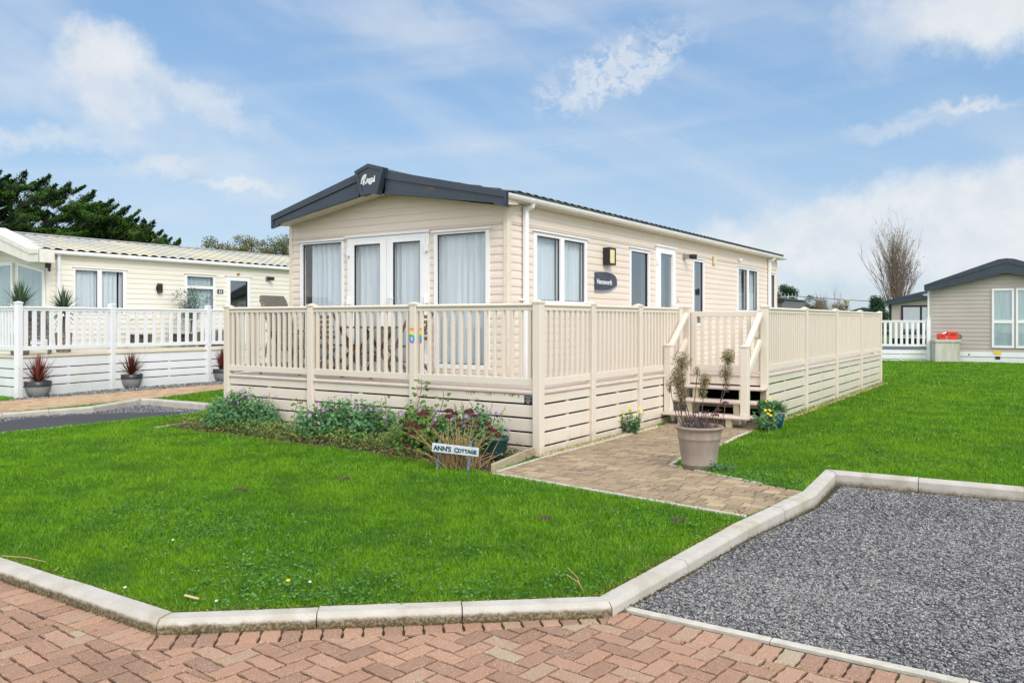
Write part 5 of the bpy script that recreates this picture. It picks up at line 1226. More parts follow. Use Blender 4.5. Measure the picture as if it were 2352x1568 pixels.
def cypress(label, px0, Dc, tips, fill, n_fill, line, seed, htop):
    """wind swept cypress: flat sprays, each a tapering raft of foliage sweeping up to one side"""
    r_ = random.Random(seed); root = Vector(((px0-1176)/FPX*Dc, Dc, 0)); t_ = empty('cypress_tree', root, 0, label, 'tree', 'dark cypresses behind the cream caravan')
    C_, A_, T_, N_ = [], [], [], []; limbs = MB()
    sp_ = [(px, py, r_.uniform(-1.2, .6), r_.uniform(1.0, 1.8), 1) for px, py in tips]
    for k in range(n_fill):
        px = r_.uniform(*fill); yt = interp(px, line); sp_.append((px, r_.uniform(yt+10, 598), r_.uniform(-2.8, 2.8), r_.uniform(.7, 1.5), 0))
    for (px, py, yy, L, edge) in sp_:
        tip = at(px, py, Dc+yy)-root; inc = R(r_.uniform(6, 24) if edge else r_.uniform(-16, 30)); yaw = R(r_.gauss(0, 28)) if edge else R(r_.gauss(0, 55))
        d = Vector((math.cos(inc)*math.cos(yaw), math.cos(inc)*math.sin(yaw), math.sin(inc))); st = tip-d*L; st.z -= .12*L
        pts = [st.lerp(tip, s_)+Vector((0, 0, -.10*L*math.sin(math.pi*s_))) for s_ in (0, .35, .7, 1)]
        limbs.tube([Vector((st.x-.5-.5*r_.random(), st.y, st.z-.6))]+pts, [.014, .012, .010, .007, .004], 4)
        side = d.cross(Vector((0, 0, 1))).normalized(); n = int(560*L); s_ = rng.random(n)**.8; wd_ = .42*L*(1-s_)**.75*(.6+.4*np.sin(s_*22+r_.random()*6)**2)+.03
        base = np.array(st)[None]+(np.array(tip-st)[None])*s_[:, None]; base[:, 2] -= .10*L*np.sin(np.pi*s_)
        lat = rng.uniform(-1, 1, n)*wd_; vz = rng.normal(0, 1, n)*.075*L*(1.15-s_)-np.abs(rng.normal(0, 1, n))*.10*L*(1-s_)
        C_.append(base+np.array(side)[None]*lat[:, None]+np.array([[0, 0, 1]])*vz[:, None])
        A_.append(np.array(d)[None]*1.3+rng.normal(0, .40, (n, 3))+np.array([[0, 0, .15]])); N_.append(rng.normal(0, .8, (n, 3))+np.array([[0, 0, .8]]))
        b_ = r_.choice((-.16, -.08, 0, .05, .12, .22)); T_.append(np.clip(.38+b_+1.7*vz/L+rng.normal(0, .12, n), 0, 1))  # upper leaves of each spray tinted lighter, painting in sunlit tops
    N = sum(len(c) for c in C_)
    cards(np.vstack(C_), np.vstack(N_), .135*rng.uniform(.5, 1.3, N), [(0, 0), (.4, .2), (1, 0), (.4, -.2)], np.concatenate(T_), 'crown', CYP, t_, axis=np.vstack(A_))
    b = MB(); b.tube([(-.6, 0, 0), (-.4, 0, htop*.3), (-.3, 0, htop*.55), (0, 0, htop*.8)], [.45, .35, .22, .06], 9)
    for k in range(9): a0 = r_.uniform(.3, .6)*htop; b.tube([(-.4, 0, a0), (r_.uniform(-2, 2.5), r_.uniform(-1, 1), a0+r_.uniform(.6, 2))], [.14, .03], 6)
    b.build('trunk', BARK, t_); limbs.build('limbs', mat('dark_bark', (.05, .04, .03)), t_)
silA = [(-70, 372), (-30, 380), (0, 393), (22, 402), (58, 394), (80, 418), (100, 410), (113, 404), (128, 424), (160, 421), (193, 427), (216, 438), (210, 452)]
silB = [(232, 463), (258, 458), (245, 478), (270, 470), (285, 478), (297, 474), (320, 484), (318, 500), (330, 505), (353, 508), (340, 522), (373, 529), (380, 541), (393, 546), (412, 550), (362, 556), (400, 562)]
lineA = [(-90, 372), (0, 396), (60, 408), (113, 414), (160, 428), (216, 445), (240, 468)]
lineB = [(180, 470), (240, 476), (297, 490), (340, 512), (380, 545), (420, 560)]
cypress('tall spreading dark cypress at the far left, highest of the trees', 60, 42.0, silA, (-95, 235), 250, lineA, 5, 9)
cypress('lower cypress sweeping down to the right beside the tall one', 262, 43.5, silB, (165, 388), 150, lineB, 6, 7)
OAKL = tint_mat('oak_leaf', [(0, (.04, .055, .012)), (.4, (.11, .125, .025)), (.75, (.20, .185, .04)), (1, (.32, .24, .07))], rough=.7, trans=.2)
def tree_blobs(w_, h0, h1, n, r_, rr=(.5, 1.0), leafn=420, dep=1.6):
    out = []
    for k in range(n):
        x = r_.uniform(-w_, w_); f = 1-(abs(x)/w_)**2.2*.55; z = h0+(h1-h0)*f*(r_.random()**.6); q = r_.uniform(*rr)
        out.append((x, r_.uniform(-dep, dep), z-q*.4, q, q, q*.75, leafn*q*q))
    return out
for k, (px, wpx, top, D_, lab) in enumerate(((505, 44, 540, 50, 'leftmost olive green oak showing above the cream roof'), (580, 52, 534, 51, 'middle olive green oak showing above the cream roof'), (655, 52, 531, 50, 'right olive green oak beside the beige caravan wall'))):
    p = at(px, top, D_); w_ = wpx*D_/FPX; r_ = random.Random(20+k)
    bl = tree_blobs(w_, p.z-3.2, p.z-.25, 70, r_, (.30, .62), 620)
    leafy('oak_tree', lab, (p.x, D_, 0), bl, OAKL, .095, 1, group='olive green oaks behind the cream caravan', trunk=[([(0, 0, 0), (.1, 0, p.z*.5), (0, 0, p.z*.8)], [.3, .22, .08])], branches=[([(0, 0, p.z*.4), (r_.uniform(-w_, w_)*.8, r_.uniform(-1, 1), p.z*r_.uniform(.75, .97))], [.09, .02]) for _ in range(14)])
# bare poplar
def bare_tree(name, label, loc, ht, spread, n, seed, m, leafm=None, leafn=0, th=.16, cat='tree', group=None, up_=.75):
    r_ = random.Random(seed); t_ = empty(name, loc, 0, label, cat, group); b = MB(); tips = []
    b.tube([(0, 0, 0), (0, 0, ht*.12), (.05, 0, ht*.25)], [th*1.5, th*1.2, th], 8)
    b.build('trunk', m, t_); b = MB()
    def grow(p, d, L, r, lev):
        pts = [p]; q = p.copy(); dd = d.copy(); k = 4
        for i in range(k):
            dd = (dd+Vector((r_.gauss(0, .06), r_.gauss(0, .06), .11*up_))).normalized(); q = q+dd*L/k; pts.append(q.copy())
        b.tube(pts, [r, r*.8, r*.6, r*.45, r*.28], 4 if lev > 0 else 6, cap=False); tips.append(q)
        if lev < 3:
            for i in range((9, 4, 3)[lev]):
                s_ = r_.uniform(.12, 1.0); base = pts[min(4, int(s_*4))]; a = r_.uniform(0, 6.28); o_ = Vector((math.cos(a), math.sin(a), 0))
                grow(base.copy(), (dd*1.0+o_*r_.uniform(.18, .5)).normalized(), L*r_.uniform(.36, .62), r*.45, lev+1)
    for i in range(n):
        a = 6.28*i/n+r_.random(); o_ = Vector((math.cos(a), math.sin(a)*.8, 0)); z = ht*r_.uniform(.10, .26); q = r_.uniform(.03, .62)
        grow(Vector((0, 0, z)), (Vector((0, 0, 1))+o_*q*spread).normalized(), ht*r_.uniform(.56, .70)*(1-.55*q), th*.32, 0)
    b.build('branches', m, t_)
    if leafn:
        tp = np.array([tuple(t) for t in tips]); idx = rng.integers(0, len(tp), leafn); C_ = tp[idx]+rng.normal(0, .10, (leafn, 3))
        cards(C_, rng.normal(size=(leafn, 3)), .09*rng.uniform(.6, 1.3, leafn), LEAF, rng.random(leafn), 'leaves', leafm, t_)
    return t_
BTW = mat('poplar_bark', (.25, .20, .155), (.18, .145, .115), rough=.9)
DRYL = tint_mat('dry_leaf', [(0, (.10, .06, .03)), (.5, (.22, .13, .06)), (1, (.30, .22, .10))], trans=.2)
p = at(2058, 700, 56); bare_tree('poplar_tree', 'tall bare poplar with a fan of fine branches beside the taupe caravan', (p.x, 56, 0), 8.2, .66, 24, 4, BTW, DRYL, 900, .13)
CON = tint_mat('conifer_leaf', [(0, (.01, .03, .015)), (.5, (.025, .07, .03)), (1, (.06, .12, .05))], trans=.1)
p = at(2015, 677, 70); r_ = random.Random(9)
leafy('conifer_tree', 'dense dark conifer at the foot of the bare poplar', (p.x, 70, 0), [(r_.uniform(-1, 1)*.75*(1-k/55), r_.uniform(-.6, .6), .8+k/45*(p.z-1.1), .42, .42, .5, 240) for k in range(44)], CON, .12, 1, trunk=[([(0, 0, 0), (0, 0, p.z*.8)], [.15, .04])])
p = at(1808, 658, 80); leafy('conifer_tree', 'dark conifer above the slate blue roof, left of the brown bushes', (p.x, 80, 0), [(r_.uniform(-1, 1)*1.25*(1-(k/62)**2), r_.uniform(-.8, .8), 1.2+k/50*(p.z-1.2), .42, .45, .42, 200) for k in range(50)], CON, .13, 1, trunk=[([(0, 0, 0), (0, 0, p.z*.9)], [.18, .04])])
BUSH = tint_mat('autumn_bush', [(0, (.05, .05, .025)), (.5, (.12, .11, .05)), (.8, (.20, .15, .06)), (1, (.30, .20, .05))], trans=.15)
for (px, top, w_, D_, mt, lab) in ((1862, 677, 30, 85, CON, 'rounded dark green bush in the far hedge line'), (1895, 684, 30, 84, BUSH, 'tawny autumn bush in the far hedge line'), (1845, 690, 22, 83, BUSH, 'low tawny bush beside the slate blue roof'), (1930, 694, 26, 86, BUSH, 'low brown bush under the street lamp'), (2070, 700, 40, 90, BUSH, 'brown bush behind the poplar stem')):
    p = at(px, top, D_); W2 = w_*D_/FPX; leafy('bush', lab, (p.x, D_, 0), tree_blobs(W2, .8, p.z, 46, r_, (.35, .6), 320, .8), mt, .13, 1, cat='bush', group='bushes of the far hedge line', trunk=[([(0, 0, 0), (0, 0, p.z*.7)], [.12, .04])])
for k, (px, h_) in enumerate(((1908, 3.7), (1925, 3.3), (1884, 3.5))):
    p = at(px, 700, 78+k); bare_tree('bare_shrub', ('tallest', 'rightmost', 'leftmost')[k]+' of the three bare brown shrubs in the far hedge', (p.x, 78+k, 0), h_*1.2, 1.9, 8, 40+k, BTW, None, 0, .06, 'shrub', 'bare shrubs of the far hedge')
# far green belt so that no empty horizon shows between the caravans
BELT = tint_mat('far_leaf', [(0, (.04, .055, .03)), (.5, (.08, .10, .05)), (1, (.15, .14, .07))], trans=.1)
nb_ = 60000; bx = rng.uniform(-150, 150, nb_); hz_ = 2.6+1.1*np.sin(bx*.09)+.8*np.sin(bx*.31+1)+.4*np.sin(bx*.9)
C_ = np.stack([bx, 118+rng.normal(0, 2.5, nb_)+np.abs(bx)*.05, hz_*rng.random(nb_)**.55], -1)
o_ = cards(C_, rng.normal(size=(nb_, 3))+np.array([[0, -.5, .5]]), .42*rng.uniform(.6, 1.3, nb_), LEAF, rng.random(nb_), 'far_wood', BELT); tag(o_, 'distant belt of trees reading as one mass on the horizon', 'wood', kind='stuff')

# ================================================================ bed plants
GERA = tint_mat('geranium_leaf', [(0, (.035, .10, .04)), (.35, (.08, .205, .08)), (.7, (.14, .30, .12)), (.94, (.23, .38, .12)), (.97, (.55, .42, .03)), (1, (.65, .32, .05))], trans=.2)
GERB = tint_mat('pale_leaf', [(0, (.04, .09, .02)), (.4, (.10, .20, .04)), (.8, (.20, .30, .07)), (1, (.40, .33, .08))], trans=.25)
BRNL = tint_mat('withered_leaf', [(0, (.07, .04, .02)), (.5, (.16, .09, .05)), (1, (.28, .18, .09))], trans=.1)
PURP = tint_mat('purple_petal', [(0, (.42, .14, .55)), (1, (.62, .27, .72))], trans=.2, rough=.5)
YEL = tint_mat('yellow_petal', [(0, (.88, .55, .01)), (1, (.98, .78, .03))], trans=.2, rough=.5)
def flower(name, m, loc, parent, r_, petals=5, face=None):
    f = MB(); nrm = Vector(face or (rnd.gauss(-.2, .3), -1, rnd.uniform(.1, .9))).normalized(); a = nrm.orthogonal().normalized(); b = nrm.cross(a); p0 = Vector(loc)
    for k in range(petals):
        t0 = 6.283*k/petals; d0 = a*math.cos(t0)+b*math.sin(t0); s_ = -a*math.sin(t0)+b*math.cos(t0); q = 3.0/petals
        f.add([p0, p0+d0*r_*.5+s_*r_*.42*q*1.2, p0+d0*r_+s_*r_*.34*q, p0+d0*r_*1.02-s_*r_*.34*q, p0+d0*r_*.5-s_*r_*.42*q*1.2], [(0, 1, 2, 3, 4)], rnd.random())
    return f.build(name, m, parent, tint=True)
def bush(label, cpx, basey, wpx, toppx, dep, n, m, leaf, flowers, cat='plant', group='geranium bushes in the flower bed', name='geranium_bush', sprigs=0, vb=None, low=True, stalk=True):
    g0 = G(cpx, basey); D_ = g0.y+dep*.72; W2 = wpx*D_/FPX/2; H_ = (basey-toppx)*D_/FPX*1.04; t_ = empty(name, (g0.x*D_/g0.y, D_, 0), 0, label, cat, group)
    nb2 = 26; C_, N_, T_ = [], [], []
    for k in range(nb2):
        a = rnd.uniform(0, 6.28); rr = math.sqrt(rnd.random()); x = math.cos(a)*rr*W2*1.0; y = math.sin(a)*rr*dep*.85; hh = H_*math.sqrt(max(.05, 1-.75*rr*rr)); q = rnd.uniform(.10, .17)
        for z in np.arange(.06, hh, .10):
            nn_ = int(n/nb2*.30); p = rng.normal(size=(nn_, 3)); p = unit(p)*(rng.random((nn_, 1))**.4); C_.append(p*q+np.array([x+rnd.gauss(0, .03), y+rnd.gauss(0, .03), z])); v = p.copy(); v[:, 2] += .55; v[:, 1] -= .25; N_.append(v+rng.normal(0, .3, v.shape)); T_.append(np.clip(.42+rnd.gauss(0, .10)+rng.normal(0, .17, nn_), 0, 1))
    C_ = np.vstack(C_); N_ = np.vstack(N_); T_ = np.concatenate(T_); ok = C_[:, 2] > .02; C_, N_, T_ = C_[ok], N_[ok], T_[ok]
    cards(C_, N_, leaf*rng.uniform(.6, 1.25, len(C_)), LOBED, T_, 'foliage', m, t_, fold=.25)
    if low:
        nn_ = 900; p = rng.normal(0, 1, (nn_, 3))*np.array([W2*.62, dep*.55, 0]); p[:, 2] = rng.random(nn_)*.10; p[:, 1] -= dep*.45
        cards(p, rng.normal(size=(nn_, 3))+np.array([[0, -.2, .8]]), .028*rng.uniform(.5, 1.3, nn_), LEAF, rng.random(nn_), 'withered_leaves', BRNL, t_)
    st = MB(); tips = []
    for (fx_, fy_) in flowers:
        P_ = at(fx_, fy_, D_-dep*.55)-t_.location; tips.append(P_); st.tube([(P_.x*.75, P_.y*.6, max(.02, P_.z-.22)), (P_.x*.9, P_.y*.9, P_.z-.08), P_], .0022, 4)
    for k in range(22):
        a = rnd.uniform(0, 6.28); x = math.cos(a)*W2*.8*rnd.random(); y = math.sin(a)*dep*.7*rnd.random(); st.tube([(x*.5, y*.5, 0), (x, y, H_*.6), (x*1.1+rnd.gauss(0, .03), y*1.1, H_*rnd.uniform(.9, 1.15))], .0025, 4)
    st.build('stems', mat('green_stem', (.10, .15, .05)), t_)
    for P_ in tips: flower('flower', PURP, P_, t_, .022)
    return t_
def sp4(x, y): return D4(x, y)
def D4(x, y): return ((x/2.2189+500)/1.2245, (y/2.2189+980)/1.2245)
f1 = [D4(*p) for p in ((302, 282), (222, 325), (318, 355), (355, 402), (445, 306), (612, 297), (376, 335), (408, 292), (332, 322), (388, 262), (540, 295))]
f2 = [D4(*p) for p in ((877, 342), (908, 386), (938, 372), (822, 415), (1082, 290), (1163, 518), (1198, 527), (1206, 376), (1263, 372), (1178, 384), (1138, 382), (1100, 348))]
f3 = [D4(*p) for p in ((1632, 408), (1606, 442), (1612, 380), (1565, 493), (1512, 382), (1590, 465), (1405, 405), (1290, 425))]
f4 = [D4(*p) for p in ((1800, 425), (1860, 407), (1708, 440), (2065, 503), (2062, 566), (1945, 384), (1987, 402), (1785, 480), (1820, 478))]
bush('leftmost geranium bush with lilac flowers at the deck corner', 556, 992, 168, 918, .34, 3800, GERA, .050, f1)
bush('wide geranium bush with lilac flowers in the middle of the bed', 792, 1020, 236, 934, .34, 4600, GERA, .050, f2)
bush('yellowing geranium bush left of the sedum', 960, 1052, 130, 945, .30, 3200, GERB, .046, f3)
bush('geranium growing behind the dark sedum heads', 1085, 1058, 150, 948, .26, 2600, GERA, .042, f4, low=False)
nn_ = 5200; uu = rng.uniform(-.05, 5.9, nn_); vv = -rng.uniform(.05, .86, nn_)
pts_ = np.array([tuple(FW(v_, u_)) for u_, v_ in zip(uu, vv)]); pts_[:, 2] = .02+rng.random(nn_)**2*.11
o_ = cards(pts_, rng.normal(0, .6, (nn_, 3))+np.array([[0, -.2, 1]]), .030*rng.uniform(.5, 1.3, nn_), LEAF, rng.random(nn_), 'leaf_litter', BRNL); tag(o_, 'brown leaf litter and dead stems covering the soil of the bed', 'leaf litter', kind='stuff')
nn_ = 5400; uu = np.concatenate([rng.normal(c, .24, nn_//9) for c in (3.35, 3.0, 1.5, 1.9, 5.2, 3.6, 2.4, 4.5, 4.0)]); vv = -rng.uniform(.45, .90, len(uu))
pts_ = np.array([tuple(FW(v_, u_)) for u_, v_ in zip(uu, vv)]); pts_[:, 2] = .02+rng.random(len(uu))**1.6*.19
o_ = cards(pts_, rng.normal(0, .5, (len(uu), 3))+np.array([[0, -.3, 1]]), .030*rng.uniform(.5, 1.3, len(uu)), LOBED, rng.random(len(uu)), 'ground_cover', GERB); tag(o_, 'low green ground cover creeping between the bed plants', 'ground cover', kind='stuff')
# tall sprigs
def sprig(label, bpx, bpy_, tx, ty, wpx, nl, up_lean=0):
    b0_ = G(bpx, bpy_); D_ = b0_.y; tp = at(tx, ty, D_); t_ = empty('climbing_sprig', b0_, 0, label, 'plant', 'leafy sprigs in front of the deck skirt'); H_ = tp.z; st = MB()
    cx_ = tp.x-b0_.x; pts = [Vector((cx_*s_+.02*math.sin(s_*9), 0, H_*s_)) for s_ in np.linspace(0, 1, 12)]
    st.tube(pts, [.005]*11+[.002], 5); lv = MB()
    C_, N_, A_ = [], [], []
    for k in range(nl):
        s_ = .25+.75*k/nl; p = pts[int(s_*11)]; sd_ = 1 if k % 2 else -1; L_ = wpx*D_/FPX*.5*(1.1-s_*.5)*rnd.uniform(.5, 1.1); q = p+Vector((sd_*L_*.6, rnd.gauss(0, .03), .02)); st.tube([p, q], .0018, 4)
        for kk in range(2): C_.append(tuple(q+Vector((rnd.gauss(0, .012), rnd.gauss(0, .012), rnd.gauss(0, .012))))); N_.append((rnd.gauss(0, .3), -.6, .6)); A_.append((sd_, 0, rnd.uniform(-.2, .5)))
    st.build('stem', TWIG, t_); cards(np.array(C_), np.array(N_), .045*rng.uniform(.8, 1.3, len(C_)), [(0, 0), (.2, .3), (.6, .38), (.9, .2), (1, 0), (.9, -.2), (.6, -.38), (.2, -.3)], np.clip(rng.normal(.5, .2, len(C_)), 0, 1), 'leaves', GERB, t_, axis=np.array(A_))
def sG(x, y): return ((x/5.227+1120)/1.2245, (y/5.227+1060)/1.2245)
sprig('tall leafy sprig climbing the post below the figure 6', 955, 1025, sG(330, 20)[0], sG(330, 15)[1], 40, 22)
sprig('shorter leafy sprig right of the climbing one', 1005, 1030, sG(650, 190)[0], sG(650, 195)[1], 34, 14)
sprig('small sprig between the two large geranium bushes', 678, 1005, D4(738, 300)[0], D4(738, 300)[1], 26, 11)
sprig('thin sprig standing up behind the middle bush', 895, 1022, D4(1285, 290)[0], D4(1285, 290)[1], 26, 12)
# sedum
SED = tint_mat('sedum_head', [(0, (.055, .012, .016)), (.5, (.14, .035, .04)), (1, (.24, .09, .08))], trans=0, rough=.8)
SEDL = tint_mat('sedum_leaf', [(0, (.10, .15, .03)), (.5, (.21, .26, .04)), (1, (.42, .36, .08))], trans=.25)
STRAW = mat('straw_stem', (.42, .29, .15), (.30, .19, .10), rough=.8, scale=30)
sb0 = G(1053, 1079); sd_t = empty('sedum_plant', sb0, 0, 'sedum with dark maroon flat heads on straw coloured stems behind the name sign', 'plant')
heads = [(sG(*p), w_) for p, w_ in (((370, 545), 105), ((190, 705), 95), ((215, 830), 60), ((310, 750), 60), ((740, 500), 75), ((830, 545), 60), ((735, 585), 65), ((1040, 508), 80), ((1110, 575), 62), ((1040, 680), 55), ((1160, 680), 52), ((1310, 690), 58), ((890, 640), 45), ((895, 715), 45), ((1345, 765), 50), ((1405, 790), 58), ((1460, 855), 55), ((1310, 848), 30), ((130, 1010), 45), ((520, 725), 35), ((115, 790), 35))]
hd_ = []; st = MB(); C_, N_, T_ = [], [], []; LC, LN, LA = [], [], []
for (px, py), w_ in heads:
    dy = rnd.uniform(-.02, .30); q = at(px, py, sb0.y+dy)-sb0; rr = w_/5.227/1.2245*sb0.y/FPX*.88
    b_ = Vector((q.x*.22+rnd.gauss(0, .04), rnd.gauss(.03, .03), 0)); mid = b_.lerp(q, .5)+Vector((0, 0, .03)); mid.x = b_.x+(q.x-b_.x)*.42
    st.tube([b_, mid, q-Vector((0, 0, .02))], [.0048, .0040, .003], 5)
    for k in range(6): a = rnd.uniform(0, 6.28); st.tube([q-Vector((0, 0, .05)), q+Vector((math.cos(a)*rr*.7, math.sin(a)*rr*.7, -.008))], .0015, 4)
    n = int(420*(rr/.04)**1.6); a = rng.uniform(0, 6.28, n); r2 = rr*np.sqrt(rng.random(n)); c = np.stack([q.x+np.cos(a)*r2, q.y+np.sin(a)*r2, q.z+(1-(r2/rr)**2)*rr*.35+rng.normal(0, .004, n)], -1); C_.append(c); N_.append(rng.normal(size=(n, 3))); T_.append(rng.random(n))
    for s_ in np.linspace(.45, .90, 10):
        p = b_.lerp(mid, s_*2) if s_ < .5 else mid.lerp(q, s_*2-1)
        for kk in range(2): LC.append(tuple(p)); LN.append((rnd.gauss(0, .5), rnd.gauss(-.3, .5), 1)); a = rnd.uniform(0, 6.28); LA.append((math.cos(a), math.sin(a), .5))
for k in range(170):
    a = rnd.gauss(0, .50); L_ = rnd.uniform(.16, .40); b_ = Vector((rnd.gauss(0, .085), rnd.uniform(-.02, .16), 0)); tp = b_+Vector((math.sin(a)*L_, rnd.uniform(-.1, .05), math.cos(a)*L_)); st.tube([b_, b_.lerp(tp, .5)+Vector((0, 0, .015)), tp], [.0052, .0044, .0026], 5)
    if k % 4 == 0:
        for s_ in (.6, .75, .9, 1): p = b_.lerp(tp, s_); LC.append(tuple(p)); LN.append((rnd.gauss(0, .5), rnd.gauss(-.3, .5), 1)); aa = rnd.uniform(0, 6.28); LA.append((math.cos(aa), math.sin(aa), .5))
st.build('stems', STRAW, sd_t); cards(np.vstack(C_), np.vstack(N_), .013, [(0, 0), (.5, .5), (1, 0), (.5, -.5)], np.concatenate(T_), 'flower_heads', SED, sd_t)
cards(np.array(LC), np.array(LN), .040*rng.uniform(.6, 1.3, len(LC)), [(0, 0), (.35, .13), (1, 0), (.35, -.13)], rng.random(len(LC)), 'leaves', SEDL, sd_t, axis=np.array(LA))
# green pot behind the edging board
gp_ = G(1137, 1058); gpt = empty('plant_pot', gp_, 0, 'dark green glazed pot half hidden beside the sedum', 'pot')
m = MB(); m.lathe([(.085, 0), (.11, .02), (.135, .15), (.145, .22), (.16, .235), (.16, .265), (.143, .27), (.135, .245)], 30); m.build('pot', mat('green_glaze', (.012, .055, .05), rough=.3), gpt, smooth=True); m = MB(); m.lathe([(.137, .235), (0, .24)], 24); m.build('soil', mat('red_soil', (.25, .10, .04)), gpt)
wd_ = empty('weed_tuft', G(1163, 1055), 0, 'small green weed tuft between the green pot and the edging board', 'weed')
cards(rng.normal(0, 1, (220, 3))*np.array([.05, .04, .03])+np.array([0, 0, .06]), rng.normal(size=(220, 3)), .03, LEAF, rng.random(220), 'leaves', GERA, wd_)
# name sign
sg0 = G(1005, 1082); sg1 = G(1075, 1089); ns2 = empty('name_sign', sg0, 0, 'small wooden sign hand lettered ANN\'S COTTAGE on two blue stakes in the lawn', 'sign')
BLUE = mat('faded_blue_paint', (.13, .21, .30), (.08, .13, .19), rough=.7, scale=30)
d_ = (sg1-sg0); ang_ = math.atan2(d_.y, d_.x)
b1 = at(993, 1018, sg0.y-.0)-sg0; b2 = at(1099.5, 1030, sg1.y-.0)-sg0; xd = (b2-b1).normalized(); yd = Vector((0, 0, 1)); yd = (yd-xd*yd.dot(xd)).normalized(); zd_ = xd.cross(yd)
for (px, py, bx_, by_) in ((sG(608, 925)[0], sG(608, 925)[1], 1003, 1081), (sG(1072, 945)[0], sG(1072, 945)[1], 1073, 1088)):
    f_ = G(bx_, by_)-sg0; t2 = at(px, py, f_.y+sg0.y)-sg0; m = MB(); m.bar(f_-Vector((0, 0, .03))+Vector((0, .022, 0)), t2+Vector((0, .022, 0)), .024, .014, .002, up=(0, 1, 0)); m.build('stake', BLUE, ns2)
L_ = (b2-b1).length; m = MB(); M = Matrix(((xd.x, yd.x, zd_.x, b1.x), (xd.y, yd.y, zd_.y, b1.y), (xd.z, yd.z, zd_.z, b1.z), (0, 0, 0, 1))); hb = .089
m.box(0, L_, -hb*.92, hb*.08, -.008, .008, .002, M); brd = m.build('sign_board', mat('painted_board', (.62, .66, .68), (.52, .56, .60), rough=.6, scale=12), ns2)
NAVY = mat('navy_paint', (.02, .075, .13), rough=.6)
def word(body, x, sz, y): text_mesh('lettering', body, sz, NAVY, brd, M @ Matrix.Translation((x, y, .0092)), bold=.0030, spacing=1.0, depth=.0008)
word("ANN'S", L_*.04, .068, -.062); word("C", L_*.485, .066, -.062); word("OTTAGE", L_*.565, .052, -.058)
for x in (.135, .815):
    q_ = MB(); q_.tube([tuple(M @ Vector((L_*x, -.03, .008))), tuple(M @ Vector((L_*x, -.03, .014)))], .006, 10); q_.build('screw', mat('rust', (.16, .07, .04)), ns2)
# yellow daisies by the skirt
def flower_plant(label, px, py, wpx, hpx, fl, n, leaf=.035, m=GERA, yoff=0):
    g0 = G(px, py); g0.y += yoff; t_ = empty('daisy_plant', g0, 0, label, 'plant'); W2 = wpx*g0.y/FPX/2; H_ = hpx*g0.y/FPX
    st = MB(); C_, N_, A_ = [], [], []
    for k in range(34):
        a = rnd.uniform(0, 6.28); rr = rnd.random()**.5*W2*.9; x, y = math.cos(a)*rr, math.sin(a)*rr*.8; h_ = H_*rnd.uniform(.45, .9)
        st.tube([(x*.4, y*.4, 0), (x, y, h_)], .0022, 4)
        for z in np.arange(.08, 1, .06): p = Vector((x*.4, y*.4, 0)).lerp(Vector((x, y, h_)), z); aa = rnd.uniform(0, 6.28); C_.append(tuple(p)); N_.append((rnd.gauss(0, .4), rnd.gauss(-.3, .4), 1)); A_.append((math.cos(aa), math.sin(aa), .4))
    cards(np.array(C_), np.array(N_), leaf*rng.uniform(.8, 1.5, len(C_)), LEAF, np.clip(rng.normal(.5, .22, len(C_)), 0, .92), 'leaves', m, t_, axis=np.array(A_))
    for (fx_, fy_) in fl:
        P_ = at(fx_, fy_, g0.y-W2*.4)-g0; st.tube([(P_.x*.7, P_.y*.5, H_*.4), P_], .002, 4); flower('flower', YEL, P_, t_, .024, 9, face=(rnd.gauss(0, .3), -.6, .8))
    st.build('stems', mat('green_stem', (.10, .15, .05)), t_); return t_
def D5(x, y): return ((x/2.306+1500)/1.2245, (y/2.306+820)/1.2245)
flower_plant('clump of yellow daisies against the deck skirt beside the path', 1451, 998, 62, 66, [D5(*p) for p in ((625, 742), (690, 758), (698, 775), (588, 803), (655, 798), (557, 830), (617, 760))], 1)
flower_plant('leafy yellow flowered clump at the right foot of the steps', 1764, 991, 88, 56, [D5(*p) for p in ((1506, 768), (1534, 768), (1524, 790), (1540, 800))], 1, .042)
bp = G(1783, 984); bpt = empty('plant_pot', bp, 0, 'blue glazed pot of grassy herbs beside the steps', 'pot')
m = MB(); m.lathe([(.05, 0), (.075, .01), (.115, .19), (.12, .235), (.11, .23)], 26); m.build('pot', mat('blue_glaze', (.01, .07, .19), rough=.2), bpt, smooth=True)
m = MB(); m.lathe([(.137, .225), (.142, .235), (.13, .245)], 26); m.build('pot_rim', TERRA, bpt, smooth=True)
nn_ = 1500; a = rng.uniform(0, 6.28, nn_); r2 = .15*np.sqrt(rng.random(nn_)); C_ = np.stack([np.cos(a)*r2-.10, np.sin(a)*r2, .22+rng.random(nn_)*.16], -1)
cards(C_, rng.normal(size=(nn_, 3)), .04, LEAF, np.clip(rng.normal(.45, .25, nn_), 0, .95), 'leaves', GERA, bpt); nn_ = 260; C_ = np.stack([rng.normal(.04, .045, nn_), rng.normal(0, .04, nn_), np.full(nn_, .22)], -1); A_ = rng.normal(0, .22, (nn_, 3)); A_[:, 2] = 1
cards(C_, rng.normal(size=(nn_, 3)), rng.uniform(.12, .24, nn_), [(0, .02), (1, 0), (0, -.02)], rng.random(nn_)*.6, 'grass_leaves', GERA, bpt, axis=A_)
for (x, y, z) in ((-.12, -.1, .45), (-.04, -.08, .44), (-.16, -.06, .40)): flower('flower', YEL, (x, y, z), bpt, .018, 6)
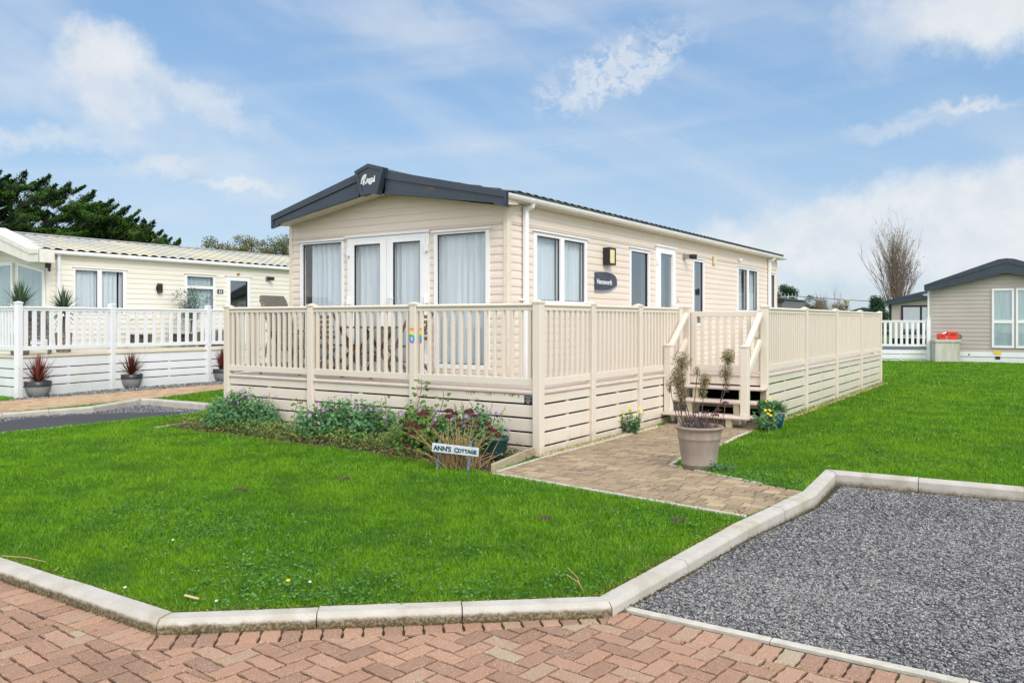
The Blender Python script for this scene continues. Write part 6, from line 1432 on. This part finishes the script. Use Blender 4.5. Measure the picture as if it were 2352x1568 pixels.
# big urn with dried stems
ug = G(1613, 1083.5); ug.y += .14; urn = empty('planter_urn', ug, 0, 'large taupe terracotta planter with rolled rim standing at the path corner', 'planter'); k_ = ug.y/FPX
m = MB(); pr = [(.0, 0), (.172, 0), (.175, .0), (.178, .055), (.186, .062), (.188, .072), (.182, .082), (.20, .20), (.213, .30), (.219, .33), (.226, .338), (.222, .348), (.226, .40), (.232, .425), (.250, .438), (.258, .448), (.256, .462), (.246, .468), (.225, .462), (.215, .44), (.205, .40)]
m.lathe([(r_*.985, z*.985) for r_, z in pr], 56); m.build('pot', TERRA, urn, smooth=True); m = MB(); m.lathe([(.207, .415), (0, .42)], 30); m.build('soil', SOIL, urn)
DRY = tint_mat('dry_flower', [(0, (.13, .11, .045)), (.5, (.28, .24, .11)), (1, (.50, .44, .26))], trans=.15)
dr = empty('dried_plant', ug+Vector((0, 0, .41)), 0, 'dead flower stems with airy brown heads growing in the terracotta planter', 'plant'); st = MB(); C_, T_ = [], []
def sT(x, y): return ((x/4.126+1880)/1.2245, (y/4.126+960)/1.2245)
clus = [((155, 230), 120, 120, 950), ((115, 420), 95, 150, 1300), ((150, 600), 65, 200, 900), ((15, 490), 50, 130, 220), ((690, 180), 82, 105, 860), ((665, 360), 92, 120, 640), ((425, 450), 75, 95, 560), ((400, 570), 65, 100, 260), ((330, 340), 40, 55, 110), ((680, 500), 45, 100, 150)]
for (c_, rx, rz, n) in clus:
    P_ = at(*sT(*c_), ug.y)-dr.location; ax_, az_ = rx*.42*k_*.47, rz*.42*k_*.47; s_ = k_/4.126/1.2245; ax_, az_ = rx*s_, rz*s_
    p = rng.normal(size=(n, 3)); p = unit(p)*(rng.random((n, 1))**.5); C_.append(p*np.array([ax_, ax_, az_])+np.array(P_)); T_.append(np.clip(rng.normal(.5, .25, n), 0, 1))
    for q in range(int(n/14)):
        v = Vector(rng.normal(size=3)).normalized()*rnd.random()**.5; e_ = P_+Vector((v.x*ax_, v.y*ax_, v.z*az_)); st.tube([P_+Vector((0, 0, -az_*.9)), P_.lerp(e_, .5)+Vector((0, 0, -az_*.2)), e_], .0011, 3, cap=False)
for pts in ([(330, 1050), (240, 880), (180, 640), (150, 330), (150, 200)], [(250, 1040), (170, 900), (130, 600), (115, 400)], [(240, 1040), (90, 880), (30, 640), (15, 460)], [(400, 1010), (560, 780), (640, 600), (680, 300), (690, 150)], [(380, 1040), (480, 880), (600, 720), (650, 480)], [(420, 1040), (370, 880), (390, 650), (430, 420)], [(300, 1050), (280, 800), (330, 350)], [(200, 1030), (150, 900), (160, 560)], [(280, 1040), (200, 820), (170, 500)], [(200, 1020), (110, 830), (60, 700)]):
    yy = rnd.uniform(-.08, .08); pp_ = [at(*sT(*p), ug.y)-dr.location for p in pts]; pp_[0].z = min(pp_[0].z, .0)-.02
    pp_ = [Vector((p.x, yy*(1-i*.1), p.z)) for i, p in enumerate(pp_)]; st.tube(pp_, [.006, .0052, .0042, .003, .002][:len(pp_)], 5)
for k in range(90): a = rnd.uniform(-.8, .8); b_ = Vector((rnd.uniform(-.14, .14), rnd.uniform(-.12, .12), -.02)); L2_ = rnd.uniform(.08, .26); st.tube([b_, b_+Vector((math.sin(a)*L2_, rnd.gauss(0, .03), math.cos(a)*L2_))], [.004, .0016], 5)
st.build('stems', mat('grey_stem', (.13, .10, .09), (.07, .055, .06), rough=.9, scale=20), dr)
C_ = np.vstack(C_); cards(C_, rng.normal(size=(len(C_), 3)), .021*rng.uniform(.5, 1.3, len(C_)), [(0, 0), (.35, .2), (1, 0), (.35, -.2)], np.concatenate(T_), 'dried_heads', DRY, dr)
st = MB(); C_ = []
for pts in ([(620, 1010), (655, 760), (660, 715)], [(540, 1020), (580, 860), (580, 800)], [(430, 1040), (430, 830)], [(350, 980), (315, 830)], [(500, 1030), (550, 860)]):
    pp_ = [at(*sT(*p), ug.y-.08)-dr.location for p in pts]; pp_[0].z = -.02; st.tube(pp_, .0034, 5); q = pp_[-1]; n = 240; a = rng.uniform(0, 6.28, n); r2 = .036*np.sqrt(rng.random(n)); C_.append(np.stack([q.x+np.cos(a)*r2, q.y+np.sin(a)*r2, q.z+.015*(1-(r2/.036)**2)], -1))
st.build('red_stems', mat('red_stem', (.25, .09, .05)), dr); C_ = np.vstack(C_); cards(C_, rng.normal(size=(len(C_), 3)), .009, LEAF, rng.random(len(C_)), 'sedum_heads', SED, dr)
wd_ = empty('weed_tuft', G(1660, 1087), 0, 'green nettle like weed at the foot of the terracotta planter', 'weed'); cards(rng.normal(0, 1, (520, 3))*np.array([.07, .04, .035])+np.array([0, 0, .05]), rng.normal(size=(520, 3)), .022, LEAF, rng.random(520)*.9, 'leaves', GERA, wd_)

# ================================================================ neighbour pots, palms and furniture
CORD = tint_mat('red_cordyline_leaf', [(0, (.07, .015, .012)), (.5, (.16, .035, .03)), (.85, (.26, .07, .045)), (1, (.38, .17, .09))], trans=.2)
POTG = mat('pot_grey', (.30, .31, .31), (.24, .25, .25), rough=.35, scale=5)
def spiky(root, n, L_, z0, m, w_=.02, sprd=.9, droop=.25, name='leaves'):
    """sword leaves as bent strips"""
    V, F_ = [], []; tn = []
    for k in range(n):
        a = rnd.uniform(0, 6.28); e_ = abs(rnd.gauss(0, sprd*.55)); L = L_*rnd.uniform(.65, 1.1); d = Vector((math.cos(a)*math.sin(e_), math.sin(a)*math.sin(e_), math.cos(e_))); s_ = Vector((-math.sin(a), math.cos(a), 0)); p = Vector((0, 0, z0)); b = len(V); wt = rnd.random()
        for i in range(6):
            ww = w_*(1-(i/5)**2)*(.6 if i == 0 else 1); V += [tuple(p+s_*ww*.5), tuple(p-s_*ww*.5)]; tn += [wt, wt]; d = (d+Vector((0, 0, -droop*.3*math.sin(e_)))).normalized(); p = p+d*L/5
        F_ += [(b+2*i, b+2*i+1, b+2*i+3, b+2*i+2) for i in range(5)]
    mm_ = MB(); mm_.v = V; mm_.f = F_; mm_.t = tn; return mm_.build(name, m, root, tint=True)
for k, (px, py, lab) in enumerate(((77.5, 914, 'grey bowl pot with red cordyline at the left white post'), (294, 893, 'grey bowl pot with red cordyline at the middle of the white railing'), (506, 877, 'grey bowl pot with red cordyline partly behind the beige deck post'))):
    p = G(px, py); p.y += .15; t_ = empty('cordyline_pot', p, 0, lab, 'potted plant', 'grey pots with red cordylines along the white deck')
    m = MB(); m.lathe([(0, 0), (.13, 0), (.16, .02), (.22, .13), (.245, .23)], 28); m.build('pot', POTG, t_, smooth=True); m = MB(); m.lathe([(.247, .225), (.255, .33), (.24, .335), (.23, .30), (0, .29)], 28); m.build('pot_rim', mat('pot_dark', (.035, .035, .04), rough=.3), t_, smooth=True)
    spiky(t_, 130, .60, .30, CORD, .030, 1.05, .10)
PALM = tint_mat('palm_leaf', [(0, (.03, .06, .035)), (.5, (.06, .12, .07)), (1, (.14, .22, .11))], trans=.2)
zf = .83
def ndp(px, Y_): return Vector(((px-1176)/FPX*Y_, Y_, zf))
for k, (px, Y_, hh, lab) in enumerate(((46, 17.6, 1.05, 'spiky palm in a wicker planter behind the left white post'), (146, 19.0, .98, 'spiky palm in a wicker planter before the white downpipe'))):
    t_ = empty('palm_plant', ndp(px, Y_), 0, lab, 'potted plant', 'spiky palms on the white deck'); m = MB(); m.lathe([(0, 0), (.17, 0), (.21, .45), (.19, .44), (0, .42)], 4 if k else 20); m.build('planter', WICKERB, t_); m = MB(); m.tube([(0, 0, .4), (.01, 0, hh-.15)], [.035, .03], 8); m.build('stem', BARK, t_); spiky(t_, 170, .62, hh-.05, PALM, .034, 1.7, .6)
p = ndp(88, 18.1); t_ = empty('wicker_chair', p, R(25), 'high backed grey wicker chair between the two palms', 'chair'); m = MB(); m.box(-.26, .26, -.05, 0.02, .35, 1.02, .02); m.build('backrest', WICKER, t_); m = MB(); m.box(-.26, .26, -.55, -.05, .33, .40, .02); m.build('seat', WICKER, t_)
for x in (-.24, .24):
    for y in (-.53, -.02): m = MB(); m.box(x-.02, x+.02, y-.02, y+.02, 0, .34, .004); m.build('leg', DGREYS, t_)
    m = MB(); m.box(x-.03, x+.03, -.55, 0, .58, .62, .01); m.build('armrest', WICKER, t_)
# loop backed chairs and olive tree
LM = mat('light_metal', (.52, .52, .50), rough=.35, metal=.3)
for k, (px, Y_, lab) in enumerate(((325, 22.0, 'left loop backed metal chair behind the white railing'), (420, 23.2, 'right loop backed metal chair behind the white railing'))):
    t_ = empty('loop_chair', ndp(px, Y_), R(-10), lab, 'chair', 'loop backed chairs on the white deck')
    m = MB(); m.tube([(-.42, 0, .0), (-.42, 0, .62), (-.38, .03, .72), (-.30, .05, .76), (.30, .05, .76), (.38, .03, .72), (.42, 0, .62), (.42, 0, 0)], .02, 8); m.build('back_frame', LM, t_)
    m = MB(); m.box(-.40, .40, -.45, .0, .36, .40, .01); m.build('seat', LM, t_); m = MB(); m.box(-.40, .40, -.02, .01, .10, .36, .004); m.build('side_panel', WICKER, t_)
    for x in (-.38, .38): m = MB(); m.tube([(x, -.42, 0), (x, -.42, .38)], .018, 6); m.build('leg', LM, t_)
t_ = empty('olive_tree', ndp(438, 23.6), 0, 'small olive tree in a wicker box before the cream caravan window', 'tree'); t_.location.z = zf
OLV = tint_mat('olive_leaf', [(0, (.02, .05, .035)), (.5, (.05, .10, .065)), (1, (.16, .22, .15))], trans=.1)
r_ = random.Random(31); bl = [(r_.gauss(0, .16), r_.gauss(0, .16), r_.uniform(.75, 1.55), .12, .12, .11, 60) for _ in range(30)]
C_ = np.vstack([rng.normal(0, 1, (n, 3))*.6*np.array([rx, ry, rz])+np.array([x, y, z]) for (x, y, z, rx, ry, rz, n) in bl]); cards(C_, rng.normal(size=(len(C_), 3)), .075*rng.uniform(.7, 1.2, len(C_)), [(0, 0), (.5, .11), (1, 0), (.5, -.11)], rng.random(len(C_)), 'crown', OLV, t_)
m = MB(); m.tube([(0, 0, .3), (.03, 0, .8), (-.02, 0, 1.2)], [.025, .02, .01], 6)
for k in range(10): a = r_.uniform(0, 6.28); m.tube([(.02, 0, r_.uniform(.6, 1.0)), (math.cos(a)*.2, math.sin(a)*.2, r_.uniform(1.0, 1.5))], [.01, .004], 5)
m.build('trunk', BARK, t_); m = MB(); m.box(-.2, .2, -.2, .2, 0, .4, .01); m.build('planter', WICKERB, t_)
t_ = empty('wicker_sofa', ndp(505, 24.5), R(-8), 'grey wicker box seat at the far end of the white deck', 'seat'); m = MB(); m.box(-.5, .5, -.3, .3, 0, .42, .03); m.build('seat_base', WICKER, t_); m = MB(); m.box(-.48, .48, -.28, .28, .42, .50, .03); m.build('cushion', mat('pale_cushion', (.5, .5, .47)), t_)

# furniture on the beige deck
def dk(u, v): return FW(u, v, ZD)
t_ = empty('recliner_chair', dk(.60, 4.88), ROT+R(6), 'high backed grey wicker recliner behind the left beige railing', 'chair')
# local: +x away from the railing; chair faces along -y (towards the doors)
def slab(m, pts, w0, w1, th):
    for (a, b) in zip(pts[:-1], pts[1:]):
        m.bar((0, a[0], a[1]), (0, b[0], b[1]), w0, th, .012, up=(0, a[1]-b[1], b[0]-a[0]))
m = MB(); slab(m, [(.02, .40), (.34, 1.14)], .56, .56, .05); m.build('backrest', WICKER, t_)
m = MB(); slab(m, [(-.50, .42), (.04, .38)], .56, .56, .06); m.build('seat', WICKER, t_)
m = MB(); slab(m, [(.06, .50), (.36, 1.19)], .50, .50, .06); m.build('cushion', mat('grey_cushion', (.20, .18, .165), (.12, .11, .10), rough=.9, scale=90, bump=.6, lo=.45, hi=.55), t_)
for x in (-.30, .30):
    m = MB(); m.bar((x, -.50, .62), (x, .18, .66), .06, .035, .012); m.build('armrest', WICKER, t_)
    m = MB(); m.bar((x, -.48, 0), (x, -.40, .62), .03, .03, .004); m.bar((x, .30, 0), (x, .10, .64), .03, .03, .004); m.bar((x, -.46, .1), (x, .27, .1), .02, .02); m.build('leg', DGREYS, t_)
t_ = empty('garden_table', dk(.62, 3.25), ROT, 'round slatted wooden table behind the middle beige railing', 'table')
m = MB()
for k in range(9): x = -.36+k*.09; h_ = math.sqrt(max(.01, .42**2-x*x)); m.box(x-.038, x+.038, -h_, h_, .70, .725, .004)
m.build('tabletop', WOOD, t_)
for s_ in (-1, 1):
    m = MB(); m.bar((s_*.25, -.30, 0), (s_*.25, .30, .70), .03, .05, .004, up=(1, 0, 0)); m.build('leg', WOOD, t_); m = MB(); m.bar((s_*.22, .30, 0), (s_*.22, -.30, .70), .03, .05, .004, up=(1, 0, 0)); m.build('leg', WOOD, t_)
m = MB(); m.tube([(-.27, 0, .35), (.27, 0, .35)], .012, 6); m.build('stretcher', WOOD, t_)
def folding(u, v, rz, lab):
    t_ = empty('folding_chair', dk(u, v), ROT+rz, lab, 'chair', 'wooden folding chairs on the beige deck')
    m = MB()
    for k in range(6): m.bar((-.20, -.02-k*.07, .45), (.20, -.02-k*.07, .45), .05, .018, .003)
    m.build('seat', WOOD, t_); m = MB()
    for k in range(5): m.bar((-.20, .08+k*.015, .56+k*.075), (.20, .08+k*.015, .56+k*.075), .014, .05, .003)
    m.build('backrest', WOOD, t_)
    for x in (-.22, .22): m = MB(); m.bar((x, -.42, 0), (x, .14, .92), .022, .04, .003); m.build('leg', WOOD, t_); m = MB(); m.bar((x*.92, .22, 0), (x*.92, -.36, .46), .022, .04, .003); m.build('leg', WOOD, t_)
folding(.62, 4.02, R(4), 'wooden folding chair between the wicker recliner and the table'); folding(.66, 2.42, R(176), 'wooden folding chair right of the table')

# ================================================================ lawn blades, clover, litter
deckp = [FW(-.03, -.03), FW(-.03, 5.6), FW(14, 5.6), FW(14, -1.28), FW(4.36, -1.28), FW(3.5, -1.4), FW(3.5, -.03)]
urnp = [(ug.x+.17*math.cos(a), ug.y+.17*math.sin(a)) for a in np.linspace(0, 6.1, 12)]
holes = [pp2, bed2, [(p.x, p.y) for p in lg], ob2, [(p.x, p.y) for p in deckp], [(p.x, p.y) for p in ns_[1:]], urnp]
outer2 = [(p[0], p[1]) for p in lawn_outer]
def blades(zones):
    C_ = []
    for (y0, y1, dens, w_, h_) in zones:
        xm = (1176/FPX+.06)*y1+1.7; n = int(dens*(y1-y0)*2*xm); p = np.stack([rng.uniform(-xm, xm, n), rng.uniform(y0, y1, n)], -1); p = p[in_view(p, .06)]; p = p[pip(p, outer2)]
        for h in holes: p = p[~pip(p, h)]
        sz = np.ones(len(p)); C_.append(np.concatenate([p, np.full((len(p), 1), w_), np.full((len(p), 1), h_)], 1))
    A = np.vstack(C_); n = len(A)
    patch = .75+.5*np.sin(A[:, 0]*1.7+np.sin(A[:, 1]*1.1))*np.sin(A[:, 1]*1.3+A[:, 0]*.6)
    clump = np.sin(A[:, 0]*11+3*np.sin(A[:, 1]*7))*np.sin(A[:, 1]*13+2*np.sin(A[:, 0]*9))
    h = A[:, 3]*rng.uniform(.5, 1.25, n)*(.82+.22*patch)*(1+.22*clump); a = rng.uniform(0, 6.283, n); wx, wy = np.cos(a)*A[:, 2]*.5, np.sin(a)*A[:, 2]*.5
    lean = rng.normal(0, .42, (n, 2))*h[:, None]; bend = lean*.35
    z0 = np.full(n, -.003); P0_ = np.stack([A[:, 0]-wx, A[:, 1]-wy, z0], -1); P1_ = np.stack([A[:, 0]+wx, A[:, 1]+wy, z0], -1)
    mx_, my_ = A[:, 0]+bend[:, 0], A[:, 1]+bend[:, 1]; P2_ = np.stack([mx_+wx*.75, my_+wy*.75, h*.55], -1); P3_ = np.stack([mx_-wx*.75, my_-wy*.75, h*.55], -1)
    P4_ = np.stack([A[:, 0]+lean[:, 0], A[:, 1]+lean[:, 1], h*.95], -1)
    V = np.stack([P0_, P1_, P2_, P3_, P4_], 1).reshape(-1, 3); b = np.arange(n)*5
    Q = np.stack([b, b+1, b+2, b+3], -1); T3 = np.stack([b+3, b+2, b+4], -1)
    tn = np.clip(.47+.15*clump+.12*(patch-.75)+rng.normal(0, .22, n), 0, 1)
    o_ = link_mesh('grass', raw_mesh('grass', V, [Q, T3], GRASS, np.repeat(tn, 5))); return tag(o_, 'short green grass covering the lawns', 'grass', kind='stuff')
blades([(3.9, 5.5, 10500, .0050, .037), (5.5, 7.5, 7600, .0062, .039), (7.5, 10, 4600, .0080, .041), (10, 14, 2300, .011, .043), (14, 20, 1000, .016, .046), (20, 33, 360, .027, .052)])
# clover and small weeds in drifts
CLV = tint_mat('clover_leaf', [(0, (.035, .13, .02)), (.5, (.08, .23, .04)), (1, (.17, .33, .08))], trans=.3)
dr_ = [(-1.5, 4.9, .30, 420), (-1.05, 4.55, .22, 260), (-2.2, 6.0, .35, 350), (.3, 4.6, .35, 240), (-.2, 4.5, .2, 160), (2.0, 7.6, .3, 500), (2.6, 7.9, .35, 520), (2.3, 7.2, .25, 300), (1.0, 6.2, .4, 200), (-.6, 5.2, .4, 220), (-2.9, 6.6, .3, 260), (4, 9, .6, 400)]
p = np.vstack([rng.normal((x, y), s_, (n, 2)) for x, y, s_, n in dr_]); p = p[pip(p, outer2)]
for h in holes: p = p[~pip(p, h)]
c = np.repeat(p, 3, 0)+rng.normal(0, .008, (len(p)*3, 2)); C_ = np.concatenate([c, rng.uniform(.022, .045, (len(c), 1))], 1)
o_ = cards(C_, rng.normal(0, .35, (len(C_), 3))+np.array([[0, 0, 1]]), .014*rng.uniform(.7, 1.4, len(C_)), [(0, 0), (.3, .45), (.9, .5), (1, .0), (.9, -.5), (.3, -.45)], rng.random(len(C_)), 'clover', CLV); tag(o_, 'drifts of small clover leaves in the lawn', 'clover', kind='stuff')
# moss and bare rims along the kerb
def along(a, b, n, off, sp): t = rng.random(n)[:, None]; A_, B_ = np.array(a[:2])[None], np.array(b[:2])[None]; d = (B_-A_)/np.linalg.norm(B_-A_); nn = np.stack([-d[:, 1], d[:, 0]], -1); return A_+(B_-A_)*t+nn*(off+np.abs(rng.normal(0, sp, (n, 1))))
MOSS = tint_mat('moss_tuft', [(0, (.07, .055, .03)), (.4, (.16, .13, .05)), (.7, (.20, .30, .02)), (1, (.34, .46, .04))], trans=.2)
p = np.vstack([along(Kl, K[0], 2600, .0, .035), along(K[0], K[1], 1700, .0, .02), along(K[1], K[2], 1300, 0, .03), along(K[2], K[3], 1300, 0, .035), along(G(1713, 1190), G(1500, 1150), 700, -.12, .05), along(K[3], K[4], 300, 0, .03), along(G(1841, 1131), G(1749, 1115), 700, .0, .05)])
C_ = np.concatenate([p, rng.uniform(.0, .022, (len(p), 1))], 1); o_ = cards(C_, rng.normal(0, .5, (len(C_), 3))+np.array([[0, 0, 1]]), .013*rng.uniform(.5, 1.5, len(C_)), LEAF, rng.random(len(C_)), 'moss', MOSS); tag(o_, 'moss and worn turf rim along the kerb stones', 'moss', kind='stuff')
# moss and grit in the joints of the road
p = rng.uniform((-3, 2.6), (3, 5.2), (2600, 2)); cl = np.sin(p[:, 0]*5)*np.sin(p[:, 1]*7) > .15; p = p[cl]; p = p[~pip(p, outer2)]
C_ = np.concatenate([p, np.full((len(p), 1), ZR-.003)], 1)
# single small things on the lawn
def loose(name, mb_, m, label, cat, g=None): o_ = mb_.build(name, m); return tag(o_, label, cat, g)
def sticks(px, base, tip, z=.09, r_=.004): a, b = G(*base), at(*tip, G(*base).y+.03); a.z = -.005; q = MB(); q.tube([a, a.lerp(b, .5)+Vector((.015, 0, .012)), b], [r_, r_*.9, r_*.6], 6); return q
q = sticks(0, (1345, 1362), (1300, 1318)); loose('dry_stalk', q, STRAW, 'straw coloured stalk leaning left, standing in the lawn by the kerb', 'stalk', 'pair of dry stalks'); q = sticks(0, (1338, 1358), (1303, 1302)); loose('dry_stalk', q, STRAW, 'taller straw coloured stalk of the pair by the kerb', 'stalk', 'pair of dry stalks')
a, b = G(425, 1379), G(456, 1387); a.z = b.z = .03; q = MB(); q.tube([a, b], .007, 7); loose('stick', q, mat('pale_stick', (.60, .48, .30)), 'short pale stick lying on the grass near the left kerb corner', 'stick')
a, b = G(5, 1285), G(105, 1299); a.z = b.z = .025; q = MB(); q.tube([a, a.lerp(b, .5)+Vector((0, .03, 0)), b], .004, 6); loose('stick', q, STRAW, 'long thin twig lying along the left kerb', 'stick')
WP = tint_mat('white_petal', [(0, (.8, .8, .78)), (1, (.85, .85, .85))], trans=.1)
for k, (px, py) in enumerate(((397, 1254), (287, 1366), (712, 1353), (497, 1398))):
    g0 = G(px, py); t_ = empty('lawn_daisy', g0, 0, ('white daisy in the open lawn left of the middle', 'white daisy close to the left kerb', 'white daisy beside the yellow bloom', 'white daisy nearest the left kerb corner')[k], 'flower', 'white daisies in the lawn'); st = MB(); st.tube([(0, 0, 0), (0, 0, .05)], .0012, 4); st.build('stem', mat('green_stem', (.10, .15, .05)), t_); flower('bloom', WP, (0, 0, .046), t_, .009, 9, face=(0, -.5, 1))
g0 = G(662, 1352); t_ = empty('dandelion', g0, 0, 'single orange yellow bloom in the front lawn', 'flower'); st = MB(); st.tube([(0, 0, 0), (0, 0, .05)], .0012, 4); st.build('stem', mat('green_stem', (.10, .15, .05)), t_); flower('bloom', YEL, (0, 0, .052), t_, .013, 10, face=(0, -.5, 1))
WC = mat('worm_cast', (.09, .065, .04), rough=.95)
for k, (px, py) in enumerate(((787, 1106), (1250, 1197), (1557, 1201), (555, 1131))):
    g0 = G(px, py); q = MB()
    for j in range(9): x, y = rnd.gauss(0, .025), rnd.gauss(0, .02); q.box(g0.x+x-.014, g0.x+x+.014, g0.y+y-.012, g0.y+y+.012, 0, .035+.012*rnd.random(), .005)
    loose('soil_clump', q, WC, ('brown soil clump in the lawn below the middle of the bed', 'brown soil clump in the middle of the right half of the front lawn', 'brown soil clump near the buff path', 'small brown soil clump left of the other ones')[k], 'soil clump', 'soil clumps on the lawn')
q = MB(); g0 = G(140, 1368, ZR)
for j in range(40): a = rnd.uniform(0, 6.28); b_ = g0+Vector((rnd.gauss(0, .06), rnd.gauss(.03, .02), 0)); q.tube([b_, b_+Vector((math.cos(a)*.05, math.sin(a)*.03, rnd.uniform(.01, .05)))], .0016, 4)
loose('dead_weed', q, TWIG, 'dead brown weed tuft at the foot of the left kerb', 'weed')
# dirt and lichen line at the foot of the kerb
GRIME = tint_mat('kerb_grime', [(0, (.045, .035, .02)), (.6, (.11, .085, .045)), (.9, (.17, .15, .05)), (1, (.16, .22, .03))], rough=.95, trans=0)
def foot(a, b, w_, n): t = rng.random(n)[:, None]; d = (b-a).normalized(); nn = nrm_(d); A_, B_ = np.array(a[:])[None], np.array(b[:])[None]; return A_+(B_-A_)*t+np.array(nn[:])[None]*(w_+rng.normal(0, .003, (n, 1)))
p = np.vstack([foot(Kl, K[0]+(K[0]-Kl).normalized()*.03, .127, 4200), foot(K[0], K[1], .127, 2600)]); p[:, 2] = ZR+rng.random(len(p))**2.5*.016
o_ = cards(p, rng.normal(0, .5, (len(p), 3))+np.array([[0, -.7, .3]]), .007*rng.uniform(.4, 1.4, len(p)), LEAF, rng.random(len(p)), 'kerb_dirt', GRIME); tag(o_, 'dark dirt and lichen along the foot of the front kerb', 'dirt', kind='stuff')
p = np.vstack([foot(K[i], K[i+1], .127, 700) for i in (1, 2, 3, 4, 5)]); p[:, 2] = gz(p[:, 0], p[:, 1])+rng.random(len(p))**2*.02
o_ = cards(p, rng.normal(0, .5, (len(p), 3))+np.array([[0, -.7, .3]]), .011*rng.uniform(.4, 1.4, len(p)), LEAF, rng.random(len(p)), 'kerb_dirt', GRIME); tag(o_, 'dirt along the foot of the kerb beside the grey parking bay', 'dirt', kind='stuff')
# moss lumps in the block joints
def joint_moss(polys, n, z, label, dens):
    pts_ = []
    for _ in range(n):
        p = rnd.choice(polys); i = rnd.randrange(len(p)); a, b = p[i], p[(i+1) % len(p)]; t = rnd.random(); x, y = a[0]+(b[0]-a[0])*t, a[1]+(b[1]-a[1])*t
        if math.sin(x*2.3+1)*math.sin(y*3.1) + .35*math.sin(x*9)*math.sin(y*8) < .12: continue
        for k in range(dens): pts_.append((x+rnd.gauss(0, .004), y+rnd.gauss(0, .004), z+rnd.uniform(-.004, .003)))
    p = np.array(pts_); o_ = cards(p, rng.normal(0, .5, (len(p), 3))+np.array([[0, 0, 1]]), .008*rng.uniform(.4, 1.4, len(p)), LEAF, rng.random(len(p)), 'moss', MOSS); tag(o_, label, 'moss', kind='stuff')
joint_moss(red, 5200, ZR, 'moss in the joints of the red block road', 3)
joint_moss(TANP, 5200, .020, 'moss in the joints of the buff path', 3)
